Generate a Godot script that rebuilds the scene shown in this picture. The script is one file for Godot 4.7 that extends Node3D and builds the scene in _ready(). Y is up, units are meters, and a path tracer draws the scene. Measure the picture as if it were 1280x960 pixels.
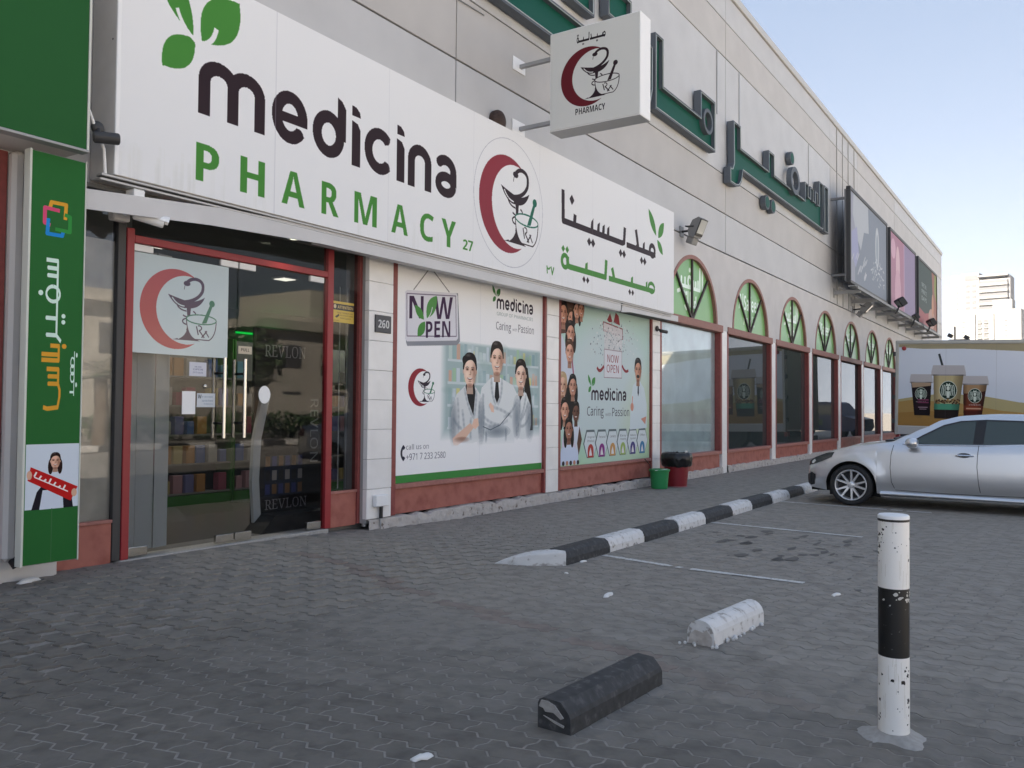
extends Node3D

# ---------------------------------------------------------------- small tools
var M := {}
var taken := {}

class MB:
	var v := PackedVector3Array()
	var n := PackedVector3Array()
	var u := PackedVector2Array()
	var X := Transform3D()
	func tri(a: Vector3, b: Vector3, c: Vector3, ua := Vector2.ZERO, ub := Vector2.ZERO, uc := Vector2.ZERO) -> void:
		var A := X * a
		var B := X * b
		var C := X * c
		var nn := (B - A).cross(C - A)
		if nn.length_squared() < 1e-18:
			return
		nn = nn.normalized()
		v.append_array([A, C, B]); n.append_array([nn, nn, nn]); u.append_array([ua, uc, ub])
	func quad(a: Vector3, b: Vector3, c: Vector3, d: Vector3, uv := false) -> void:
		if uv:
			tri(a, b, c, Vector2(0, 1), Vector2(1, 1), Vector2(1, 0)); tri(a, c, d, Vector2(0, 1), Vector2(1, 0), Vector2(0, 0))
		else:
			tri(a, b, c); tri(a, c, d)
	func box(lo: Vector3, hi: Vector3, bev := 0.0, uvfront := false) -> MB:
		var c := (lo + hi) / 2
		var h := (hi - lo) / 2
		var b := minf(bev, minf(h.x, minf(h.y, h.z)) * 0.9)
		for ax in 3:
			var p := (ax + 1) % 3
			var q := (ax + 2) % 3
			for s in [-1.0, 1.0]:
				var k: Array[Vector3] = []
				for w in [[-1, -1], [1, -1], [1, 1], [-1, 1]]:
					var r := Vector3.ZERO
					r[ax] = s * h[ax]; r[p] = w[0] * (h[p] - b); r[q] = w[1] * (h[q] - b)
					k.append(c + r)
				if s < 0:
					k.reverse()
				if uvfront and ax == 2 and s > 0:
					quad(k[0], k[1], k[2], k[3], true)
				else:
					quad(k[0], k[1], k[2], k[3])
			if b > 0.0:
				for s in [-1.0, 1.0]:
					for t in [-1.0, 1.0]:
						var e: Array[Vector3] = []
						for w in [[0, -1], [1, -1], [1, 1], [0, 1]]:
							var r := Vector3.ZERO
							r[p] = s * (h[p] - (b if w[0] else 0.0)); r[q] = t * (h[q] - (0.0 if w[0] else b)); r[ax] = w[1] * (h[ax] - b)
							e.append(c + r)
						if s * t < 0:
							e.reverse()
						e.reverse()
						quad(e[0], e[1], e[2], e[3])
		if b > 0.0:
			for sx in [-1.0, 1.0]:
				for sy in [-1.0, 1.0]:
					for sz in [-1.0, 1.0]:
						var s := Vector3(sx, sy, sz)
						var o := c + h * s
						var a1 := o - Vector3(0, b * sy, b * sz)
						var a2 := o - Vector3(b * sx, 0, b * sz)
						var a3 := o - Vector3(b * sx, b * sy, 0)
						if sx * sy * sz > 0: tri(a1, a2, a3)
						else: tri(a1, a3, a2)
		return self
	func prism(poly: PackedVector2Array, z0: float, z1: float, back := true) -> MB:
		var p := poly
		if Geometry2D.is_polygon_clockwise(p):
			p = p.duplicate(); p.reverse()
		var t := Geometry2D.triangulate_polygon(p)
		for i in range(0, t.size(), 3):
			var a := p[t[i]]
			var b := p[t[i + 1]]
			var c := p[t[i + 2]]
			if (b - a).cross(c - a) < 0:
				var w := b; b = c; c = w
			tri(Vector3(a.x, a.y, z1), Vector3(b.x, b.y, z1), Vector3(c.x, c.y, z1))
			if back:
				tri(Vector3(a.x, a.y, z0), Vector3(c.x, c.y, z0), Vector3(b.x, b.y, z0))
		for i in p.size():
			var a := p[i]
			var b := p[(i + 1) % p.size()]
			quad(Vector3(a.x, a.y, z0), Vector3(b.x, b.y, z0), Vector3(b.x, b.y, z1), Vector3(a.x, a.y, z1))
		return self
	# rows of points, smooth normals
	func grid(rows: Array, close := false, flip := false) -> MB:
		var R := rows.size()
		var C: int = rows[0].size()
		var nr := []
		var dup: bool = close and rows[R / 2][0].is_equal_approx(rows[R / 2][C - 1])
		for i in R:
			var row := PackedVector3Array()
			for j in C:
				var a: Vector3 = rows[maxi(i - 1, 0)][j]
				var b: Vector3 = rows[mini(i + 1, R - 1)][j]
				var jl := (j - 1 + C) % C if close else maxi(j - 1, 0)
				var jr := (j + 1) % C if close else mini(j + 1, C - 1)
				if dup:
					if j == 0: jl = C - 2
					if j == C - 1: jr = 1
				var c: Vector3 = rows[i][jl]
				var d: Vector3 = rows[i][jr]
				var k := (d - c).cross(b - a)
				row.append((k if not flip else -k).normalized())
			nr.append(row)
		for i in R:
			if nr[i][0] == Vector3.ZERO and nr[i][C / 2] == Vector3.ZERO:
				var sum := Vector3.ZERO
				for w: Vector3 in nr[i + 1 if i == 0 else i - 1]:
					sum += w
				for j in C:
					nr[i][j] = sum.normalized()
		for i in R - 1:
			for j in (C if close and not dup else C - 1):
				var j2 := (j + 1) % C
				var q := [rows[i][j], rows[i][j2], rows[i + 1][j2], rows[i + 1][j]]
				var m := [nr[i][j], nr[i][j2], nr[i + 1][j2], nr[i + 1][j]]
				var w := [Vector2(float(j) / (C - 1), float(i) / (R - 1)), Vector2(float(j + 1) / (C - 1), float(i) / (R - 1)), Vector2(float(j + 1) / (C - 1), float(i + 1) / (R - 1)), Vector2(float(j) / (C - 1), float(i + 1) / (R - 1))]
				for t in ([[0, 2, 1], [0, 3, 2]] if not flip else [[0, 1, 2], [0, 2, 3]]):
					for x in t:
						v.append(X * q[x]); n.append((X.basis * m[x]).normalized()); u.append(w[x])
		return self
	func tube(pts: Array, r, sides := 8, cap := true) -> MB:
		var rows := []
		var up := Vector3.UP
		for i in pts.size():
			var d: Vector3 = (pts[mini(i + 1, pts.size() - 1)] - pts[maxi(i - 1, 0)]).normalized()
			if absf(d.dot(up)) > 0.95:
				up = Vector3.RIGHT if absf(d.x) < 0.9 else Vector3.BACK
			var a := d.cross(up).normalized()
			var b := d.cross(a).normalized()
			up = -b
			var row := PackedVector3Array()
			var rr: float = r[i] if r is Array else r
			for k in sides + 1:
				var t := TAU * k / sides
				row.append(pts[i] + (a * cos(t) + b * sin(t)) * rr)
			rows.append(row)
		grid(rows, false)
		if cap:
			for e in [0, rows.size() - 1]:
				for k in sides:
					if e == 0: tri(pts[e], rows[e][k], rows[e][k + 1])
					else: tri(pts[e], rows[e][k + 1], rows[e][k])
		return self
	# profile of (radius, height), turned about y
	func lathe(prof: Array, sides := 24, cap := false) -> MB:
		var rows := []
		for p in prof:
			var row := PackedVector3Array()
			for k in sides + 1:
				var t := TAU * k / sides
				row.append(Vector3(cos(t) * p.x, p.y, sin(t) * p.x))
			rows.append(row)
		grid(rows, true, true)
		return self
	func ball(c: Vector3, r: Vector3, sides := 14, rings := 8) -> MB:
		var rows := []
		for i in rings + 1:
			var a := -PI / 2 + PI * i / rings
			var row := PackedVector3Array()
			for k in sides + 1:
				var t := TAU * k / sides
				row.append(c + Vector3(cos(t) * cos(a) * r.x, sin(a) * r.y, sin(t) * cos(a) * r.z))
			rows.append(row)
		return grid(rows, true, true)
	func mesh() -> ArrayMesh:
		var a := []
		a.resize(Mesh.ARRAY_MAX)
		a[Mesh.ARRAY_VERTEX] = v; a[Mesh.ARRAY_NORMAL] = n; a[Mesh.ARRAY_TEX_UV] = u
		var m := ArrayMesh.new()
		m.add_surface_from_arrays(Mesh.PRIMITIVE_TRIANGLES, a)
		return m

# a picture measured in metres (or any unit): x to the right, y up
class Canvas:
	var im: Image
	var o: Vector2
	var k: float
	var T := Transform2D()
	func _init(lo: Vector2, hi: Vector2, width: int, bg: Color) -> void:
		k = width / (hi.x - lo.x)
		o = Vector2(lo.x, hi.y)
		im = Image.create_empty(width, maxi(2, roundi((hi.y - lo.y) * k)), false, Image.FORMAT_RGB8)
		im.fill(bg)
	func px(p: Vector2) -> Vector2:
		var q := T * p
		return Vector2((q.x - o.x) * k, (o.y - q.y) * k)
	func fill(loops: Array, col: Color) -> void:
		var es := []
		var y0 := 1e9
		var y1 := -1e9
		for l in loops:
			var q := PackedVector2Array()
			for p in l:
				q.append(px(p))
			for i in q.size():
				var a := q[i]
				var b := q[(i + 1) % q.size()]
				y0 = minf(y0, a.y); y1 = maxf(y1, a.y)
				if a.y != b.y:
					es.append([a, b] if a.y < b.y else [b, a])
		var w := im.get_width()
		for y in range(maxi(0, floori(y0)), mini(im.get_height(), ceili(y1) + 1)):
			var yy := y + 0.5
			var xs := PackedFloat32Array()
			for e in es:
				if e[0].y <= yy and e[1].y > yy:
					xs.append(e[0].x + (e[1].x - e[0].x) * (yy - e[0].y) / (e[1].y - e[0].y))
			xs.sort()
			for i in range(0, xs.size() - 1, 2):
				var xa := maxi(0, roundi(xs[i]))
				var xb := mini(w, roundi(xs[i + 1]))
				if xb > xa:
					if col.a < 1.0:
						for x in range(xa, xb):
							im.set_pixel(x, y, im.get_pixel(x, y).lerp(Color(col, 1), col.a))
					else:
						im.fill_rect(Rect2i(xa, y, xb - xa, 1), col)
	func poly(p: Array, col: Color) -> void:
		fill([p], col)
	func rect(x0: float, y0: float, x1: float, y1: float, col: Color) -> void:
		fill([[Vector2(x0, y0), Vector2(x1, y0), Vector2(x1, y1), Vector2(x0, y1)]], col)
	func ell(c: Vector2, rx: float, ry: float, col: Color, a0 := 0.0, a1 := TAU) -> void:
		fill([arc(c, rx, ry, a0, a1)], col)
	static func arc(c: Vector2, rx: float, ry: float, a0: float, a1: float, steps := 28) -> Array:
		var r := []
		for i in steps + 1:
			var a := lerpf(a0, a1, float(i) / steps)
			r.append(c + Vector2(cos(a) * rx, sin(a) * ry))
		return r
	func stroke(p: Array, w: float, col: Color, round := false) -> void:
		for i in p.size() - 1:
			var a: Vector2 = p[i]
			var b: Vector2 = p[i + 1]
			if a.distance_to(b) < 1e-6:
				continue
			var s := (b - a).orthogonal().normalized() * w / 2
			fill([[a + s, b + s, b - s, a - s]], col)
			if round or (i > 0):
				ell(a, w / 2, w / 2, col)
		if round:
			ell(p[p.size() - 1], w / 2, w / 2, col)
	# letters squeezed into the box x0..x1, y0..y1
	func text(t: String, x0: float, y0: float, x1: float, y1: float, col: Color, face := "Droid Sans", weight := 400) -> void:
		var tm := TextMesh.new()
		var f := SystemFont.new()
		f.font_names = PackedStringArray([face]); f.font_weight = weight
		tm.font = f; tm.text = t; tm.font_size = 48; tm.depth = 0.0; tm.pixel_size = 0.01; tm.curve_step = 1.0
		var a := tm.get_mesh_arrays()
		var vs: PackedVector3Array = a[Mesh.ARRAY_VERTEX]
		if vs.is_empty():
			return
		var lo := Vector2(1e9, 1e9)
		var hi := -lo
		for p in vs:
			lo = lo.min(Vector2(p.x, p.y)); hi = hi.max(Vector2(p.x, p.y))
		var ix = a[Mesh.ARRAY_INDEX]
		var n: int = ix.size() if ix != null and ix.size() > 0 else vs.size()
		for i in range(0, n, 3):
			var q := []
			for j in 3:
				var p: Vector3 = vs[ix[i + j]] if ix != null and ix.size() > 0 else vs[i + j]
				q.append(Vector2(remap(p.x, lo.x, hi.x, x0, x1), remap(p.y, lo.y, hi.y, y0, y1)))
			fill([q], col)
	func grain(amount: float, sd: int) -> void:
		var r := RandomNumberGenerator.new()
		r.seed = sd
		for y in im.get_height():
			for x in im.get_width():
				var c := im.get_pixel(x, y)
				var g := 1.0 + r.randf_range(-amount, amount)
				im.set_pixel(x, y, Color(c.r * g, c.g * g, c.b * g))
	func tex() -> ImageTexture:
		return ImageTexture.create_from_image(im)

func rgb(r: float, g: float, b: float) -> Color:      # linear values in, sRGB colour out
	return Color(r, g, b).linear_to_srgb()

func noise(sd: int, freq: float, lo: float, hi: float, size := 512, kind := FastNoiseLite.TYPE_SIMPLEX_SMOOTH, octaves := 4, stops := []) -> NoiseTexture2D:
	var f := FastNoiseLite.new()
	f.seed = sd; f.frequency = freq; f.noise_type = kind; f.fractal_octaves = octaves
	var t := NoiseTexture2D.new()
	t.width = size; t.height = size; t.seamless = true; t.noise = f
	var g := Gradient.new()
	if stops.is_empty():
		g.set_color(0, Color(lo, lo, lo)); g.set_color(1, Color(hi, hi, hi))
	else:
		g.offsets = PackedFloat32Array([]); g.colors = PackedColorArray([])
		var os := PackedFloat32Array()
		var cs := PackedColorArray()
		for s in stops:
			os.append(s[0]); cs.append(s[1])
		g.offsets = os; g.colors = cs
	t.color_ramp = g
	return t

func nmap(sd: int, freq: float, strength := 4.0, size := 512) -> NoiseTexture2D:
	var f := FastNoiseLite.new()
	f.seed = sd; f.frequency = freq; f.fractal_octaves = 4
	var t := NoiseTexture2D.new()
	t.width = size; t.height = size; t.seamless = true; t.noise = f; t.as_normal_map = true; t.bump_strength = strength
	return t

func mat(key: String, col: Color, rough := 0.6, metal := 0.0, tex: Texture2D = null, tri := 0.0) -> StandardMaterial3D:
	var m := StandardMaterial3D.new()
	m.resource_name = key
	m.albedo_color = col; m.roughness = rough; m.metallic = metal
	if tex:
		m.albedo_texture = tex
		if tri > 0.0:
			m.uv1_triplanar = true; m.uv1_world_triplanar = true; m.uv1_scale = Vector3.ONE * tri
	M[key] = m
	return m

func matte(key: String, rough: float, _metal: float, tex: Texture2D) -> StandardMaterial3D:
	var m := mat(key, Color.WHITE, rough, 0.0, tex)
	m.metallic_specular = 0.25
	return m

func glass(key: String, col: Color, alpha: float, rough := 0.02) -> StandardMaterial3D:
	var m := mat(key, Color(col, alpha), rough)
	m.transparency = BaseMaterial3D.TRANSPARENCY_ALPHA
	m.metallic_specular = 0.5
	return m

func numbered(called: String) -> String:
	if not taken.has(called):
		taken[called] = 0
		return called
	taken[called] += 1
	return "%s_%03d" % [called, taken[called]]

func tag(o: Node3D, label := "", category := "", group := "", kind := "") -> Node3D:
	if label: o.set_meta("label", label)
	if category: o.set_meta("category", category)
	if group: o.set_meta("group", group)
	if kind: o.set_meta("kind", kind)
	return o

func thing(called: String, label: String, category: String, at := Vector3.ZERO, turn := 0.0, group := "") -> Node3D:
	var o := Node3D.new()
	o.name = numbered(called); o.position = at; o.rotation.y = turn
	add_child(o)
	tag(o, label, category, group)
	return o

func part(called: String, mb, m: Material, parent: Node3D, at := Vector3.ZERO) -> MeshInstance3D:
	var o := MeshInstance3D.new()
	o.name = called; o.mesh = mb.mesh() if mb is MB else mb; o.material_override = m; o.position = at
	parent.add_child(o, true)
	return o

func solo(called: String, mb, m: Material, label: String, category: String, group := "", at := Vector3.ZERO) -> MeshInstance3D:
	var o := MeshInstance3D.new()
	o.name = numbered(called); o.mesh = mb.mesh() if mb is MB else mb; o.material_override = m; o.position = at
	add_child(o)
	tag(o, label, category, group)
	return o

func hub(called: String, parent: Node3D, at := Vector3.ZERO) -> Node3D:
	var o := Node3D.new()
	o.name = called; o.position = at
	parent.add_child(o, true)
	return o

func B(x0: float, y0: float, z0: float, x1: float, y1: float, z1: float, bev := 0.0, uvf := false) -> MB:
	return MB.new().box(Vector3(x0, y0, z0), Vector3(x1, y1, z1), bev, uvf)

func V2s(a: Array) -> PackedVector2Array:
	var r := PackedVector2Array()
	for i in range(0, a.size(), 2):
		r.append(Vector2(a[i], a[i + 1]))
	return r

func P2(a: Array) -> Array:
	var r := []
	for i in range(0, a.size(), 2):
		r.append(Vector2(a[i], a[i + 1]))
	return r

# height of the paved ground: it rises gently towards the shop door
func hgt(x: float, z: float) -> float:
	return 0.09 * smoothstep(8.5, 4.6, x) * smoothstep(2.4, 0.1, z)

func _ready() -> void:
	# ------------------------------------------------------------ camera, sky, sun, exposure
	var cam := Camera3D.new()
	cam.name = "camera"
	cam.position = Vector3(0, 1.3, 6.13)
	var yaw := deg_to_rad(56.67)
	var pit := deg_to_rad(1.72)
	var rol := deg_to_rad(0.443)
	var fw := Vector3(sin(yaw) * cos(pit), sin(pit), -cos(yaw) * cos(pit))
	var rt := Vector3(cos(yaw), 0, sin(yaw))
	var up := rt.cross(fw)
	cam.basis = Basis(rt * cos(rol) + up * sin(rol), -rt * sin(rol) + up * cos(rol), -fw)
	cam.fov = 48.57; cam.near = 0.05; cam.far = 4000.0
	add_child(cam)
	var we := WorldEnvironment.new()
	we.name = "world"
	var e := Environment.new()
	e.background_mode = Environment.BG_SKY
	var sm := ProceduralSkyMaterial.new()
	sm.sky_top_color = rgb(0.180, 0.236, 0.342)
	sm.sky_horizon_color = rgb(0.60, 0.655, 0.735)      # bright haze low down
	sm.sky_curve = 0.15
	sm.ground_horizon_color = rgb(0.8, 0.8, 0.77)
	sm.ground_bottom_color = rgb(0.3, 0.28, 0.25)
	var sky := Sky.new()
	sky.sky_material = sm
	e.sky = sky
	e.tonemap_mode = Environment.TONE_MAPPER_LINEAR
	e.background_energy_multiplier = 0.25
	e.tonemap_exposure = 8.6
	e.sdfgi_enabled = true; e.ssao_enabled = true; e.ssil_enabled = true
	e.fog_enabled = true; e.fog_density = 0.00012; e.fog_light_color = Color(0.93, 0.95, 1.0)
	we.environment = e
	add_child(we)
	var sun := DirectionalLight3D.new()
	sun.name = "sun"
	sun.light_energy = 1.2; sun.light_angular_distance = 0.5; sun.light_color = Color(1.0, 0.95, 0.88)
	sun.shadow_enabled = true
	sun.look_at_from_position(Vector3(-0.75, 0.57, -0.46), Vector3.ZERO)
	add_child(sun)

	materials()
	ground()
	building()
	shopfront()
	shop_inside()
	pharmacy_signs()
	posters()
	facade_things()
	billboards()
	street_things()
	car()
	truck()
	far_things()
	opposite_side()

# ---------------------------------------------------------------- materials
func materials() -> void:
	var wallv := noise(11, 0.005, 0.95, 1.0, 512, FastNoiseLite.TYPE_SIMPLEX_SMOOTH, 4)
	var fine := noise(12, 0.03, 0.86, 1.0, 512)
	var worn := noise(13, 0.02, 0, 1, 1024, FastNoiseLite.TYPE_SIMPLEX_SMOOTH, 5, [[0.0, Color(0.55, 0.5, 0.46)], [0.36, Color(0.75, 0.72, 0.7)], [0.5, Color(0.97, 0.97, 0.97)], [1.0, Color(1, 1, 1)]])
	var kw0 := noise(14, 0.02, 0, 1, 1024, FastNoiseLite.TYPE_SIMPLEX_SMOOTH, 5, [[0.0, Color(0.45, 0.41, 0.38)], [0.2, Color(0.6, 0.56, 0.53)], [0.27, Color(0.92, 0.92, 0.92)], [1.0, Color(1, 1, 1)]])
	var cols := [rgb(0.545, 0.54, 0.54), rgb(0.525, 0.50, 0.475), rgb(0.56, 0.56, 0.565), rgb(0.505, 0.48, 0.455)]
	for i in 4:
		mat("wall_panel_%d" % i, cols[i], 0.5, 0.0, wallv, 0.35)
	mat("joint_dark", rgb(0.10, 0.085, 0.075), 0.9)
	mat("render", rgb(0.60, 0.58, 0.57), 0.7, 0.0, wallv, 0.5)
	for i in 3:
		mat("tile_%d" % i, [rgb(0.89, 0.87, 0.85), rgb(0.87, 0.85, 0.83), rgb(0.90, 0.88, 0.86)][i], 0.35, 0.0, wallv, 0.9)
	var pl := mat("plinth", rgb(0.56, 0.51, 0.47), 0.95, 0.0, kw0, 0.35)
	pl.normal_enabled = true; pl.normal_texture = nmap(21, 0.03, 8.0); pl.normal_scale = 0.8
	mat("coping", rgb(0.5, 0.49, 0.48), 0.5)
	mat("red_gloss", rgb(0.30, 0.022, 0.028), 0.4)
	mat("red_frame", rgb(0.29, 0.065, 0.057), 0.5, 0.0, fine, 0.8)
	mat("red_faded", rgb(0.42, 0.145, 0.11), 0.6, 0.0, noise(31, 0.012, 0, 1, 512, FastNoiseLite.TYPE_SIMPLEX_SMOOTH, 5, [[0.0, Color(0.82, 0.74, 0.72)], [0.5, Color(0.94, 0.92, 0.92)], [1.0, Color(1, 1, 1)]]), 0.7)
	mat("red_sill", rgb(0.42, 0.17, 0.14), 0.6, 0.0, fine, 0.9)
	mat("brown_frame", rgb(0.34, 0.155, 0.125), 0.6, 0.0, fine, 1.1)
	mat("dark_brown", rgb(0.05, 0.032, 0.03), 0.6)
	mat("white_paint", rgb(0.86, 0.86, 0.86), 0.45)
	mat("cream_paint", rgb(0.62, 0.59, 0.56), 0.6, 0.0, wallv, 0.9)
	mat("sign_white", rgb(0.86, 0.86, 0.86), 0.35)
	mat("sign_edge", rgb(0.66, 0.63, 0.60), 0.45, 0.0, wallv, 1.2)
	mat("alum", rgb(0.45, 0.44, 0.43), 0.4, 0.6)
	mat("alum_dull", rgb(0.34, 0.34, 0.34), 0.5, 0.3)
	mat("steel", rgb(0.62, 0.60, 0.56), 0.22, 1.0)
	mat("grey_metal", rgb(0.22, 0.22, 0.22), 0.5, 0.3)
	mat("dark_metal", rgb(0.05, 0.05, 0.052), 0.5, 0.2)
	mat("black", rgb(0.015, 0.015, 0.017), 0.5)
	mat("rubber", rgb(0.02, 0.02, 0.021), 0.8)
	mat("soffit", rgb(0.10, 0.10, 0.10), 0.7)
	mat("canopy_white", rgb(0.62, 0.61, 0.61), 0.5, 0.0, wallv, 0.6)
	mat("green_board", rgb(0.020, 0.105, 0.028), 0.55).metallic_specular = 0.25
	mat("board_edge", rgb(0.62, 0.63, 0.56), 0.4)
	mat("teal", rgb(0.008, 0.085, 0.060), 0.5).metallic_specular = 0.25
	mat("teal_side", rgb(0.115, 0.13, 0.15), 0.55).metallic_specular = 0.3
	mat("teal_trim", rgb(0.45, 0.5, 0.5), 0.4)
	glass("clear_glass", Color(0.05, 0.06, 0.06), 0.08)
	glass("shop_glass", Color(0.02, 0.024, 0.024), 0.30).metallic_specular = 0.32
	glass("dark_glass", rgb(0.042, 0.054, 0.054), 0.85, 0.015)
	var bg := mat("interior_dark", rgb(0.05, 0.05, 0.05), 0.9)
	bg.roughness = 0.9
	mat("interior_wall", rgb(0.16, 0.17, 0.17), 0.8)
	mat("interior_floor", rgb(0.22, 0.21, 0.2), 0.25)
	mat("blind", rgb(0.72, 0.76, 0.76), 0.7)
	mat("blue_board", rgb(0.62, 0.79, 0.82), 0.12, 0.0, noise(41, 0.01, 0.86, 1.0, 256), 0.5)
	mat("beige_film", rgb(0.40, 0.38, 0.33), 0.25, 0.0, noise(42, 0.01, 0.75, 1.0, 256), 0.8)
	mat("grey_film", rgb(0.12, 0.125, 0.125), 0.2)
	var pst := noise(51, 0.018, 0, 1, 1024, FastNoiseLite.TYPE_SIMPLEX_SMOOTH, 5, [[0.0, Color(0.82, 0.81, 0.80)], [0.3, Color(0.91, 0.91, 0.91)], [0.5, Color(0.97, 0.97, 0.96)], [0.7, Color(1, 1, 1)], [1.0, Color(0.93, 0.93, 0.94)]])
	var pn := nmap(52, 0.05, 3.0)
	for i in 20:
		var g: float = [0.272, 0.262, 0.28, 0.267, 0.275][i % 5] * [0.60, 0.74, 0.89, 1.05][i / 5]
		var m := mat("paver_%d" % i, rgb(g, g * 0.91, g * 0.80), 0.85, 0.0, pst, 0.3)
		m.normal_enabled = true; m.normal_texture = pn; m.normal_scale = 0.35
	for i in 2:
		var m := mat("paver_red_%d" % i, rgb(0.245 - i * 0.015, 0.20, 0.175), 0.85, 0.0, pst, 0.3)
	var mm := mat("paver_many", Color.WHITE, 0.85, 0.0, pst, 0.3)
	mm.vertex_color_use_as_albedo = true
	mm.normal_enabled = true; mm.normal_texture = pn; mm.normal_scale = 0.35
	var sd := mat("joint_sand", Color.WHITE, 0.95, 0.0, fine, 2.0)
	sd.vertex_color_use_as_albedo = true
	mat("asphalt", rgb(0.37, 0.345, 0.31), 0.9, 0.0, noise(53, 0.02, 0.8, 1.0, 512), 0.15)
	var kw := noise(61, 0.035, 0, 1, 512, FastNoiseLite.TYPE_SIMPLEX_SMOOTH, 5, [[0.0, Color(0.55, 0.53, 0.5)], [0.22, Color(0.72, 0.70, 0.68)], [0.30, Color(0.94, 0.94, 0.94)], [1.0, Color(1, 1, 1)]])
	mat("kerb_white", rgb(0.74, 0.73, 0.72), 0.75, 0.0, kw, 0.7)
	mat("kerb_black", rgb(0.085, 0.086, 0.09), 0.75, 0.0, noise(62, 0.025, 0, 1, 512, FastNoiseLite.TYPE_SIMPLEX_SMOOTH, 5, [[0.0, Color(0.55, 0.55, 0.55)], [0.55, Color(0.74, 0.74, 0.74)], [0.70, Color(0.78, 0.78, 0.78)], [0.76, Color(1.0, 0.99, 0.97)], [1.0, Color(1, 1, 1)]]), 1.2)
	mat("concrete", rgb(0.42, 0.40, 0.375), 0.95, 0.0, fine, 2.0)
	mat("joint_grey", rgb(0.36, 0.35, 0.34), 0.9)
	mat("line_paint", rgb(0.66, 0.65, 0.63), 0.8, 0.0, kw, 1.5)
	mat("oil", rgb(0.12, 0.11, 0.10), 0.8)
	mat("litter", rgb(0.75, 0.74, 0.72), 0.8)
	var cp := mat("car_silver", rgb(0.66, 0.67, 0.69), 0.30, 0.8)
	cp.clearcoat_enabled = true; cp.clearcoat = 0.8; cp.clearcoat_roughness = 0.06
	mat("car_glass", rgb(0.055, 0.075, 0.072), 0.05)
	mat("chrome", rgb(0.75, 0.75, 0.76), 0.12, 1.0)
	mat("rim", rgb(0.74, 0.74, 0.75), 0.32, 0.7)
	mat("lamp_glass", rgb(0.045, 0.05, 0.05), 0.08)
	mat("bin_green", rgb(0.02, 0.25, 0.075), 0.45)
	mat("bin_red", rgb(0.24, 0.012, 0.02), 0.45)
	mat("bin_bag", rgb(0.006, 0.006, 0.007), 0.28)
	mat("truck_frame", rgb(0.36, 0.36, 0.34), 0.45, 0.3)
	mat("leaf_dark", rgb(0.045, 0.085, 0.03), 0.7)
	mat("leaf_mid", rgb(0.07, 0.11, 0.04), 0.7)
	mat("bark", rgb(0.12, 0.09, 0.065), 0.9)
	mat("tower_white", rgb(0.165, 0.165, 0.16), 0.8)
	mat("tower_shade", rgb(0.135, 0.135, 0.14), 0.8)  # darker copy of tower_white for the shaded flank, pilasters and roof
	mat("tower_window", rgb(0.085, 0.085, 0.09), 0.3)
	mat("villa", rgb(0.50, 0.465, 0.41), 0.8)
	mat("van_blue", rgb(0.02, 0.03, 0.10), 0.3)

# ---------------------------------------------------------------- the ground
const CA := Vector2(0.1114, 0.1581)
const CB := Vector2(-0.1324, 0.1411)
const AX := Vector2(-0.0698, 0.99756)     # long axis of the pavers (x, z)

func paver_mesh(k: int) -> ArrayMesh:
	# local: x across (0.1225), y up, z along the long axis (0.30); zigzag flanks and bent ends
	var r := RandomNumberGenerator.new()
	r.seed = 900 + k
	var W := 0.0612
	var L := 0.15
	var flank := [Vector2(0.0, 0.0), Vector2(0.018, 0.056), Vector2(-0.018, 0.094), Vector2(0.0, 0.15), Vector2(0.018, 0.206), Vector2(-0.018, 0.244), Vector2(0.0, 0.30)]
	var out := PackedVector2Array()
	for p: Vector2 in flank:
		out.append(Vector2(W + p.x, p.y - L))
	out.append(Vector2(0.02, L + 0.009)); out.append(Vector2(-0.02, L - 0.009))
	for i in range(6, -1, -1):
		out.append(Vector2(-W + flank[i].x, flank[i].y - L))
	out.append(Vector2(-0.02, -L - 0.009)); out.append(Vector2(0.02, -L + 0.009))
	var top := PackedVector2Array()
	var mid := PackedVector2Array()
	for a in [Geometry2D.offset_polygon(out, -0.0044), Geometry2D.offset_polygon(out, -0.0068)]:
		if mid.is_empty(): mid = a[0]
		else: top = a[0]
	var b := MB.new()
	var tilt := Vector2(r.randf_range(-0.006, 0.006), r.randf_range(-0.006, 0.006))
	var t := Geometry2D.triangulate_polygon(top)
	var f := func(p: Vector2, y: float) -> Vector3: return Vector3(p.x, y + p.dot(tilt), p.y)
	for i in range(0, t.size(), 3):
		var q := [top[t[i]], top[t[i + 1]], top[t[i + 2]]]
		if (q[1] - q[0]).cross(q[2] - q[0]) > 0:
			q.reverse()
		b.tri(f.call(q[0], 0.0), f.call(q[1], 0.0), f.call(q[2], 0.0))
	var cw := Geometry2D.is_polygon_clockwise(mid)
	var n := mini(top.size(), mid.size())
	if top.size() != mid.size():
		n = mid.size(); top = mid.duplicate()
	# pair each outer corner with the nearest inner one
	for i in n:
		var a := mid[i]
		var c := mid[(i + 1) % n]
		var ta := top[0]
		var tc := top[0]
		for p in top:
			if p.distance_squared_to(a) < ta.distance_squared_to(a): ta = p
			if p.distance_squared_to(c) < tc.distance_squared_to(c): tc = p
		for w in [[f.call(a, -0.0018), f.call(c, -0.0018), f.call(tc, 0.0), f.call(ta, 0.0)], [f.call(a, -0.02), f.call(c, -0.02), f.call(c, -0.0018), f.call(a, -0.0018)]]:
			b.quad(w[0], w[1], w[2], w[3])
	return b.mesh()

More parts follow.
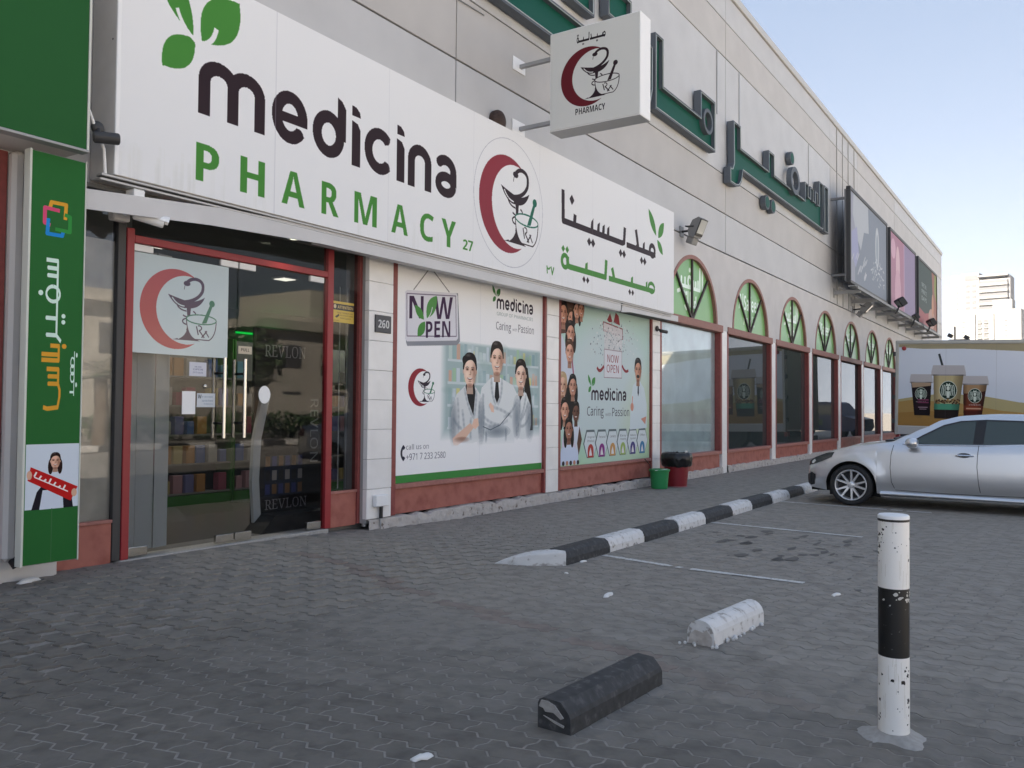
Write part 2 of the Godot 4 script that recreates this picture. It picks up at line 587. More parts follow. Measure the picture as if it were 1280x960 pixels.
func ground() -> void:
	var r := RandomNumberGenerator.new()
	r.seed = 5
	var g := MB.new()
	g.quad(Vector3(-300, -0.06, 600), Vector3(1100, -0.06, 600), Vector3(1100, -0.06, -700), Vector3(-300, -0.06, -700))
	var o := part("ground", g, M["asphalt"], self)
	tag(o, "wide grey asphalt ground reaching to the horizon", "ground", "", "structure")
	# bedding sheet of the paved forecourt: sand shows in the joints near the shop, dirt elsewhere
	var st := SurfaceTool.new()
	st.begin(Mesh.PRIMITIVE_TRIANGLES)
	var nx := 160
	var nz := 44
	var xs := func(i: int) -> float: return -8.0 + 0.33 * i
	var zs := func(j: int) -> float: return -0.25 + 0.34 * j
	for i in nx + 1:
		for j in nz + 1:
			var x: float = xs.call(i)
			var z: float = zs.call(j)
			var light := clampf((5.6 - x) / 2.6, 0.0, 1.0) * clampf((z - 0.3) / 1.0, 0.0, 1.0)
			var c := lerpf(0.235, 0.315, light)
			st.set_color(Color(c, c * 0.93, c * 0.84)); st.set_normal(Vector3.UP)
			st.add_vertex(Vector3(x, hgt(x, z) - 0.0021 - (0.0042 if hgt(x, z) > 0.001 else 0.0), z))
	for i in nx:
		for j in nz:
			var a := i * (nz + 1) + j
			for k in [a, a + nz + 2, a + 1, a, a + nz + 1, a + nz + 2]:
				st.add_index(k)
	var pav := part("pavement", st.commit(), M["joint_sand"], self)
	tag(pav, "forecourt of grey interlocking zigzag pavers in front of the shops", "pavement", "", "structure")
	var kinds := []
	for k in 4:
		kinds.append(paver_mesh(k))
	var spots := []
	var o0 := Vector2(2.37, 2.522)
	var cam := Vector2(0, 6.13)
	var fwd := Vector2(0.8355, -0.5495)
	var rgt := Vector2(0.5495, 0.8355)
	for a in range(-140, 180):
		for b in range(-140, 140):
			var p := o0 + CA * a + CB * b
			if p.x < 0.6 or p.x > 30.0 or p.y < 0.02 or p.y > 8.2:
				continue
			var d := p - cam
			var f := d.dot(fwd)
			if f < 1.5 or absf(d.dot(rgt)) > f * 0.66 + 0.6:
				continue
			spots.append([f, p])
	spots.sort_custom(func(x, y): return x[0] < y[0])
	var many := []
	var n := 0
	for s in spots:
		var p: Vector2 = s[1]
		var shade := r.randi_range(0, 4)
		# a line of reddish pavers runs from the shop across the forecourt
		var q := (p.y - 1.0) / 3.5
		var red := absf(p.x - lerpf(5.05, 4.07, q)) < 0.075 and p.y > 0.7 and p.y < 5.3
		var d: Vector2 = p - cam
		var seen: bool = absf(d.dot(rgt)) < s[0] * 0.62 and s[0] > 3.02
		var dirt := clampf(smoothstep(2.0, 6.0, p.x + (6.13 - p.y) * 0.12) + r.randf_range(-0.05, 0.05), 0.0, 1.0)
		var lean := r.randf_range(-0.01, 0.01)
		var bas := Basis(Vector3(-AX.y, 0, AX.x) * -1.0, Vector3.UP, Vector3(AX.x, 0, AX.y)).rotated(Vector3.UP, lean)
		var at := Vector3(p.x, hgt(p.x, p.y) + r.randf_range(-0.0012, 0.0012), p.y)
		if n < 296 and seen:
			n += 1
			var c := part("paver", kinds[r.randi_range(0, 3)], M["paver_red_%d" % (shade % 2)] if red else M["paver_%d" % (shade + 5 * mini(3, int(dirt * 4.0)))], pav, at)
			c.basis = bas
		else:
			var g0: float = [0.272, 0.262, 0.28, 0.267, 0.275][shade] * lerpf(0.60, 1.06, dirt)
			many.append([Transform3D(bas, at), Color(0.245, 0.20, 0.175) if red else Color(g0, g0 * 0.91, g0 * 0.80)])
	var mmi := MultiMeshInstance3D.new()
	var mm := MultiMesh.new()
	mm.transform_format = MultiMesh.TRANSFORM_3D; mm.use_colors = true
	mm.mesh = kinds[0]
	mm.instance_count = many.size()
	for i in many.size():
		mm.set_instance_transform(i, many[i][0]); mm.set_instance_color(i, many[i][1])
	mmi.multimesh = mm; mmi.material_override = M["paver_many"]; mmi.name = "paver_field"
	mmi.set_meta("kind", "stuff")
	pav.add_child(mmi, true)
	# parking lines
	for l in [[6.86, 2.62, 6.70, 3.42, 0], [6.69, 3.50, 6.655, 4.42, 0], [9.62, 2.6, 9.43, 4.3, 0], [12.45, 2.6, 12.25, 4.6, 0], [15.2, 2.6, 14.95, 5.4, 0]]:
		var a := Vector2(l[0], l[1])
		var b := Vector2(l[2], l[3])
		var mb := MB.new()
		var steps := int(a.distance_to(b) / 0.05)
		for i in steps:
			var p := a.lerp(b, float(i) / steps)
			var q := a.lerp(b, float(i + 1) / steps)
			var w0 := 0.036 + r.randf_range(-0.012, 0.006)
			if r.randf() < 0.06:
				continue
			var sd := (q - p).orthogonal().normalized() * w0
			mb.quad(Vector3(p.x - sd.x, 0.004, p.y - sd.y), Vector3(q.x - sd.x, 0.004, q.y - sd.y), Vector3(q.x + sd.x, 0.004, q.y + sd.y), Vector3(p.x + sd.x, 0.004, p.y + sd.y))
		var ln := part(numbered("parking_line"), mb, M["line_paint"], self)
		tag(ln, "", "", "worn white parking bay lines", "structure")
	# oil and tyre stains on the bay
	var om := MB.new()
	for i in 60:
		var c := Vector2(r.randf_range(7.4, 9.3), r.randf_range(3.2, 4.6))
		if i > 34: c = Vector2(r.randf_range(5.0, 12.0), r.randf_range(2.9, 5.6))
		var rx := r.randf_range(0.02, 0.15) * (1.0 if i < 34 else 0.4)
		var rz := r.randf_range(0.012, 0.06) * (1.0 if i < 34 else 0.5)
		var ring := []
		for k in 10:
			var t := TAU * k / 10
			ring.append(Vector3(c.x + cos(t) * rx * r.randf_range(0.6, 1.2), 0.0035, c.y + sin(t) * rz * r.randf_range(0.6, 1.2)))
		for k in 10:
			om.tri(Vector3(c.x, 0.0035, c.y), ring[(k + 1) % 10], ring[k])
	var od := part("oil_stain", om, M["oil"], pav)
	od.set_meta("kind", "stuff")
	# kerb of painted stones along the parking bays
	var kb := Node3D.new()
	kb.name = "kerb"
	add_child(kb)
	tag(kb, "kerb of alternating black and white painted stones edging the shop walkway", "kerb", "", "structure")
	var xk := [6.245, 7.045, 7.80, 8.66, 9.47, 10.39, 11.18, 12.12, 12.95, 13.8, 14.6, 15.4, 16.2, 17.0, 17.8, 18.6, 19.4, 20.2, 21.0, 21.8, 22.6, 23.4, 24.2, 25.0]
	for i in xk.size() - 1:
		var h := 0.128 + r.randf_range(-0.006, 0.006)
		var dz := r.randf_range(-0.012, 0.012)
		var sec := V2s([0, -0.03, -0.175, -0.03, -0.175, h - 0.012, -0.165, h, -0.055, h, -0.022, h - 0.022, 0, h - 0.07])
		var mb := MB.new()
		mb.X = Transform3D(Basis(Vector3(0, 0, 1), Vector3(0, 1, 0), Vector3(-1, 0, 0)), Vector3(xk[i + 1] - 0.004, 0, 2.59 + dz))
		mb.prism(sec, 0.0, xk[i + 1] - xk[i] - 0.008)
		part("kerb_stone", mb, M["kerb_black"] if i % 2 == 0 else M["kerb_white"], kb)
	var ramp := MB.new()   # the end stone curves back and sinks into the paving
	var rows := []
	for i in 9:
		var t := i / 8.0
		var c := Vector2(6.24, 2.5).lerp(Vector2(6.13, 2.02), t) + Vector2(-0.10 * sin(t * PI / 2), 0.0)
		var dir := Vector2(-1, -0.1).lerp(Vector2(-0.25, -1), minf(1.0, t * 1.5)).normalized()
		var sd := dir.orthogonal() * 0.0875
		var h := 0.128 * (1.0 - t * t * 0.97) + 0.004
		var row := PackedVector3Array()
		for w in [[-1.0, 0.0], [-1.0, 0.62], [-0.72, 0.9], [-0.3, 1.0], [0.9, 1.0], [1.0, 0.8], [1.0, 0.0]]:
			row.append(Vector3(c.x + sd.x * w[0], h * w[1] - 0.01, c.y + sd.y * w[0]))
		rows.append(row)
	ramp.grid(rows)
	part("kerb_stone", ramp, M["kerb_white"], kb)

# ---------------------------------------------------------------- the building
func uvshape(pts: Array, lo: Vector2, hi: Vector2, z: float) -> MB:
	var b := MB.new()
	var t := Geometry2D.triangulate_polygon(PackedVector2Array(pts))
	var f := func(p: Vector2) -> Vector2: return Vector2((p.x - lo.x) / (hi.x - lo.x), (hi.y - p.y) / (hi.y - lo.y))
	for i in range(0, t.size(), 3):
		var a: Vector2 = pts[t[i]]
		var c: Vector2 = pts[t[i + 1]]
		var d: Vector2 = pts[t[i + 2]]
		if (c - a).cross(d - a) < 0:
			var w := c; c = d; d = w
		b.tri(Vector3(a.x, a.y, z), Vector3(c.x, c.y, z), Vector3(d.x, d.y, z), f.call(a), f.call(c), f.call(d))
	return b

func arch_texture(arabic: bool) -> ImageTexture:
	var c := Canvas.new(Vector2(-1.3, 0), Vector2(1.3, 1.25), 512, rgb(0.20, 0.44, 0.15))
	var w := Color(0.92, 0.98, 0.92)
	if arabic:
		c.T = Transform2D(0, Vector2(-0.62, 0.62))
		safeer(c, w, 0.075)
		c.T = Transform2D(0, Vector2(-0.25, 0.26))
		for s in [P2([0.5, 0.2, 0.5, 0.0, 0.42, 0.0, 0.42, 0.1, 0.5, 0.1]), P2([0.42, 0.0, 0.2, 0.0, 0.2, 0.26]), P2([0.08, 0.26, 0.08, -0.02, 0.0, -0.08, -0.08, -0.02])]:
			c.stroke(s, 0.05, w, true)
		c.T = Transform2D()
	else:
		c.text("AlSafeer", -0.72, 0.52, 0.72, 0.88, w, "Droid Sans", 700)
		c.text("mall", -0.38, 0.18, 0.38, 0.42, w, "Droid Sans", 400)
	return c.tex()

# the word for "ambassador" with its article, about 1.25 wide and 0.4 high, right edge at x = 1.25
func safeer(c: Canvas, col: Color, w: float, article := true) -> void:
	if article:
		c.stroke(P2([1.22, 0.42, 1.22, 0.0]), w, col, true)
		c.stroke(P2([1.08, 0.42, 1.08, 0.0, 0.95, 0.0]), w, col, true)
	c.stroke(P2([0.98, 0.16, 0.98, 0.0, 0.86, 0.0, 0.86, 0.13, 0.86, 0.0, 0.74, 0.0, 0.74, 0.13, 0.74, 0.0, 0.5, 0.0, 0.3, 0.0]), w, col, true)
	c.stroke(Canvas.arc(Vector2(0.54, 0.11), 0.09, 0.1, 0, TAU, 16), w * 0.9, col, true)
	c.ell(Vector2(0.54, 0.34), w * 0.65, w * 0.65, col)
	c.stroke(P2([0.3, 0.15, 0.3, 0.0, 0.1, 0.0]), w, col, true)
	c.ell(Vector2(0.25, -0.13), w * 0.6, w * 0.6, col); c.ell(Vector2(0.36, -0.13), w * 0.6, w * 0.6, col)
	c.stroke(P2([0.12, 0.15, 0.11, 0.0, 0.05, -0.1, -0.06, -0.13]), w, col, true)

func building() -> void:
	var r := RandomNumberGenerator.new()
	r.seed = 77
	var b := thing("supermarket_building", "long pale panelled shop building with arched green windows over the parking", "building")
	# upper wall: backing and separate cladding panels
	part("wall", B(-30, 4.62, -0.35, 53.9, 10.3, -0.056), M["joint_dark"], b)
	var ys := [4.66, 5.50, 6.33, 8.87, 9.66, 10.28]
	var xs := [-30.0, -20.0, -10.6, -1.3, 8.05, 17.56, 27.0, 31.0, 38.4, 46.2, 53.9]
	for i in ys.size() - 1:
		for j in xs.size() - 1:
			var k := (i * 2 + 1) % 4 if r.randf() < 0.75 else r.randi_range(0, 3)
			k = [0, 3, 2, 1, 0][i] if r.randf() < 0.8 else k
			part("wall_panel", B(xs[j] + 0.009, ys[i] + 0.011, -0.055, xs[j + 1] - 0.009, ys[i + 1] - 0.011, r.randf_range(-0.003, 0.002), 0.004), M["wall_panel_%d" % k], b)
	part("coping", B(-30.02, 10.285, -0.42, 53.95, 10.46, 0.05, 0.012), M["coping"], b)
	part("roof", B(-30, 9.9, -40, 53.9, 10.2, -0.36), M["tower_shade"], b)
	part("wall", B(-30, 0, -40.3, 53.9, 10.2, -40), M["render"], b)
	part("wall", B(53.6, 0, -40, 53.9, 9.9, -0.36), M["render"], b)
	part("wall", B(-30, 0, -40, -29.7, 9.9, -0.36), M["render"], b)
	part("wall", B(-29.7, -0.02, -0.36, 2.6, 4.62, -0.002), M["cream_paint"], b)
	part("wall", B(2.602, -0.02, -0.36, 3.36, 4.62, 0.012, 0.01), M["cream_paint"], b)
	part("wall", B(3.362, 2.96, -0.36, 14.12, 4.62, -0.002), M["render"], b)
	for x in [27.85, 28.66, 29.5, 30.42]:
		part("vertical_trim", B(x, 4.68, 0.004, x + 0.035, 10.27, 0.02), M["joint_grey"], b)
	for x in [17.0, 18.42, 24.4]:
		part("wire_streak", B(x, 7.5, 0.004, x + 0.035, 8.85, 0.016), M["alum"], b)
	# arcade wall with arched openings
	var outl := PackedVector2Array([Vector2(53.9, 3.0), Vector2(53.9, 4.64), Vector2(14.13, 4.64), Vector2(14.13, 3.0)])
	for k in 11:
		var cx := 15.75 + 3.56 * k
		outl.append(Vector2(cx - 1.31, 3.0))
		for i in 21:
			var a := PI - PI * i / 20
			outl.append(Vector2(cx + cos(a) * 1.31, 3.08 + sin(a) * 1.25))
		outl.append(Vector2(cx + 1.31, 3.0))
	part("arcade_wall", MB.new().prism(outl, -0.30, 0.0), M["render"], b)
	part("inner_wall", B(14.2, 0, -1.9, 53.5, 4.6, -1.7), M["interior_dark"], b)
	# piers: tiled beside the shop, smooth beside the arched windows
	for p in [[6.59, 6.97], [10.205, 10.535], [13.815, 14.128]]:
		var pr := part("pier", B(p[0] + 0.004, 0.1, -0.34, p[1] - 0.004, 2.955, -0.02), M["joint_grey"], b)
		for i in 9:
			part("tile", B(p[0], 0.145 + i * 0.312, -0.06, p[1], 0.145 + (i + 1) * 0.312 - 0.004, r.randf_range(-0.002, 0.002), 0.003), M["tile_%d" % r.randi_range(0, 2)], pr)
	for k in 11:
		part("pier", B(17.37 + 3.56 * k, -0.03, -0.3, 17.66 + 3.56 * k, 2.998, 0.0, 0.006), M["tile_0"], b)
	# rough plinth with broken plaster
	var pm := MB.new()
	for seg in [[6.60, 10.2, 0.142], [10.2, 13.82, 0.13], [13.82, 17.36, 0.13], [17.67, 53.9, 0.14]]:
		var n := int((seg[1] - seg[0]) / 0.12)
		var rows := []
		for i in n + 1:
			var x: float = lerpf(seg[0], seg[1], float(i) / n)
			var h: float = seg[2] + r.randf_range(-0.016, 0.008) - (0.03 if r.randf() < 0.12 else 0.0)
			var d := r.randf_range(0.012, 0.03)
			rows.append(PackedVector3Array([Vector3(x, -0.03, d + 0.014), Vector3(x, h * 0.45, d + r.randf_range(-0.01, 0.01)), Vector3(x, h - 0.012, d), Vector3(x, h, d - 0.012), Vector3(x, h + 0.003, -0.1)]))
		pm.grid(rows, false, true)
	part("plinth", pm, M["plinth"], b)
	# windows under the arches
	var at0 := arch_texture(true)
	var at1 := arch_texture(false)
	mat("arch_arabic", Color.WHITE, 0.3, 0.0, at0)
	mat("arch_english", Color.WHITE, 0.3, 0.0, at1)
	var ring := PackedVector2Array()
	for p in Canvas.arc(Vector2.ZERO, 1.312, 1.252, 0, PI): ring.append(p)
	for p in Canvas.arc(Vector2.ZERO, 1.235, 1.175, PI, 0): ring.append(p)
	var ringm := MB.new().prism(ring, -0.06, 0.012).mesh()
	var half := Canvas.arc(Vector2.ZERO, 1.24, 1.18, 0, PI)
	var panelm := uvshape(half, Vector2(-1.3, 0), Vector2(1.3, 1.25), -0.055).mesh()
	var spoke := func(x0: float, y0: float, x1: float, y1: float) -> ArrayMesh:
		var d := (Vector2(x1, y1) - Vector2(x0, y0)).normalized().orthogonal() * 0.022
		var p := PackedVector2Array([Vector2(x0, y0) + d, Vector2(x1, y1) + d, Vector2(x1, y1) - d, Vector2(x0, y0) - d])
		return MB.new().prism(p, -0.054, -0.018).mesh()
	var sp := [spoke.call(-0.03, 0.02, -0.84, 0.86), spoke.call(0.0, 0.02, 0.0, 1.19), spoke.call(0.03, 0.02, 0.84, 0.86)]
	var barm := B(-1.62, -0.13, -0.16, 1.62, 0.02, 0.022, 0.008).mesh()
	var postm := B(-0.045, 0.42, -0.17, 0.045, 2.95, -0.005, 0.004).mesh()
	var sillm := B(-1.6, 0.405, -0.17, 1.6, 0.475, 0.004, 0.006).mesh()
	var apron := B(-1.57, 0.12, -0.17, 1.57, 0.403, -0.045).mesh()
	var pane := B(-1.575, 0.476, -0.118, 1.575, 2.948, -0.108).mesh()
	for k in 11:
		var w := hub("arched_window", b, Vector3(15.75 + 3.56 * k, 0, 0))
		var up := Vector3(0, 3.08, 0)
		part("arch_frame", ringm, M["brown_frame"], w, up)
		part("arch_panel", panelm, M["arch_arabic"] if k % 2 == 0 else M["arch_english"], w, up)
		for i in 3:
			part("glazing_bar", sp[i], M["dark_brown"], w, up)
		part("transom", barm, M["brown_frame"], w, up)
		part("frame_post", postm, M["red_frame"], w, Vector3(-1.575, 0, 0))
		part("frame_post", postm, M["red_frame"], w, Vector3(1.575, 0, 0))
		part("sill", sillm, M["red_sill"], w)
		part("apron", apron, M["red_faded"], w)
		part("pane", pane, M["dark_glass"] if k > 0 else M["clear_glass"], w)
		if k == 0:
			part("blue_backing", B(-1.57, 0.476, -0.16, 1.57, 2.94, -0.135), M["blue_board"], w)
	# frames and aprons under the two posters
	for q in [[6.972, 10.203], [10.537, 13.813]]:
		var w := hub("poster_window", b)
		part("frame_post", B(q[0], 0.146, -0.11, q[0] + 0.075, 2.95, -0.004, 0.004), M["red_frame"], w)
		part("frame_post", B(q[1] - 0.05, 0.146, -0.11, q[1], 2.95, -0.004, 0.004), M["red_frame"], w)
		part("sill", B(q[0] + 0.076, 0.425, -0.11, q[1] - 0.051, 0.478, -0.002, 0.006), M["red_sill"], w)
		part("apron", B(q[0] + 0.076, 0.15, -0.11, q[1] - 0.051, 0.424, -0.05), M["red_faded"], w)
		part("backing", B(q[0] + 0.076, 0.479, -0.11, q[1] - 0.051, 2.95, -0.08), M["interior_wall"], w)

func shopfront() -> void:
	var b: Node3D = get_node("supermarket_building")
	var s := hub("shop_entrance", b)
	var zf := -0.10
	part("threshold", B(3.90, -0.02, -0.5, 6.14, 0.095, -0.085, 0.006), M["concrete"], s)
	part("door_post", B(3.92, 0.096, -0.17, 3.985, 2.72, zf, 0.004), M["red_gloss"], s)
	part("door_post", B(6.10, 0.096, -0.17, 6.18, 2.95, zf, 0.004), M["red_gloss"], s)
	part("door_head", B(3.986, 2.612, -0.17, 6.099, 2.672, zf - 0.003, 0.004), M["red_gloss"], s)
	part("jamb", B(6.56, 0.1, -0.19, 6.655, 2.95, zf, 0.004), M["red_frame"], s)
	part("downpipe", MB.new().tube([Vector3(6.62, 0.07, -0.06), Vector3(6.62, 2.95, -0.06)], 0.026, 10), M["alum"], s)
	part("side_post", B(3.85, 0.096, -0.19, 3.919, 2.95, zf - 0.01, 0.004), M["dark_metal"], s)
	part("side_panel", B(3.362, 0.04, -0.17, 3.849, 0.42, -0.12, 0.004), M["red_faded"], s)
	part("side_panel", B(6.181, 0.09, -0.17, 6.559, 0.455, -0.12, 0.004), M["red_faded"], s)
	part("panel_ledge", B(3.362, 0.395, -0.119, 3.849, 0.422, -0.105, 0.003), M["red_sill"], s)
	part("panel_ledge", B(6.181, 0.43, -0.119, 6.559, 0.457, -0.105, 0.003), M["red_sill"], s)
	part("side_pane", B(3.362, 0.421, -0.15, 3.849, 2.95, -0.142), M["clear_glass"], s)
	part("side_film", B(3.362, 0.421, -0.17, 3.849, 2.60, -0.156), M["beige_film"], s)
	part("side_pane", B(6.181, 0.456, -0.15, 6.559, 2.95, -0.142), M["shop_glass"], s)
	part("transom_pane", B(3.986, 2.673, -0.145, 6.099, 2.95, -0.137), M["shop_glass"], s)
	for q in [[3.99, 5.015], [5.025, 6.095]]:
		part("door_leaf", B(q[0], 0.125, -0.146, q[1], 2.605, -0.134), M["shop_glass"], s)
	for x in [4.84, 5.06]:
		for z in [-0.065, -0.215]:
			var h := part("door_handle", MB.new().tube([Vector3(x, 1.03, z), Vector3(x, 1.735, z)], 0.017, 10), M["steel"], s)
			h.set_meta("label", "tall steel bar handle")
		for y in [1.16, 1.60]:
			part("handle_bolt", MB.new().tube([Vector3(x, y, -0.21), Vector3(x, y, -0.07)], 0.011, 8), M["black"], s)
	for x in [[3.992, 4.165], [4.825, 5.012], [5.028, 5.21], [5.885, 6.065]]:
		part("patch_fitting", B(x[0], 2.55, -0.16, x[1], 2.606, -0.12, 0.004), M["white_paint"], s)
		part("patch_fitting", B(x[0], 0.108, -0.16, x[1], 0.18, -0.12, 0.004), M["steel"], s)
	part("door_lock", MB.new().ball(Vector3(4.69, 1.48, -0.13), Vector3(0.02, 0.02, 0.012)), M["steel"], s)

func shop_inside() -> void:
	var b: Node3D = get_node("supermarket_building")
	var s := hub("shop_room", b)
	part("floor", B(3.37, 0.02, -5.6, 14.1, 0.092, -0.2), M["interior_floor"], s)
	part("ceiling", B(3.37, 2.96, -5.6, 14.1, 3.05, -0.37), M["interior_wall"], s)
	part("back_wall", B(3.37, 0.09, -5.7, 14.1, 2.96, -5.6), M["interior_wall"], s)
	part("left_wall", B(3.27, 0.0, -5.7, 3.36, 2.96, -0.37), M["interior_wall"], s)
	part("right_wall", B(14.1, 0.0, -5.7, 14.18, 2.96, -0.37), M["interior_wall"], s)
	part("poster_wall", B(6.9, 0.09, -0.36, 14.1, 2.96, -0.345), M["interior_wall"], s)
	var blinds := hub("vertical_blind", s)
	for i in 3:
		var sl := part("slat", B(-0.075, 0.135, -0.002, 0.075, 2.58, 0.002), M["blind"], blinds, Vector3(4.06 + i * 0.145, 0, -0.235 - 0.012 * (i % 2)))
		sl.rotation.y = [0.35, -0.1, 0.2][i]
	var b2 := hub("vertical_blind", s)
	for i in 4:
		var sl := part("slat", B(-0.05, 0.46, -0.002, 0.05, 2.58, 0.002), M["blind"], b2, Vector3(6.26 + i * 0.115, 0, -0.32))
		sl.rotation.y = 0.7
	# green shelf light
	var gl := mat("green_lamp", rgb(0.02, 0.4, 0.12), 0.4)
	gl.emission_enabled = true; gl.emission = Color(0.0, 1.0, 0.35); gl.emission_energy_multiplier = 0.11
	var strip := thing("strip_light", "thin glowing green strip light on the back wall inside the pharmacy", "strip light", Vector3(10.1, 2.56, -5.565))
	part("tube", B(-0.75, -0.016, -0.02, 0.75, 0.016, 0.02, 0.005), gl, strip)
	part("bracket", B(-0.78, 0.018, -0.03, 0.78, 0.04, 0.03), M["dark_metal"], strip)
	var al := OmniLight3D.new()
	al.light_color = Color(0.1, 1.0, 0.4); al.light_energy = 0.02; al.position = Vector3(0, -0.06, 0.06); al.omni_range = 20; al.omni_attenuation = 2.0; al.light_size = 0.4; al.shadow_enabled = true
	strip.add_child(al)
	var em := mat("ceiling_lamp", rgb(0.7, 0.7, 0.7), 0.4)
	em.emission_enabled = true; em.emission = Color(1.0, 0.98, 0.92); em.emission_energy_multiplier = 0.22
	for k in 3:
		var cl := thing("ceiling_light", "small lit ceiling lamp inside the pharmacy, %s from the door" % ["nearest", "second", "farthest"][k], "ceiling light", Vector3(5.2 + k * 2.2, 2.94, -1.6 - k * 0.6))
		part("frame", B(-0.12, -0.01, -0.12, 0.12, 0.015, 0.12, 0.004), M["white_paint"], cl)
		part("diffuser", B(-0.095, -0.016, -0.095, 0.095, -0.011, 0.095), em, cl)
		var ar := AreaLight3D.new()
		ar.area_size = Vector2(0.19, 0.19); ar.light_color = Color(1.0, 0.98, 0.92); ar.light_energy = 0.28; ar.area_range = 20; ar.area_attenuation = 2.0
		ar.position = Vector3(0, -0.025, 0); ar.rotation.x = -PI / 2; ar.shadow_enabled = true
		cl.add_child(ar)
	# shelves with boxed goods
	var r := RandomNumberGenerator.new()
	r.seed = 8
	var mats := []
	for c in [[0.30, 0.30, 0.30], [0.05, 0.10, 0.28], [0.32, 0.16, 0.05], [0.25, 0.06, 0.10], [0.10, 0.22, 0.30], [0.36, 0.30, 0.14], [0.14, 0.14, 0.3], [0.34, 0.2, 0.24]]:
		mats.append(mat("goods_%d" % mats.size(), rgb(c[0], c[1], c[2]), 0.45))
	var boxm := B(-0.065, 0, -0.05, 0.065, 0.22, 0.05, 0.004).mesh()
	var boxn := B(-0.05, 0, -0.05, 0.05, 0.16, 0.05, 0.004).mesh()
	var where := ["left", "middle", "right"]
	for k in 3:
		var sh := thing("shelf_unit", "dark display shelf with boxed goods inside the pharmacy, the %s one of three" % where[k], "shelf unit", Vector3(6.55 + k * 1.42, 0.092, -3.0), 0.0, "display shelves inside the pharmacy")
		part("back_panel", B(-0.68, 0.0, -0.30, 0.68, 2.1, -0.27), M["interior_wall"], sh)
		part("plinth", B(-0.69, 0.0, -0.26, 0.69, 0.12, 0.03), mat("shelf_green", rgb(0.04, 0.16, 0.03), 0.4) if not M.has("shelf_green") else M["shelf_green"], sh)
		for i in 5:
			part("shelf", B(-0.68, 0.13 + i * 0.36, -0.26, 0.68, 0.15 + i * 0.36, 0.02), M["grey_metal"], sh)
			if k == 1:
				pass
			for j in 8:
				if r.randf() < 0.12:
					continue
				var x: float = 6.55 + k * 1.42 - 0.58 + j * 0.165
				var ci := r.randi_range(0, 7)
				var bx := solo("goods_box", boxm if r.randf() < 0.6 else boxn, mats[ci], "%s carton on the %s pharmacy shelf unit, %s board, %s in its row" % [["grey", "navy", "orange", "crimson", "teal", "tan", "violet", "pink"][ci], where[k], ["lowest", "second", "third", "fourth", "top"][i], ["first", "second", "third", "fourth", "fifth", "sixth", "seventh", "last"][j]], "box", "cartons on the pharmacy shelves", Vector3(x + r.randf_range(-0.01, 0.01), 0.092 + 0.151 + i * 0.36, -3.04))
				bx.rotation.y = r.randf_range(-0.1, 0.1)
		for x in [-0.70, 0.68]:
			part("side_panel", B(x, 0, -0.30, x + 0.02, 2.1, 0.03), M["shelf_green"], sh)
	# cosmetics stand by the right door leaf
	var c := Canvas.new(Vector2(0, 0), Vector2(0.9, 2.0), 512, rgb(0.015, 0.015, 0.018))
	c.text("REVLON", 0.12, 1.72, 0.66, 1.84, rgb(0.5, 0.5, 0.5), "Droid Serif", 400)
	c.rect(0.14, 0.32, 0.62, 0.72, rgb(0.02, 0.03, 0.06))
	for i in 6:
		for j in 3:
			c.rect(0.15 + i * 0.085, 0.34 + j * 0.14, 0.15 + i * 0.085 + 0.06, 0.34 + j * 0.14 + 0.10, [rgb(0.05, 0.07, 0.25), rgb(0.4, 0.38, 0.36), rgb(0.25, 0.13, 0.05), rgb(0.02, 0.02, 0.02)][(i * 2 + j * 3) % 4])
	c.text("REVLON", 0.15, 0.19, 0.70, 0.29, rgb(0.42, 0.42, 0.44), "Droid Serif", 400)
	c.T = Transform2D(-PI / 2, Vector2(0.79, 1.30))
	c.text("REVLON", 0.0, -0.05, 0.66, 0.06, rgb(0.55, 0.56, 0.56), "Droid Sans", 400)
	c.T = Transform2D()
	var st := thing("cosmetics_stand", "black cosmetics stand lettered in white behind the right glass door leaf", "display stand", Vector3(5.60, 0.092, -0.62))
	part("front_board", B(0.0, 0.0, 0.0, 0.9, 2.0, 0.04, 0.0, true), mat("stand_print", Color.WHITE, 0.3, 0.0, c.tex()), st)
	part("base", MB.new().prism(V2s([-0.12, 0.0, 0.92, 0.0, 0.9, 0.06, 0.78, 0.16, 0.06, 0.16]), 0.041, 0.30), M["black"], st)
	part("curved_side", MB.new().prism(V2s([-0.02, 0.06, 0.06, 0.12, 0.03, 0.5, 0.05, 0.9, 0.16, 1.35, 0.06, 1.35, -0.04, 0.9, -0.06, 0.5]), 0.05, 0.09), M["blind"], st)

# ---------------------------------------------------------------- printed marks
func curve(a: Vector2, c: Vector2, b: Vector2, steps := 10) -> Array:
	var r := []
	for i in steps + 1:
		var t := float(i) / steps
		r.append(a.lerp(c, t).lerp(c.lerp(b, t), t))
	return r

func leaf(c: Canvas, a: Vector2, b: Vector2, bulge: float, col: Color, bulge2 := 0.0) -> void:
	var o := (b - a).orthogonal()
	if bulge2 == 0.0: bulge2 = bulge
	var p := curve(a, (a + b) / 2 + o * bulge, b)
	p.append_array(curve(b, (a + b) / 2 - o * bulge2, a))
	c.poly(p, col)

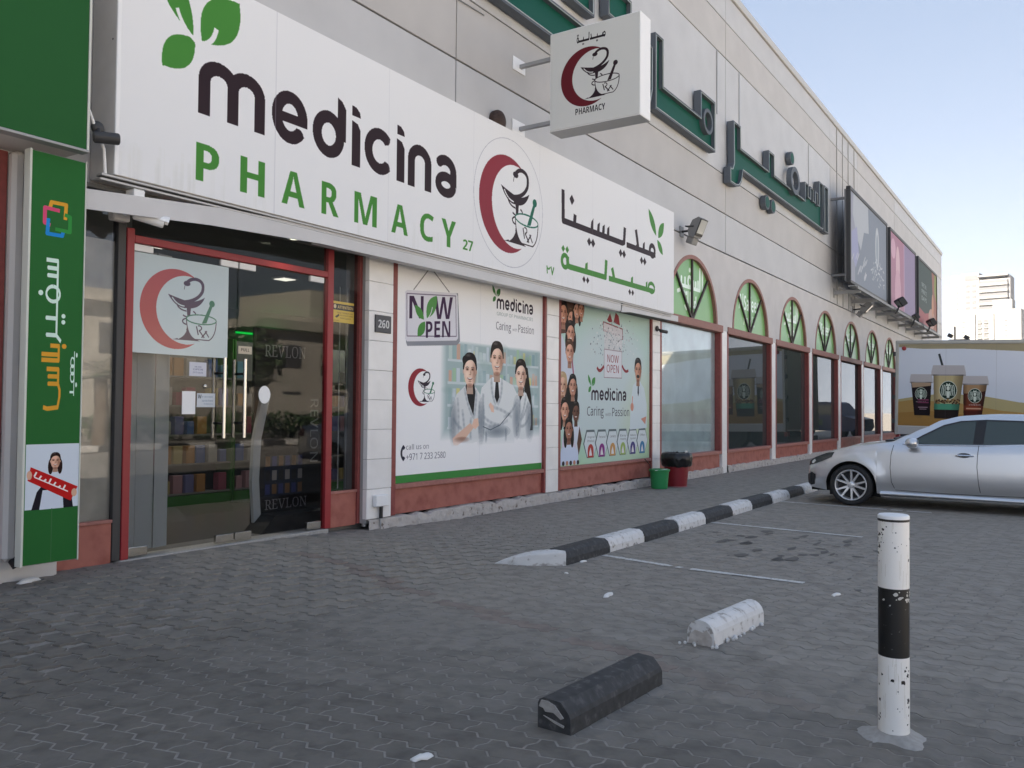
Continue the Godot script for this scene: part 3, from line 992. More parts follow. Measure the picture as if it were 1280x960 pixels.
func sprout(c: Canvas, at: Vector2, s: float, col: Color, white: Color, mirror := 1.0) -> void:
	var f := func(x: float, y: float) -> Vector2: return at + Vector2(x * mirror, y) * s
	leaf(c, f.call(-0.05, 0.03), f.call(-0.50, 0.80), 0.30, col, 0.36)
	leaf(c, f.call(0.06, 0.0), f.call(0.56, 0.64), 0.56, col, 0.60)
	leaf(c, f.call(-0.03, 0.0), f.call(-0.43, -0.43), 0.58, col, 0.56)
	c.stroke(curve(f.call(0.0, -0.03), f.call(0.2, -0.02), f.call(0.25, 0.22)), 0.06 * s, white)
	c.stroke(curve(f.call(-0.02, -0.02), f.call(-0.2, 0.08), f.call(-0.26, 0.26)), 0.045 * s, white)

# crescent with serpent, bowl and mortar, of outer radius R
func emblem(c: Canvas, at: Vector2, R: float, red: Color, dark: Color, green: Color, white: Color, sx := 1.0) -> void:
	var old := c.T
	c.T = Transform2D(Vector2(R * sx, 0), Vector2(0, R), at)
	var p := Canvas.arc(Vector2.ZERO, 1, 1, acos(0.562), TAU - acos(0.562), 48)
	var a := atan2(0.827, 0.562 - 0.31)
	p.append_array(Canvas.arc(Vector2(0.31, 0), 0.866, 0.866, TAU - a, a, 48))
	c.poly(p, red)
	# bowl, stem, foot
	var bowl := curve(Vector2(-0.24, 0.36), Vector2(0.0, 0.0), Vector2(0.32, 0.06))
	bowl.append_array(curve(Vector2(0.42, 0.06), Vector2(0.72, 0.1), Vector2(0.84, 0.38)))
	bowl.append_array(curve(Vector2(0.84, 0.38), Vector2(0.55, 0.2), Vector2(0.3, 0.24)))
	bowl.append_array(curve(Vector2(0.3, 0.24), Vector2(0.05, 0.28), Vector2(-0.24, 0.36)))
	c.poly(bowl, dark)
	c.stroke(curve(Vector2(-0.12, 0.29), Vector2(0.02, 0.1), Vector2(0.24, 0.1)), 0.03, white)
	c.poly([Vector2(0.30, 0.08), Vector2(0.43, 0.08), Vector2(0.39, -0.3), Vector2(0.42, -0.46), Vector2(0.31, -0.46), Vector2(0.34, -0.3)], dark)
	var foot := curve(Vector2(0.31, -0.46), Vector2(0.25, -0.70), Vector2(-0.1, -0.76))
	foot.append_array([Vector2(0.72, -0.76)])
	foot.append_array(curve(Vector2(0.72, -0.76), Vector2(0.48, -0.70), Vector2(0.42, -0.46)))
	c.poly(foot, dark)
	c.stroke(curve(Vector2(0.30, -0.5), Vector2(0.24, -0.66), Vector2(0.06, -0.73)), 0.03, white)
	# serpent
	var sn := curve(Vector2(0.20, 0.20), Vector2(0.62, 0.26), Vector2(0.76, 0.52))
	sn.append_array(curve(Vector2(0.76, 0.52), Vector2(0.84, 0.80), Vector2(0.56, 0.82)))
	sn.append_array(curve(Vector2(0.56, 0.82), Vector2(0.40, 0.82), Vector2(0.30, 0.70)))
	c.stroke(sn, 0.085, dark, true)
	c.ell(Vector2(0.30, 0.68), 0.10, 0.065, dark)
	c.stroke(P2([0.24, 0.62, 0.22, 0.52]), 0.018, dark)
	c.stroke(Canvas.arc(Vector2(0.37, -0.08), 0.2, 0.09, -2.6, 0.9, 14), 0.035, dark)
	c.stroke(Canvas.arc(Vector2(0.35, -0.28), 0.16, 0.08, 0.9, 4.4, 14), 0.035, dark)
	c.stroke(curve(Vector2(0.02, 0.14), Vector2(0.06, 0.0), Vector2(0.3, -0.02)), 0.035, dark)
	# mortar, pestle and the two letters on it
	var mo := [Vector2(0.30, -0.20)]
	mo.append_array(curve(Vector2(0.30, -0.20), Vector2(0.32, -0.62), Vector2(0.56, -0.72)))
	mo.append_array([Vector2(0.98, -0.72)])
	mo.append_array(curve(Vector2(0.98, -0.72), Vector2(1.2, -0.6), Vector2(1.2, -0.20)))
	c.poly(mo, white)
	c.stroke(mo, 0.028, dark)
	c.ell(Vector2(0.75, -0.2), 0.45, 0.12, white)
	c.stroke(Canvas.arc(Vector2(0.75, -0.2), 0.45, 0.12, 0, TAU), 0.03, green)
	c.poly([Vector2(0.76, -0.3), Vector2(0.90, -0.28), Vector2(1.08, 0.18), Vector2(1.0, 0.2)], green)
	c.ell(Vector2(1.06, 0.24), 0.085, 0.085, green)
	c.stroke(P2([0.60, -0.38, 0.66, -0.60]), 0.035, dark)
	c.stroke(Canvas.arc(Vector2(0.68, -0.42), 0.075, 0.06, -1.6, 2.0, 8), 0.03, dark)
	c.stroke(P2([0.68, -0.48, 0.84, -0.66]), 0.035, dark)
	c.stroke(P2([0.92, -0.48, 0.76, -0.66]), 0.035, dark)
	c.stroke(P2([0.86, -0.48, 0.98, -0.64]), 0.03, dark)
	c.T = old

# rounded lower-case wordmark drawn in the units of the big fascia sign (4.233..7.655 x 3.655..4.25)
func wordmark(c: Canvas, lo: Vector2, hi: Vector2, col: Color, bg: Color, wk := 1.0) -> void:
	var old := c.T
	var k := (hi - lo) / Vector2(3.422, 0.595)
	c.T = Transform2D(Vector2(k.x, 0), Vector2(0, k.y), lo - Vector2(4.233, 3.655) * k)
	var w := 0.113 * wk
	var m := P2([4.29, 3.655, 4.29, 3.93])
	m.append_array(Canvas.arc(Vector2(4.43, 3.945), 0.14, 0.12, PI, 0, 12))
	m.append(Vector2(4.57, 3.655))
	c.stroke(m, w, col)
	m = Canvas.arc(Vector2(4.71, 3.945), 0.14, 0.12, PI, 0, 12)
	m.append(Vector2(4.85, 3.655))
	c.stroke(m, w, col)
	c.stroke(Canvas.arc(Vector2(5.19, 3.893), 0.152, 0.18, 0.0, TAU - 0.62, 26), w, col)
	c.stroke(P2([5.05, 3.885, 5.395, 3.885]), w * 0.8, col)
	c.stroke(Canvas.arc(Vector2(5.665, 3.875), 0.148, 0.165, 0, TAU, 26), w, col)
	c.poly(P2([5.78, 3.87, 5.78, 4.26, 5.84, 4.235, 5.89, 4.17, 5.89, 3.85]), col)
	for x in [6.03, 6.69]:
		c.poly(P2([x - 0.06, 3.66, x + 0.06, 3.66, x + 0.06, 4.02, x + 0.02, 4.08, x - 0.06, 4.10]), col)
		c.poly(P2([x - 0.058, 4.15, x + 0.062, 4.15, x + 0.05, 4.20, x, 4.24, x - 0.058, 4.245]), col)
	c.stroke(Canvas.arc(Vector2(6.37, 3.893), 0.165, 0.178, 0.75, TAU - 0.75, 24), w, col)
	m = P2([6.863, 3.655, 6.863, 3.92])
	m.append_array(Canvas.arc(Vector2(7.004, 3.94), 0.141, 0.13, PI, 0, 12))
	m.append(Vector2(7.145, 3.655))
	c.stroke(m, w, col)
	m = Canvas.arc(Vector2(7.45, 3.955), 0.145, 0.12, 2.6, 0, 12)
	m.append(Vector2(7.595, 3.80))
	c.stroke(m, w, col)
	c.stroke(Canvas.arc(Vector2(7.46, 3.80), 0.137, 0.092, 0, TAU, 20), w * 0.92, col)
	c.T = old

# the name in Arabic, in the units of the big sign
func arabic_name(c: Canvas, k: Color) -> void:
	var w := 0.085
	c.stroke(P2([10.075, 4.33, 10.085, 3.90, 10.40, 3.90, 10.42, 4.05]), w, k)
	c.poly(P2([10.255, 4.24, 10.325, 4.315, 10.395, 4.24, 10.325, 4.165]), k)
	c.stroke(P2([10.35, 3.90, 11.92, 3.90, 11.99, 3.92, 12.015, 4.16]), w, k)
	for x in [10.92, 11.12, 11.28, 11.435]:
		c.poly(P2([x - 0.045, 3.9, x + 0.045, 3.9, x + 0.05, 4.08 if x > 11 else 4.10, x - 0.02, 4.04]), k)
	c.stroke(P2([12.08, 3.90, 12.44, 3.90, 12.50, 3.96, 12.42, 4.20]), w, k)
	c.stroke(P2([12.44, 3.90, 13.12, 3.90]), w, k)
	c.poly(P2([12.67, 3.9, 12.76, 3.9, 12.76, 4.06, 12.69, 4.02]), k)
	c.stroke(Canvas.arc(Vector2(13.06, 3.96), 0.10, 0.09, 0, TAU, 18), w * 0.9, k)
	c.stroke(P2([13.16, 3.96, 13.16, 3.86]), w * 0.7, k)
	for x in [10.84, 10.96, 11.87, 11.99, 12.64, 12.76]:
		c.poly(P2([x - 0.065, 3.735, x, 3.80, x + 0.065, 3.735, x, 3.67]), k)

func arabic_pharmacy(c: Canvas, k: Color, dots: Color) -> void:
	var w := 0.082
	c.stroke(Canvas.arc(Vector2(10.14, 3.345), 0.085, 0.085, 0, TAU, 18), w * 0.8, k)
	c.stroke(P2([10.21, 3.42, 10.22, 3.29, 10.40, 3.285, 11.36, 3.285, 11.385, 3.55]), w, k)
	c.poly(P2([10.71, 3.29, 10.80, 3.29, 10.80, 3.43, 10.73, 3.40]), k)
	c.stroke(P2([11.47, 3.285, 11.60, 3.285, 11.64, 3.33, 11.58, 3.46]), w, k)
	c.stroke(P2([11.60, 3.285, 13.10, 3.285]), w, k)
	c.poly(P2([12.23, 3.29, 12.32, 3.29, 12.32, 3.43, 12.25, 3.40]), k)
	c.stroke(Canvas.arc(Vector2(13.03, 3.335), 0.12, 0.075, 0, TAU, 18), w * 0.7, k)
	c.poly(P2([12.80, 3.29, 12.87, 3.29, 12.87, 3.42, 12.81, 3.40]), k)
	for x in [10.09, 10.20]:
		c.poly(P2([x - 0.05, 3.515, x, 3.565, x + 0.05, 3.515, x, 3.465]), k)
	for x in [10.69, 10.80, 12.20, 12.31]:
		c.poly(P2([x - 0.05, 3.165, x, 3.215, x + 0.05, 3.165, x, 3.115]), dots)

func small_arabic(c: Canvas, x0: float, x1: float, y: float, h: float, col: Color, sd: int) -> void:
	# a short joined word in thin strokes
	var r := RandomNumberGenerator.new()
	r.seed = sd
	var n := 6
	c.stroke(P2([x0, y, x1, y]), h * 0.09, col)
	for i in n:
		var x := lerpf(x0, x1, (i + 0.5) / n)
		var k := r.randi_range(0, 3)
		if k == 0: c.stroke(P2([x, y, x, y + h]), h * 0.09, col)
		elif k == 1: c.stroke(P2([x, y, x, y + h * 0.45]), h * 0.09, col)
		elif k == 2: c.stroke(Canvas.arc(Vector2(x, y + h * 0.2), h * 0.2, h * 0.2, 0, TAU, 10), h * 0.08, col)
		else: c.ell(Vector2(x, y - h * 0.25), h * 0.1, h * 0.1, col)


func pharmacy_signs() -> void:
	# long fascia sign
	var white := rgb(0.80, 0.80, 0.81)
	var green := rgb(0.065, 0.25, 0.042)
	var c := Canvas.new(Vector2(3.54, 2.99), Vector2(13.98, 4.79), 2048, white)
	var mug := rgb(0.030, 0.016, 0.021)
	sprout(c, Vector2(4.215, 4.235), 0.72, green, white)
	wordmark(c, Vector2(4.233, 3.655), Vector2(7.655, 4.25), mug, white)
	for l in [["P", 4.225, 4.443], ["H", 4.658, 4.914], ["A", 5.106, 5.376], ["R", 5.583, 5.806], ["M", 6.02, 6.341], ["A", 6.559, 6.818], ["C", 7.018, 7.25], ["Y", 7.389, 7.65]]:
		c.text(l[0], l[1], 3.108, l[2], 3.412, green, "Droid Sans", 700)
	c.text("27", 7.788, 3.128, 7.984, 3.248, green, "Droid Sans", 700)
	c.stroke(Canvas.arc(Vector2(8.765, 3.865), 0.775, 0.80, 0, TAU, 64), 0.008, rgb(0.45, 0.45, 0.5))
	emblem(c, Vector2(8.70, 3.84), 0.605, rgb(0.27, 0.035, 0.05), mug, rgb(0.01, 0.13, 0.08), white)
	arabic_name(c, mug)
	arabic_pharmacy(c, green, mug)
	c.stroke(P2([9.66, 3.215, 9.67, 3.11]), 0.025, green); c.stroke(Canvas.arc(Vector2(9.70, 3.21), 0.04, 0.035, PI, TAU, 8), 0.022, green)
	c.stroke(P2([9.765, 3.215, 9.80, 3.115, 9.84, 3.215]), 0.025, green)
	leaf(c, Vector2(13.22, 4.24), Vector2(12.905, 4.64), 0.32, green)
	leaf(c, Vector2(13.30, 4.22), Vector2(13.54, 4.52), 0.45, green)
	leaf(c, Vector2(13.26, 4.18), Vector2(13.50, 3.96), 0.42, green)
	# grime along the edges of the panel
	var r := RandomNumberGenerator.new()
	r.seed = 14
	for i in 90:
		var x := r.randf_range(3.54, 13.98) if i > 30 else r.randf_range(3.54, 4.2)
		var h := r.randf_range(0.05, 0.3)
		c.rect(x, 2.99, x + r.randf_range(0.01, 0.05), 2.99 + h, Color(0.7, 0.69, 0.67, 0.035))
	for x in [5.02, 6.5, 7.98, 9.46, 10.94, 12.42]:
		c.rect(x, 2.99, x + 0.006, 4.79, Color(0.7, 0.7, 0.74, 0.35))
	var s := thing("pharmacy_sign", "long white fascia signboard lettered medicina PHARMACY with a red crescent", "signboard", Vector3(0, 0, 0))
	part("sign_box", B(3.54, 2.99, 0.004, 13.98, 4.79, 0.312, 0.004), M["sign_edge"], s)
	part("sign_face", B(3.545, 2.995, 0.313, 13.975, 4.785, 0.320, 0.0, true), matte("fascia_print", 0.45, 0.0, c.tex()), s)
	part("edge_trim", B(3.538, 2.99, 0.3125, 3.57, 4.79, 0.328, 0.003), M["white_paint"], s)
	part("rail", B(3.45, 2.935, 0.20, 13.9, 2.955, 0.30, 0.004), M["alum"], s)
	part("rail", B(3.45, 2.965, 0.24, 13.9, 2.985, 0.315, 0.004), M["alum"], s)
	for x in [3.72, 4.5, 5.3]:
		part("rail_clip", B(x, 2.86, 0.18, x + 0.09, 2.934, 0.29, 0.005), M["white_paint"], s)
	for y in [3.25, 4.0, 4.3]:
		part("rivet", MB.new().ball(Vector3(3.538, y, 0.27), Vector3(0.003, 0.008, 0.008), 8, 4), M["dark_metal"], s)
	# canopy below it, over the entrance and the posters
	var cn := thing("entrance_canopy", "sagging white canopy strip under the fascia sign above the shop entrance", "canopy")
	part("fascia_panel", MB.new().prism(V2s([3.33, 2.70, 4.4, 2.78, 5.6, 2.832, 11.93, 2.846, 11.93, 2.982, 5.6, 2.975, 4.66, 2.952, 3.33, 2.845]), 0.285, 0.298), M["canopy_white"], cn)
	part("fascia_panel", MB.new().prism(V2s([12.02, 2.90, 12.0, 2.95, 11.97, 2.83, 12.3, 2.862, 14.25, 2.885, 14.25, 2.985, 12.02, 2.985]), 0.275, 0.290), M["canopy_white"], cn)
	part("fascia_lip", B(5.6, 2.836, 0.18, 11.93, 2.848, 0.284), M["canopy_white"], cn)
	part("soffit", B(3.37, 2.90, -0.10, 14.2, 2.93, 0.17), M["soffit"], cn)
	var lm := mat("lamp_lens", rgb(0.7, 0.72, 0.6), 0.3)
	lm.emission_enabled = true; lm.emission = Color(1.0, 1.0, 0.88); lm.emission_energy_multiplier = 0.2
	var dl := part("downlight", MB.new().lathe([Vector2(0.0, 0), Vector2(0.05, 0.0), Vector2(0.066, -0.003), Vector2(0.075, 0.012), Vector2(0.075, 0.03)], 20), M["white_paint"], cn, Vector3(5.50, 2.885, 0.06))
	part("lens", MB.new().lathe([Vector2(0.0, -0.008), Vector2(0.04, -0.006), Vector2(0.046, 0.001)], 16), lm, dl)
	var sl := SpotLight3D.new()
	sl.light_color = Color(1.0, 0.97, 0.85); sl.light_energy = 0.02; sl.spot_angle = 60; sl.spot_range = 20; sl.spot_attenuation = 2.0; sl.light_size = 0.04
	sl.position = Vector3(0, -0.02, 0); sl.rotation.x = -PI / 2; sl.shadow_enabled = true
	dl.add_child(sl)
	# projecting box sign on two arms
	var pale := rgb(0.66, 0.66, 0.63)
	c = Canvas.new(Vector2(0, 0), Vector2(1.285, 1.285), 640, pale)
	emblem(c, Vector2(0.545, 0.62), 0.385, rgb(0.13, 0.015, 0.022), rgb(0.03, 0.016, 0.022), rgb(0.03, 0.016, 0.022), pale)
	c.text("PHARMACY", 0.38, 0.145, 0.81, 0.225, rgb(0.02, 0.015, 0.018), "Droid Sans", 700)
	c.T = Transform2D(Vector2(0.133, 0), Vector2(0, 0.36), Vector2(0.40 - 10.07 * 0.133, 1.10 - 3.285 * 0.36))
	arabic_pharmacy(c, rgb(0.02, 0.015, 0.018), rgb(0.02, 0.015, 0.018))
	c.T = Transform2D()
	var ps := thing("projecting_sign", "square box sign with red crescent and PHARMACY lettering jutting from the wall on arms", "sign", Vector3(9.40, 4.90, 0.50))
	part("sign_box", B(0.004, 0.0, 0.0, 0.30, 1.285, 1.285, 0.008), M["white_paint"], ps)
	var fm := matte("box_sign_print", 0.5, 0.0, c.tex())
	var f1 := MB.new()
	f1.X = Transform3D(Basis(Vector3(0, 0, 1), Vector3(0, 1, 0), Vector3(-1, 0, 0)), Vector3(0, 0, 0))
	f1.box(Vector3(0.012, 0.012, -0.003), Vector3(1.273, 1.273, 0.002), 0.0, true)
	part("sign_face", f1, fm, ps)
	part("sign_base", B(0.006, -0.006, 0.004, 0.296, -0.001, 1.28), M["alum_dull"], ps)
	for y in [0.14, 0.98]:
		part("bracket_arm", B(-0.02 + 0.04, y - 0.025, -0.49, 0.075, y + 0.025, -0.001, 0.003), M["alum_dull"], ps)
		part("bracket_plate", B(-0.13, y - 0.08, -0.498, 0.17, y + 0.10, -0.485, 0.003), M["white_paint"], ps)
	# big green board at the left and the tall green board below it
	var gb := thing("green_fascia_board", "large plain green signboard above the supermarket door at the far left", "signboard")
	part("panel", B(-1.0, 3.075, 0.38, 3.255, 5.6, 0.45, 0.004), M["green_board"], gb)
	part("edge_strip", B(3.2555, 3.06, 0.38, 3.272, 5.6, 0.455, 0.003), M["board_edge"], gb)
	part("edge_strip", B(-1.0, 3.055, 0.37, 3.272, 3.0745, 0.458, 0.003), M["alum_dull"], gb)
	part("soffit", B(-1.0, 3.06, 0.005, 3.25, 3.074, 0.369), M["cream_paint"], gb)
	c = Canvas.new(Vector2(2.935, 0.24), Vector2(3.315, 3.015), 280, rgb(0.022, 0.135, 0.030))
	var wt := Color(0.84, 0.93, 0.88)
	var og := Color(0.86, 0.62, 0.20)
	for q in [[0.0, og, 3.12, 2.66], [PI / 2, Color(0.84, 0.30, 0.46), 3.06, 2.585], [PI, Color(0.13, 0.53, 0.82), 3.11, 2.50], [-PI / 2, Color(0.20, 0.55, 0.25), 3.18, 2.565]]:
		c.T = Transform2D(q[0], Vector2(q[2], q[3]))
		c.stroke(P2([-0.055, -0.01, -0.045, 0.03, 0.06, 0.03, 0.055, -0.075]), 0.026, q[1])
	# white word, then the orange one, reading downwards
	c.T = Transform2D(Vector2(0, 0.52), Vector2(-0.24, 0), Vector2(3.13, 1.72))
	for st in [P2([1.1, 0.34, 1.1, 0.0, 1.0, 0.0, 1.0, 0.28, 1.0, 0.0, 0.9, 0.0, 0.9, 0.28, 0.9, 0.0, 0.62, 0.0]), P2([0.62, 0.0, 0.34, 0.0, 0.34, 0.3, 0.34, 0.0, 0.12, 0.0, 0.12, 0.28, 0.12, 0.0, 0.04, -0.14])]:
		c.stroke(st, 0.055, wt)
	c.stroke(Canvas.arc(Vector2(0.66, 0.12), 0.1, 0.2, 0, TAU, 18), 0.05, wt)
	c.ell(Vector2(0.66, 0.48), 0.035, 0.07, wt); c.ell(Vector2(0.30, -0.2), 0.03, 0.06, wt); c.ell(Vector2(0.38, -0.2), 0.03, 0.06, wt)
	c.T = Transform2D(Vector2(0, 0.50), Vector2(-0.24, 0), Vector2(3.15, 1.22))
	for st in [P2([0.98, 0.25, 0.98, 0.0, 0.78, 0.0, 0.78, 0.5]), P2([0.86, 0.0, 0.86, 0.5]), P2([0.66, 0.34, 0.66, 0.0, 0.56, 0.0, 0.56, 0.28, 0.56, 0.0, 0.46, 0.0, 0.46, 0.28, 0.46, 0.0, 0.38, -0.05, 0.28, -0.05, 0.14, 0.0, 0.12, 0.3, 0.14, 0.42])]:
		c.stroke(st, 0.06, og)
	c.ell(Vector2(0.98, -0.16), 0.035, 0.07, og)
	c.T = Transform2D(Vector2(0, 0.31), Vector2(-0.12, 0), Vector2(3.265, 1.37))
	small_arabic(c, 0.0, 1.0, 0.0, 0.55, wt, 4)
	c.T = Transform2D()
	# photograph of a woman holding a red card
	c.rect(2.94, 0.605, 3.315, 1.04, Color(0.83, 0.86, 0.90))
	portrait(c, Vector2(3.145, 0.925), 0.105, Color(0.14, 0.07, 0.05), Color(0.86, 0.68, 0.58), true)
	c.poly(P2([2.985, 0.60, 3.02, 0.72, 3.08, 0.79, 3.2, 0.79, 3.26, 0.72, 3.28, 0.60]), Color(0.10, 0.09, 0.13))
	c.poly(P2([3.04, 0.60, 3.06, 0.73, 3.2, 0.73, 3.21, 0.60]), Color(0.82, 0.85, 0.9))
	c.poly(P2([2.955, 0.80, 2.975, 0.89, 3.31, 0.74, 3.26, 0.645]), Color(0.75, 0.10, 0.10))
	for i in 7:
		var x := 3.0 + i * 0.034
		c.stroke(P2([x, 0.825 - i * 0.0165, x + 0.016, 0.855 - i * 0.0165 - 0.01 * (i % 3)]), 0.012, Color(0.95, 0.92, 0.9))
	c.stroke(P2([3.0, 0.822, 3.24, 0.71]), 0.008, Color(0.95, 0.92, 0.9))
	c.ell(Vector2(2.967, 0.835), 0.018, 0.03, Color(0.86, 0.68, 0.58)); c.ell(Vector2(3.285, 0.70), 0.02, 0.028, Color(0.86, 0.68, 0.58))
	c.rect(3.125, 0.24, 3.13, 0.605, Color(0.25, 0.42, 0.27))
	var tb := thing("tall_green_board", "tall narrow green board with orange Arabic words and a woman holding a red card", "signboard")
	part("board", B(2.935, 0.24, 0.30, 3.315, 3.015, 0.345, 0.003), M["alum_dull"], tb)
	part("print", B(2.942, 0.245, 0.3455, 3.308, 3.01, 0.350, 0.0, true), matte("tall_board_print", 0.55, 0.0, c.tex()), tb)
	part("edge_strip", B(2.925, 0.235, 0.28, 2.941, 3.02, 0.356, 0.003), M["board_edge"], tb)
	part("edge_strip", B(3.309, 0.235, 0.28, 3.318, 3.02, 0.356, 0.003), M["board_edge"], tb)
	for y in [0.5, 1.6, 2.7]:
		part("standoff", B(3.2, y, 0.013, 3.26, y + 0.06, 0.299), M["alum_dull"], tb)
	# rounded white downpipe and the red frame of the next door
	var dp := thing("downpipe", "pale square downpipe on the wall beside the tall green board", "downpipe", Vector3(2.985, 0, 0))
	part("pipe", B(-0.045, 0.24, 0.02, 0.045, 3.05, 0.11, 0.025), M["cream_paint"], dp)
	part("spout", MB.new().tube([Vector3(0.02, 0.26, 0.08), Vector3(0.05, 0.2, 0.10)], 0.03, 10), M["black"], dp)
	solo("red_door_frame", B(2.78, 0.0, 0.014, 2.942, 3.05, 0.03, 0.004), M["red_frame"], "dark red door frame post of the supermarket at the left edge", "door frame")

# soft spot of printed tone
func soft(c: Canvas, at: Vector2, rx: float, ry: float, col: Color, a: float) -> void:
	for i in 6:
		var t := 1.0 - i / 6.0
		c.ell(at, rx * t, ry * t, Color(col, a / 3.0))

# a small printed head: hair, face with light and shade, features
func portrait(c: Canvas, at: Vector2, h: float, hair: Color, skin: Color, long_hair := false) -> void:
	var w := h * 0.335
	var f := func(x: float, y: float) -> Vector2: return at + Vector2(x * w, y * h)
	var dark := Color(skin.r * 0.55, skin.g * 0.42, skin.b * 0.38)
	var lite := Color(minf(1, skin.r * 1.12), minf(1, skin.g * 1.13), minf(1, skin.b * 1.15))
	if long_hair:
		for q in [-1, 1]:
			c.ell(f.call(q * 0.95, -0.36), w * 0.50, h * 0.50, hair)
	c.poly([f.call(-0.42, -0.3), f.call(0.42, -0.3), f.call(0.52, -0.72), f.call(-0.52, -0.72)], skin.darkened(0.22))
	c.ell(f.call(0, 0.10), w * 1.10, h * 0.45, hair)
	for q in [-1, 1]:
		c.ell(f.call(q * 0.98, -0.03), w * 0.13, h * 0.08, skin.darkened(0.12))
	var face := [f.call(-0.95, 0.12)]
	face.append_array(curve(f.call(-0.95, 0.05), f.call(-0.95, -0.36), f.call(-0.25, -0.49)))
	face.append_array(curve(f.call(0.25, -0.49), f.call(0.95, -0.36), f.call(0.95, 0.05)))
	face.append_array(curve(f.call(0.95, 0.12), f.call(0.8, 0.42), f.call(0.0, 0.42)))
	face.append_array(curve(f.call(0.0, 0.42), f.call(-0.8, 0.42), f.call(-0.95, 0.12)))
	c.poly(face, skin)
	soft(c, f.call(0.70, -0.08), w * 0.42, h * 0.42, dark, 0.34)
	soft(c, f.call(-0.25, 0.22), w * 0.6, h * 0.16, lite, 0.6)
	soft(c, f.call(-0.42, -0.12), w * 0.34, h * 0.12, lite, 0.6)
	soft(c, f.call(0.02, -0.46), w * 0.6, h * 0.08, dark, 0.5)
	# hairline with a side parting
	var top := [f.call(-1.05, 0.02)]
	top.append_array(curve(f.call(-1.05, 0.05), f.call(-1.2, 0.58), f.call(0.05, 0.56)))
	top.append_array(curve(f.call(0.05, 0.56), f.call(1.2, 0.56), f.call(1.05, 0.02)))
	top.append_array(curve(f.call(0.93, 0.02), f.call(0.9, 0.26), f.call(0.25, 0.33)))
	top.append_array(curve(f.call(0.25, 0.33), f.call(-0.75, 0.34), f.call(-0.93, 0.02)))
	c.poly(top, hair)
	soft(c, f.call(-0.3, 0.47), w * 0.5, h * 0.06, hair.lightened(0.35), 0.5)
	for q in [-1, 1]:
		soft(c, f.call(q * 0.42, 0.04), w * 0.30, h * 0.055, dark, 0.7)
		c.ell(f.call(q * 0.41, 0.035), w * 0.12, h * 0.016, Color(0.13, 0.09, 0.08))
		c.stroke([f.call(q * 0.2, 0.095), f.call(q * 0.45, 0.115), f.call(q * 0.68, 0.085)], h * 0.017, hair.lightened(0.08))
	soft(c, f.call(0.14, -0.06), w * 0.12, h * 0.1, dark, 0.4)
	c.stroke([f.call(-0.14, -0.125), f.call(0.16, -0.125)], h * 0.014, dark)
	c.poly(Canvas.arc(f.call(0, -0.215), w * 0.40, h * 0.075, PI, TAU, 10), Color(0.56, 0.27, 0.25))
	c.poly(Canvas.arc(f.call(0, -0.215), w * 0.34, h * 0.045, PI, TAU, 10), Color(0.90, 0.87, 0.84))
	soft(c, f.call(0, -0.33), w * 0.3, h * 0.03, dark, 0.35)

# folds and shade on printed cloth
func folds(c: Canvas, pts: Array, shade: Color) -> void:
	for i in range(0, pts.size(), 3):
		var q := curve(pts[i], pts[i + 1], pts[i + 2], 6)
		for w in [0.055, 0.038, 0.022]:
			c.stroke(q, w, Color(shade, 0.075))

func coat(c: Canvas, pts: Array, col: Color) -> void:
	c.poly(pts, col)

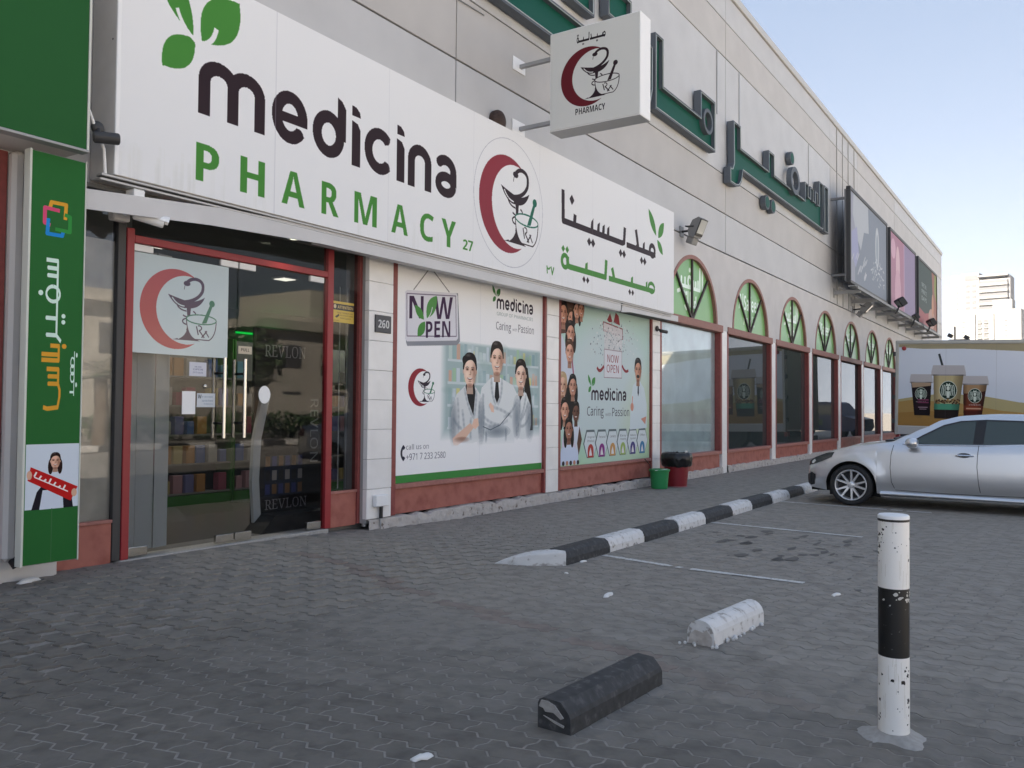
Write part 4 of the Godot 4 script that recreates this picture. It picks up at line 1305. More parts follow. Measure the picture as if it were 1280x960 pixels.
func posters() -> void:
	var r := RandomNumberGenerator.new()
	r.seed = 31
	var bgw := rgb(0.93, 0.92, 0.915)
	var green := rgb(0.06, 0.26, 0.06)
	var plum := rgb(0.055, 0.022, 0.065)
	var mug := rgb(0.03, 0.018, 0.035)
	# ---- poster with three pharmacists
	var c := Canvas.new(Vector2(7.05, 0.48), Vector2(10.155, 2.95), 1280, bgw)
	# photograph: shelves of medicine behind, fading into white at the edges
	for i in 46:
		var t := i / 45.0
		c.rect(7.86 + t * 0.12, 0.92 + t * 0.16, 10.10, 2.13 - t * 0.05, Color(bgw.lerp(Color(0.66, 0.74, 0.74), t), 1))
	for j in 4:
		var y := 1.06 + j * 0.27
		c.rect(8.0, y, 10.06, y + 0.03, Color(0.80, 0.84, 0.85))
		for i in 26:
			var x := 8.02 + i * 0.078
			var h := r.randf_range(0.09, 0.2)
			var k: Color = [Color(0.76, 0.82, 0.80), Color(0.62, 0.72, 0.72), Color(0.84, 0.82, 0.56), Color(0.55, 0.66, 0.68), Color(0.80, 0.84, 0.86), Color(0.66, 0.78, 0.66), Color(0.82, 0.68, 0.60)][r.randi_range(0, 6)]
			c.rect(x, y + 0.03, x + r.randf_range(0.05, 0.07), y + 0.03 + h, k)
	c.rect(8.48, 1.0, 8.52, 2.1, Color(0.74, 0.79, 0.80)); c.rect(9.24, 1.0, 9.28, 2.1, Color(0.74, 0.79, 0.80))
	for i in 40:     # out-of-focus depth in the shelves
		soft(c, Vector2(r.randf_range(8.0, 10.05), r.randf_range(1.0, 2.05)), r.randf_range(0.06, 0.2), r.randf_range(0.05, 0.16), [Color(0.86, 0.90, 0.90), Color(0.45, 0.54, 0.55), Color(0.60, 0.70, 0.68)][i % 3], 0.28)
	var coatc := Color(0.89, 0.90, 0.90)
	var shade := Color(0.42, 0.47, 0.51)
	var skin := Color(0.93, 0.78, 0.69)
	var ink := Color(0.12, 0.12, 0.14)
	# woman at the right with long dark hair
	c.poly(P2([9.66, 1.92, 9.78, 1.86, 9.84, 1.62, 9.92, 1.24, 9.92, 1.02, 9.84, 1.02, 9.80, 1.30, 9.70, 1.56]), Color(0.12, 0.09, 0.08))
	c.poly(P2([9.44, 0.94, 9.46, 1.40, 9.54, 1.53, 9.74, 1.53, 9.86, 1.36, 9.87, 1.10, 9.82, 0.92, 9.66, 0.90]), coatc)
	folds(c, P2([9.80, 1.40, 9.70, 1.2, 9.60, 1.16, 9.84, 1.25, 9.75, 1.05, 9.60, 1.08, 9.60, 1.5, 9.57, 1.3, 9.55, 1.0, 9.74, 1.5, 9.70, 1.3, 9.62, 1.2, 9.48, 1.3, 9.5, 1.1, 9.52, 0.95]), shade)
	soft(c, Vector2(9.84, 1.15), 0.12, 0.3, shade, 0.5)
	c.poly(P2([9.54, 1.54, 9.60, 1.42, 9.70, 1.55, 9.66, 1.62, 9.56, 1.62]), ink)
	portrait(c, Vector2(9.61, 1.765), 0.39, Color(0.11, 0.08, 0.07), skin.lightened(0.08))
	# man in the middle with folded arms and a dark tie
	c.poly(P2([8.66, 0.86, 8.62, 1.30, 8.70, 1.57, 8.90, 1.70, 9.15, 1.70, 9.42, 1.62, 9.56, 1.46, 9.58, 1.16, 9.48, 1.02, 9.46, 0.86]), coatc)
	c.poly(P2([8.92, 1.71, 9.04, 1.42, 9.14, 1.71]), Color(0.93, 0.94, 0.95))
	c.poly(P2([9.01, 1.66, 9.07, 1.66, 9.10, 1.46, 9.045, 1.38, 8.99, 1.46]), ink)
	folds(c, P2([8.92, 1.70, 8.90, 1.5, 9.02, 1.36, 9.15, 1.70, 9.18, 1.5, 9.06, 1.36, 8.66, 1.30, 8.8, 1.12, 9.1, 1.10, 8.72, 1.14, 8.95, 1.02, 9.30, 1.16, 8.86, 1.34, 9.15, 1.32, 9.40, 1.20, 9.50, 1.40, 9.40, 1.24, 9.2, 1.20, 8.74, 1.5, 8.72, 1.4, 8.76, 1.24, 8.80, 1.02, 8.82, 0.95, 8.80, 0.88, 9.25, 1.06, 9.27, 0.98, 9.25, 0.88]), shade)
	c.stroke(P2([8.68, 1.10, 8.9, 1.04, 9.12, 1.10, 9.36, 1.26]), 0.013, Color(0.35, 0.39, 0.42))
	soft(c, Vector2(9.52, 1.2), 0.12, 0.3, shade, 0.5); soft(c, Vector2(8.68, 1.1), 0.1, 0.3, shade, 0.4); soft(c, Vector2(9.05, 1.02), 0.32, 0.09, shade, 0.6)
	c.poly(P2([8.86, 1.36, 8.90, 1.39, 8.97, 1.34, 8.98, 1.26, 8.92, 1.27]), skin)
	portrait(c, Vector2(9.04, 1.95), 0.415, Color(0.17, 0.13, 0.11), skin)
	# woman at the left with a dark roll-neck
	c.poly(P2([8.10, 0.90, 8.08, 1.26, 8.18, 1.48, 8.36, 1.59, 8.58, 1.57, 8.72, 1.44, 8.74, 0.92, 8.5, 0.88]), coatc.darkened(0.03))
	c.poly(P2([8.36, 1.58, 8.40, 1.65, 8.53, 1.65, 8.57, 1.52, 8.53, 1.22, 8.42, 1.40]), ink)
	folds(c, P2([8.34, 1.56, 8.40, 1.35, 8.52, 1.20, 8.58, 1.54, 8.60, 1.35, 8.53, 1.18, 8.20, 1.44, 8.24, 1.2, 8.22, 1.0, 8.30, 1.30, 8.34, 1.1, 8.36, 0.95, 8.48, 1.2, 8.46, 1.05, 8.48, 0.92, 8.66, 1.4, 8.64, 1.2, 8.66, 1.0, 8.12, 1.2, 8.18, 1.1, 8.30, 1.06]), shade)
	soft(c, Vector2(8.12, 1.15), 0.09, 0.3, shade, 0.5); soft(c, Vector2(8.70, 1.15), 0.08, 0.3, shade, 0.5)
	c.poly(P2([8.13, 0.87, 8.11, 0.95, 8.20, 1.0, 8.46, 1.13, 8.55, 1.08, 8.32, 0.91, 8.2, 0.86]), skin.darkened(0.05))
	soft(c, Vector2(8.3, 0.93), 0.16, 0.04, Color(0.45, 0.28, 0.22), 0.5)
	c.poly(P2([8.50, 1.10, 8.54, 1.18, 8.63, 1.19, 8.65, 1.10, 8.57, 1.05]), skin)
	c.ell(Vector2(8.36, 1.90), 0.07, 0.06, Color(0.12, 0.10, 0.10))
	portrait(c, Vector2(8.45, 1.775), 0.40, Color(0.12, 0.10, 0.10), skin.lightened(0.08))
	for i in 10:
		var t := i / 9.0
		c.rect(7.7, 0.80 + t * 0.14, 10.155, 0.82 + t * 0.14, Color(bgw, 1.0 - t))
	# hanging shop sign
	c.stroke(P2([7.36, 2.64, 7.66, 2.94, 8.02, 2.69]), 0.014, rgb(0.25, 0.24, 0.25))
	c.poly(P2([7.24, 2.04, 7.26, 2.0, 8.18, 2.07, 8.24, 2.12, 8.19, 2.70, 7.22, 2.60]), rgb(0.28, 0.29, 0.32))
	c.poly(P2([7.225, 2.075, 7.215, 2.60, 7.25, 2.625, 8.16, 2.695, 8.185, 2.66, 8.20, 2.155, 8.17, 2.125, 7.26, 2.05]), rgb(0.74, 0.73, 0.77))
	c.stroke(P2([7.255, 2.11, 7.245, 2.585, 8.145, 2.66, 8.165, 2.175, 7.255, 2.11]), 0.012, rgb(0.20, 0.15, 0.22))
	c.T = Transform2D(Vector2(1.0, 0.095), Vector2(0, 1), Vector2.ZERO)
	var d := func(x: float, y: float) -> float: return y - 0.095 * x
	c.text("N", 7.29, d.call(7.4, 2.32), 7.54, d.call(7.4, 2.575), plum, "Droid Sans", 700)
	c.text("W", 7.73, d.call(7.9, 2.36), 8.09, d.call(7.9, 2.62), plum, "Droid Sans", 700)
	c.text("PEN", 7.585, d.call(7.8, 2.135), 8.045, d.call(7.8, 2.325), plum, "Droid Sans", 700)
	c.T = Transform2D()
	leaf(c, Vector2(7.55, 2.32), Vector2(7.385, 2.47), 0.45, rgb(0.08, 0.27, 0.06))
	leaf(c, Vector2(7.60, 2.34), Vector2(7.78, 2.62), 0.42, rgb(0.10, 0.30, 0.08), 0.5)
	leaf(c, Vector2(7.57, 2.30), Vector2(7.44, 2.12), 0.5, rgb(0.08, 0.27, 0.06), 0.55)
	c.stroke(curve(Vector2(7.60, 2.33), Vector2(7.68, 2.38), Vector2(7.70, 2.48)), 0.012, rgb(0.74, 0.73, 0.77))
	# name and slogan
	sprout(c, Vector2(9.005, 2.755), 0.17, rgb(0.05, 0.20, 0.05), bgw)
	wordmark(c, Vector2(9.02, 2.60), Vector2(9.905, 2.775), mug, bgw)
	c.text("GROUP OF PHARMACIES", 9.025, 2.515, 9.905, 2.56, rgb(0.30, 0.36, 0.36), "Droid Sans", 400)
	c.text("Caring", 9.01, 2.30, 9.36, 2.435, rgb(0.13, 0.11, 0.14), "Droid Sans", 400)
	c.text("with", 9.395, 2.34, 9.51, 2.385, rgb(0.3, 0.28, 0.3), "Droid Sans", 400)
	c.text("Passion", 9.54, 2.335, 9.93, 2.44, rgb(0.13, 0.11, 0.14), "Droid Sans", 400)
	emblem(c, Vector2(7.50, 1.545), 0.215, rgb(0.30, 0.03, 0.045), mug, rgb(0.02, 0.16, 0.08), bgw)
	c.text("call us on", 7.265, 0.845, 7.66, 0.905, rgb(0.22, 0.20, 0.24), "Droid Sans", 400)
	c.text("+971 7 233 2580", 7.265, 0.725, 7.975, 0.80, rgb(0.12, 0.11, 0.15), "Droid Sans", 400)
	c.stroke(curve(Vector2(7.225, 0.89), Vector2(7.14, 0.81), Vector2(7.225, 0.73)), 0.03, rgb(0.03, 0.03, 0.05))
	c.stroke(P2([7.21, 0.885, 7.235, 0.855]), 0.035, rgb(0.03, 0.03, 0.05)); c.stroke(P2([7.21, 0.735, 7.235, 0.765]), 0.035, rgb(0.03, 0.03, 0.05))
	c.rect(7.05, 0.48, 10.155, 0.565, green)
	c.rect(8.66, 0.48, 8.665, 2.95, Color(0.6, 0.63, 0.7, 0.25))
	var p1 := thing("window_poster", "white window poster of three pharmacists in white coats with a NOW OPEN sign", "poster")
	part("sheet", B(7.05, 0.4805, -0.0795, 10.15, 2.949, -0.045, 0.0, true), matte("poster_team", 0.5, 0.0, c.tex()), p1)
	part("edge", B(10.1505, 0.4805, -0.0795, 10.1525, 2.949, -0.043), M["white_paint"], p1)
	# ---- poster with the gift box and many people
	var mint := rgb(0.46, 0.62, 0.57)
	c = Canvas.new(Vector2(10.615, 0.48), Vector2(13.76, 2.95), 1280, mint)
	for i in 40:     # printed backdrop: mint at the top, paler in the middle, yellow-green at the lower right
		var t := i / 39.0
		c.ell(Vector2(12.3, 1.55), 1.75 * (1 - t) + 0.2, 1.35 * (1 - t) + 0.1, Color(rgb(0.66, 0.76, 0.77), 0.06))
	for i in 26:
		var t := i / 25.0
		c.ell(Vector2(13.9, 0.6), 1.5 * (1 - t), 1.7 * (1 - t), Color(rgb(0.60, 0.68, 0.33), 0.035))
		c.ell(Vector2(11.0, 0.4), 2.2 * (1 - t), 0.6 * (1 - t), Color(rgb(0.45, 0.66, 0.42), 0.05))
	# gift box bursting open
	var redr := rgb(0.27, 0.03, 0.04)
	c.poly(P2([12.20, 2.71, 12.13, 2.74, 12.24, 2.86, 12.33, 2.72]), redr); c.poly(P2([12.36, 2.72, 12.44, 2.89, 12.55, 2.84, 12.60, 2.69]), redr)
	c.poly(P2([12.0, 2.70, 12.69, 2.64, 12.70, 2.47, 12.02, 2.56]), rgb(0.62, 0.58, 0.60)); c.stroke(P2([12.0, 2.70, 12.69, 2.64, 12.70, 2.47, 12.02, 2.56, 12.0, 2.70]), 0.02, rgb(0.25, 0.06, 0.07))
	c.poly(P2([12.04, 2.56, 12.68, 2.49, 12.68, 2.24, 12.04, 2.26]), rgb(0.62, 0.63, 0.64))
	for i in 260:
		var p := Vector2(r.randfn(12.35, 0.36), r.randfn(2.42, 0.17))
		var s := r.randf_range(0.008, 0.02)
		c.poly([p + Vector2(-s, 0), p + Vector2(0, s), p + Vector2(s, 0.3 * s), p + Vector2(0, -s)], [rgb(0.75, 0.75, 0.75), rgb(0.12, 0.13, 0.16), rgb(0.45, 0.46, 0.48), rgb(0.2, 0.3, 0.34), rgb(0.7, 0.68, 0.7)][i % 5])
	c.poly(P2([12.04, 2.27, 12.67, 2.265, 12.67, 1.83, 12.04, 1.82]), rgb(0.68, 0.68, 0.72)); c.stroke(P2([12.04, 2.27, 12.67, 2.265, 12.67, 1.83, 12.04, 1.82, 12.04, 2.27]), 0.014, rgb(0.35, 0.28, 0.3))
	c.text("NOW", 12.15, 2.07, 12.555, 2.19, redr, "Droid Sans", 400); c.text("OPEN", 12.13, 1.905, 12.56, 2.03, redr, "Droid Sans", 400)
	c.stroke(curve(Vector2(11.80, 1.97), Vector2(11.88, 1.86), Vector2(12.03, 2.0)), 0.05, redr); c.stroke(curve(Vector2(12.68, 2.04), Vector2(12.80, 1.90), Vector2(12.92, 1.97)), 0.045, redr)
	sprout(c, Vector2(11.615, 1.67), 0.22, green, mint)
	wordmark(c, Vector2(11.615, 1.455), Vector2(12.845, 1.66), mug, rgb(0.6, 0.72, 0.72))
	c.text("Caring", 11.48, 1.17, 12.03, 1.36, rgb(0.07, 0.07, 0.09), "Droid Sans", 400); c.text("with", 12.09, 1.21, 12.29, 1.265, rgb(0.22, 0.24, 0.26), "Droid Sans", 400)
	c.text("Passion", 12.33, 1.205, 12.96, 1.345, rgb(0.07, 0.07, 0.09), "Droid Sans", 400)
	for i in 6:     # row of hexagons with a coloured badge each
		var x := 11.36 + i * 0.376
		c.poly(P2([x, 0.79, x + 0.10, 1.0, x + 0.36, 1.0, x + 0.46, 0.79, x + 0.34, 0.57, x + 0.12, 0.57]), rgb(0.12, 0.16, 0.17))
		c.poly(P2([x + 0.035, 0.79, x + 0.12, 0.965, x + 0.36, 0.965, x + 0.45, 0.79, x + 0.34, 0.59, x + 0.13, 0.59]), rgb(0.64, 0.70, 0.72))
		var bc: Color = [rgb(0.42, 0.05, 0.04), rgb(0.25, 0.03, 0.22), rgb(0.55, 0.30, 0.10), rgb(0.33, 0.45, 0.13), rgb(0.06, 0.05, 0.20), rgb(0.05, 0.2, 0.38)][i]
		c.ell(Vector2(x + 0.24, 0.68), 0.095, 0.10, bc); c.rect(x + 0.145, 0.575, x + 0.335, 0.68, bc)
		c.poly(P2([x + 0.19, 0.60, x + 0.29, 0.60, x + 0.26, 0.68, x + 0.24, 0.73, x + 0.2, 0.66]), rgb(0.75, 0.72, 0.72))
		var cap: Array = [["Original", "Product"], ["Personal", ""], ["Cosmetics", ""], ["Easy", "Shopping"], ["Delivery", "System"], ["Offers", ""]][i]
		c.text(cap[0], x + 0.14, 0.865, x + 0.36, 0.905, rgb(0.12, 0.13, 0.14), "Droid Sans", 400)
		if cap[1]: c.text(cap[1], x + 0.14, 0.81, x + 0.36, 0.85, rgb(0.12, 0.13, 0.14), "Droid Sans", 400)
	# crowd down the left side
	var hairs := [Color(0.12, 0.08, 0.07), Color(0.32, 0.20, 0.13), Color(0.08, 0.07, 0.07), Color(0.25, 0.14, 0.10)]
	var pl := [[10.74, 2.72, 0.34], [10.98, 2.66, 0.30], [11.14, 2.80, 0.28], [11.28, 2.82, 0.26], [10.96, 2.44, 0.34], [10.93, 2.16, 0.34]]
	c.poly(P2([10.615, 2.95, 11.38, 2.95, 11.30, 2.72, 11.10, 2.58, 11.0, 2.45, 10.615, 2.40]), Color(0.36, 0.25, 0.21))
	c.poly(P2([10.615, 2.45, 10.72, 2.36, 10.86, 2.20, 11.10, 1.92, 11.0, 1.75, 10.9, 1.3, 10.615, 1.4]), Color(0.80, 0.82, 0.87))
	c.stroke(P2([11.0, 2.06, 11.06, 1.78]), 0.04, Color(0.62, 0.36, 0.44))
	for i in pl.size():
		portrait(c, Vector2(pl[i][0], pl[i][1]), pl[i][2], hairs[i % 4], Color(0.80, 0.58, 0.48).lightened(0.05 * (i % 3)), i % 2 == 0)
	c.poly(P2([10.76, 1.02, 10.80, 1.55, 10.95, 1.82, 11.10, 1.74, 11.06, 1.35, 10.98, 1.0]), Color(0.10, 0.09, 0.10))
	portrait(c, Vector2(10.73, 1.66), 0.36, Color(0.72, 0.62, 0.48), Color(0.84, 0.68, 0.58))
	portrait(c, Vector2(11.03, 1.66), 0.32, Color(0.07, 0.07, 0.08), Color(0.78, 0.58, 0.49), true)
	portrait(c, Vector2(10.80, 1.30), 0.34, Color(0.10, 0.07, 0.06), Color(0.84, 0.64, 0.54), true)
	c.poly(P2([10.98, 0.70, 11.02, 1.10, 11.26, 1.06, 11.30, 0.85, 11.2, 0.6]), Color(0.82, 0.84, 0.88)); c.poly(P2([11.24, 1.06, 11.32, 0.86, 11.22, 0.62, 11.17, 0.80]), Color(0.36, 0.24, 0.19))
	portrait(c, Vector2(11.13, 1.27), 0.30, Color(0.10, 0.08, 0.08), Color(0.42, 0.29, 0.24))
	c.poly(P2([10.70, 0.50, 10.72, 0.84, 10.80, 1.0, 11.02, 1.0, 11.1, 0.80, 11.22, 0.52]), Color(0.84, 0.80, 0.86))
	c.poly(P2([10.63, 0.50, 10.70, 0.74, 10.95, 0.80, 11.2, 0.70, 11.22, 0.50]), Color(0.80, 0.84, 0.92))
	portrait(c, Vector2(10.92, 1.02), 0.32, Color(0.09, 0.06, 0.06), Color(0.66, 0.46, 0.38), true)
	for i in 5:
		c.ell(Vector2(10.76 + i * 0.11, 0.52), 0.04, 0.035, [Color(0.2, 0.18, 0.2), Color(0.72, 0.52, 0.42)][i % 2])
	# pharmacist at the right
	c.poly(P2([12.98, 0.98, 13.02, 1.45, 13.10, 1.72, 13.24, 1.80, 13.38, 1.80, 13.55, 1.68, 13.66, 1.40, 13.66, 1.0]), Color(0.80, 0.85, 0.87))
	c.poly(P2([13.27, 1.80, 13.31, 1.55, 13.34, 1.80]), Color(0.92, 0.94, 0.96)); c.poly(P2([13.29, 1.76, 13.33, 1.76, 13.34, 1.60, 13.31, 1.54, 13.28, 1.60]), Color(0.14, 0.18, 0.24))
	c.ell(Vector2(13.07, 1.36), 0.06, 0.07, Color(0.80, 0.56, 0.48)); c.stroke(P2([13.07, 1.42, 13.09, 1.54]), 0.03, Color(0.80, 0.56, 0.48))
	c.poly(P2([13.42, 1.16, 13.64, 1.20, 13.60, 1.06]), Color(0.80, 0.56, 0.48))
	portrait(c, Vector2(13.30, 1.99), 0.38, Color(0.10, 0.09, 0.10), Color(0.76, 0.56, 0.46))
	c.ell(Vector2(13.30, 1.88), 0.06, 0.03, Color(0.2, 0.16, 0.15))
	var p2 := thing("window_poster", "mint green window poster of a NOW OPEN gift box, a crowd and six hexagons", "poster")
	part("sheet", B(10.615, 0.4805, -0.0795, 13.76, 2.949, -0.045, 0.0, true), matte("poster_gift", 0.5, 0.0, c.tex()), p2)
	part("edge", B(13.7605, 0.4805, -0.0795, 13.7625, 2.949, -0.043), M["white_paint"], p2)
	# ---- stickers on the glass door
	var dw := rgb(0.52, 0.60, 0.62)
	c = Canvas.new(Vector2(3.99, 1.735), Vector2(4.915, 2.545), 512, dw)
	emblem(c, Vector2(4.39, 2.12), 0.335, rgb(0.40, 0.06, 0.065), rgb(0.06, 0.03, 0.065), rgb(0.03, 0.16, 0.09), dw)
	var dd := thing("door_sticker", "large pale sticker with red crescent and serpent bowl on the left door leaf", "sticker")
	part("sheet", B(3.992, 1.735, -0.1335, 4.915, 2.545, -0.131, 0.0, true), mat("door_print", Color.WHITE, 0.15, 0.0, c.tex()), dd)
	c = Canvas.new(Vector2(0, 0), Vector2(1, 1), 128, Color(0.82, 0.82, 0.86))
	c.text("WE ARE", 0.3, 0.62, 0.7, 0.72, Color(0.35, 0.36, 0.5)); c.text("OPEN", 0.22, 0.42, 0.78, 0.55, Color(0.3, 0.32, 0.5)); c.text("24 hours", 0.2, 0.2, 0.8, 0.34, Color(0.3, 0.32, 0.5))
	var lm := mat("notice_print", Color.WHITE, 0.5, 0.0, c.tex())
	solo("paper_notice", B(4.53, 1.565, -0.1335, 4.70, 1.685, -0.131, 0.0, true), lm, "small white notice stuck on the door just below the crescent sticker", "notice")
	solo("paper_notice", B(4.465, 1.24, -0.1335, 4.595, 1.435, -0.131), M["white_paint"], "blank upright white paper stuck on the left door leaf", "notice")
	c = Canvas.new(Vector2(0, 0), Vector2(1.6, 1), 128, Color(0.80, 0.82, 0.85))
	c.text("W", 0.08, 0.62, 0.4, 0.9, Color(0.15, 0.2, 0.25), "Droid Sans", 700); c.text("e accept", 0.45, 0.66, 1.4, 0.82, Color(0.4, 0.5, 0.6)); c.text("cards here", 0.45, 0.4, 1.4, 0.55, Color(0.4, 0.5, 0.6)); c.text("thank you", 0.6, 0.16, 1.4, 0.3, Color(0.4, 0.5, 0.6))
	solo("paper_notice", B(4.61, 1.30, -0.1335, 4.795, 1.42, -0.131, 0.0, true), mat("notice_w_print", Color.WHITE, 0.5, 0.0, c.tex()), "white notice headed by a large W beside the blank paper on the door", "notice")
	c = Canvas.new(Vector2(0, 0), Vector2(1.6, 0.75), 128, rgb(0.50, 0.43, 0.33))
	c.text("PULL", 0.3, 0.25, 1.3, 0.55, rgb(0.05, 0.04, 0.03), "Droid Sans", 700)
	solo("pull_label", B(5.035, 1.785, -0.1335, 5.185, 1.855, -0.130, 0.0, true), mat("pull_print", Color.WHITE, 0.4, 0.0, c.tex()), "small tan PULL label above the handles on the right door leaf", "label")
	var disc := MB.new()
	disc.X = Transform3D(Basis.IDENTITY, Vector3(5.34, 1.42, -0.1335))
	var cp := PackedVector2Array()
	for p in Canvas.arc(Vector2.ZERO, 0.068, 0.082, 0, TAU - 0.25, 24): cp.append(p)
	disc.prism(cp, 0.0, 0.003)
	solo("round_sticker", disc, M["white_paint"], "round white sticker on the right leaf of the glass door", "sticker")
	c = Canvas.new(Vector2(0, 0), Vector2(1.0, 0.68), 200, rgb(0.60, 0.42, 0.07))
	c.rect(0.0, 0.40, 1.0, 0.60, rgb(0.03, 0.025, 0.03)); c.ell(Vector2(0.12, 0.51), 0.06, 0.07, rgb(0.6, 0.5, 0.3))
	c.text("ATTENTION", 0.24, 0.45, 0.96, 0.55, rgb(0.65, 0.5, 0.2), "Droid Sans", 700)
	c.text("THESE PREMISES ARE", 0.2, 0.29, 0.95, 0.34, rgb(0.1, 0.06, 0.02)); c.text("PROTECTED BY CAMERA", 0.36, 0.21, 0.95, 0.26, rgb(0.1, 0.06, 0.02)); c.text("SURVEILLANCE", 0.36, 0.12, 0.86, 0.17, rgb(0.1, 0.06, 0.02)); c.text("24 hours", 0.05, 0.04, 0.3, 0.08, rgb(0.1, 0.06, 0.02))
	c.poly(P2([0.12, 0.18, 0.3, 0.28, 0.32, 0.22, 0.2, 0.14]), rgb(0.05, 0.04, 0.03))
	solo("warning_sticker", B(6.20, 2.18, -0.1415, 6.51, 2.395, -0.139, 0.0, true), mat("warning_print", Color.WHITE, 0.3, 0.0, c.tex()), "yellow and black ATTENTION camera sticker on the narrow window right of the door", "sticker")
	c = Canvas.new(Vector2(0, 0), Vector2(1.4, 1.0), 160, rgb(0.035, 0.04, 0.055))
	c.text("260", 0.22, 0.25, 1.22, 0.75, rgb(0.55, 0.56, 0.58), "Droid Sans", 700)
	var np := thing("house_number_plate", "dark house number plate 260 on the tiled pier beside the door", "number plate")
	part("plate", B(6.672, 2.105, 0.003, 6.925, 2.292, 0.016, 0.004), M["dark_metal"], np)
	part("print", B(6.678, 2.111, 0.0165, 6.919, 2.286, 0.018, 0.0, true), mat("plate_print", Color.WHITE, 0.35, 0.0, c.tex()), np)

# ---------------------------------------------------------------- things on the facade
func letter(called: String, outline: PackedVector2Array, label: String, at := Vector3.ZERO) -> Node3D:
	var t := thing(called, label, "sign letter", at, 0.0, "big green letters on the facade")
	part("letter_body", MB.new().prism(outline, 0.03, 0.085), M["teal_side"], t)
	var rim := MB.new()
	for q in Geometry2D.offset_polygon(outline, -0.04, Geometry2D.JOIN_MITER):
		part("letter_face", MB.new().prism(q, 0.086, 0.092, false), M["teal"], t)
		var pts := []
		for p in q: pts.append(Vector3(p.x, p.y, 0.171))
		pts.append(pts[0])
		part("letter_trim", MB.new().tube(pts, 0.008, 5, false), M["teal_trim"], t)
		for i in outline.size():     # raised rim round the sunken face
			var o := [outline[i], outline[(i + 1) % outline.size()]]
			var n := [q[0], q[0]]
			for k in 2:
				for p in q:
					if p.distance_squared_to(o[k]) < n[k].distance_squared_to(o[k]): n[k] = p
			rim.quad(Vector3(o[0].x, o[0].y, 0.085), Vector3(o[1].x, o[1].y, 0.085), Vector3(o[1].x, o[1].y, 0.17), Vector3(o[0].x, o[0].y, 0.17))
			rim.quad(Vector3(o[0].x, o[0].y, 0.17), Vector3(o[1].x, o[1].y, 0.17), Vector3(n[1].x, n[1].y, 0.17), Vector3(n[0].x, n[0].y, 0.17))
			rim.quad(Vector3(n[0].x, n[0].y, 0.17), Vector3(n[1].x, n[1].y, 0.17), Vector3(n[1].x, n[1].y, 0.0925), Vector3(n[0].x, n[0].y, 0.0925))
	part("letter_rim", rim, M["teal_side"], t)
	return t

func ringshape(c: Vector2, rx: float, ry: float, k: float) -> PackedVector2Array:
	var r := PackedVector2Array()
	for p in Canvas.arc(c, rx, ry, 0.0, TAU - 0.02, 28): r.append(p)
	for p in Canvas.arc(c, rx * k, ry * k, TAU - 0.02, 0.0, 28): r.append(p)
	return r

func ellipse(c: Vector2, rx: float, ry: float, n := 20) -> PackedVector2Array:
	var r := PackedVector2Array()
	for i in n:
		var a := TAU * i / n
		r.append(c + Vector2(cos(a) * rx, sin(a) * ry))
	return r

func floodlight(label: String, at: Vector3, turn: float, pitch: float, k: float, dark: bool) -> void:
	var f := thing("floodlight", label, "floodlight", at, turn, "floodlights on the facade")
	var body: Material = M["dark_metal"] if dark else M["grey_metal"]
	var head := hub("head", f, Vector3(0, 0, 0.0))
	head.rotation.x = pitch
	head.scale = Vector3.ONE * k
	var h := MB.new()
	var sec := V2s([-0.02, -0.19, 0.10, -0.19, 0.10, 0.17, 0.04, 0.19, -0.06, 0.10, -0.08, -0.10])
	h.X = Transform3D(Basis(Vector3(0, 0, 1), Vector3(0, 1, 0), Vector3(-1, 0, 0)), Vector3(0.13, 0, 0))
	h.prism(sec, 0.0, 0.26)
	part("lamp_body", h, body, head)
	part("lamp_rim", B(-0.135, -0.15, 0.1005, 0.135, 0.175, 0.115, 0.004), M["black"], head)
	part("lamp_glass", B(-0.115, -0.10, 0.1155, 0.115, 0.155, 0.119), M["lamp_front"], head)
	part("ballast_box", B(-0.11, -0.33, -0.05, 0.11, -0.192, 0.09, 0.015), body, head)
	part("yoke", MB.new().tube([Vector3(-0.145, 0.0, 0.02), Vector3(-0.145, -0.05, -0.14), Vector3(0.145, -0.05, -0.14), Vector3(0.145, 0.0, 0.02)], 0.012, 6), M["dark_metal"], head)
	var d := Vector3(at.x, at.y - 0.06 * k, 0.004)
	var rel := (d - at).rotated(Vector3.UP, -turn)
	part("wall_arm", MB.new().tube([rel, Vector3(0, -0.05, -0.14) * k], 0.022 * k, 8), M["dark_metal"], f)
	var pl := MB.new()
	pl.X = Transform3D(Basis(Vector3.UP, -turn), rel)
	pl.box(Vector3(-0.09, -0.10, -0.002) * k, Vector3(0.09, 0.10, 0.012) * k, 0.003)
	part("wall_plate", pl, M["grey_metal"], f)

func bullet_camera(label: String, a: Vector3, b: Vector3, rad: float, m: Material, base: Vector3) -> void:
	var c := thing("security_camera", label, "camera", base)
	var d := (b - a).normalized()
	part("body", MB.new().tube([a - base, a + d * 0.01 - base, b - d * 0.01 - base, b - base], [rad * 0.7, rad, rad, rad * 0.92], 16), m, c)
	part("lens", MB.new().tube([b - base + d * 0.001, b - base + d * 0.004], rad * 0.72, 14), M["black"], c)
	var up := d.cross(Vector3.UP).cross(d).normalized()
	if m != M["dark_metal"]:
		var h := MB.new()
		var s := d.cross(up)
		var rows := []
		for i in 2:
			var row := PackedVector3Array()
			for k in 9:
				var t := PI * k / 8
				row.append((a if i == 0 else b + d * 0.03) - base + (s * cos(t) + up * sin(t)) * (rad + 0.008))
			rows.append(row)
		h.grid(rows)
		part("sun_hood", h, m, c)
	part("bracket", MB.new().tube([Vector3.ZERO, (a.lerp(b, 0.25) - base) * 0.6 , a.lerp(b, 0.25) - base], 0.018, 8), m, c)
	part("base_plate", MB.new().ball(Vector3.ZERO, Vector3(0.05, 0.05, 0.03)), m, c)

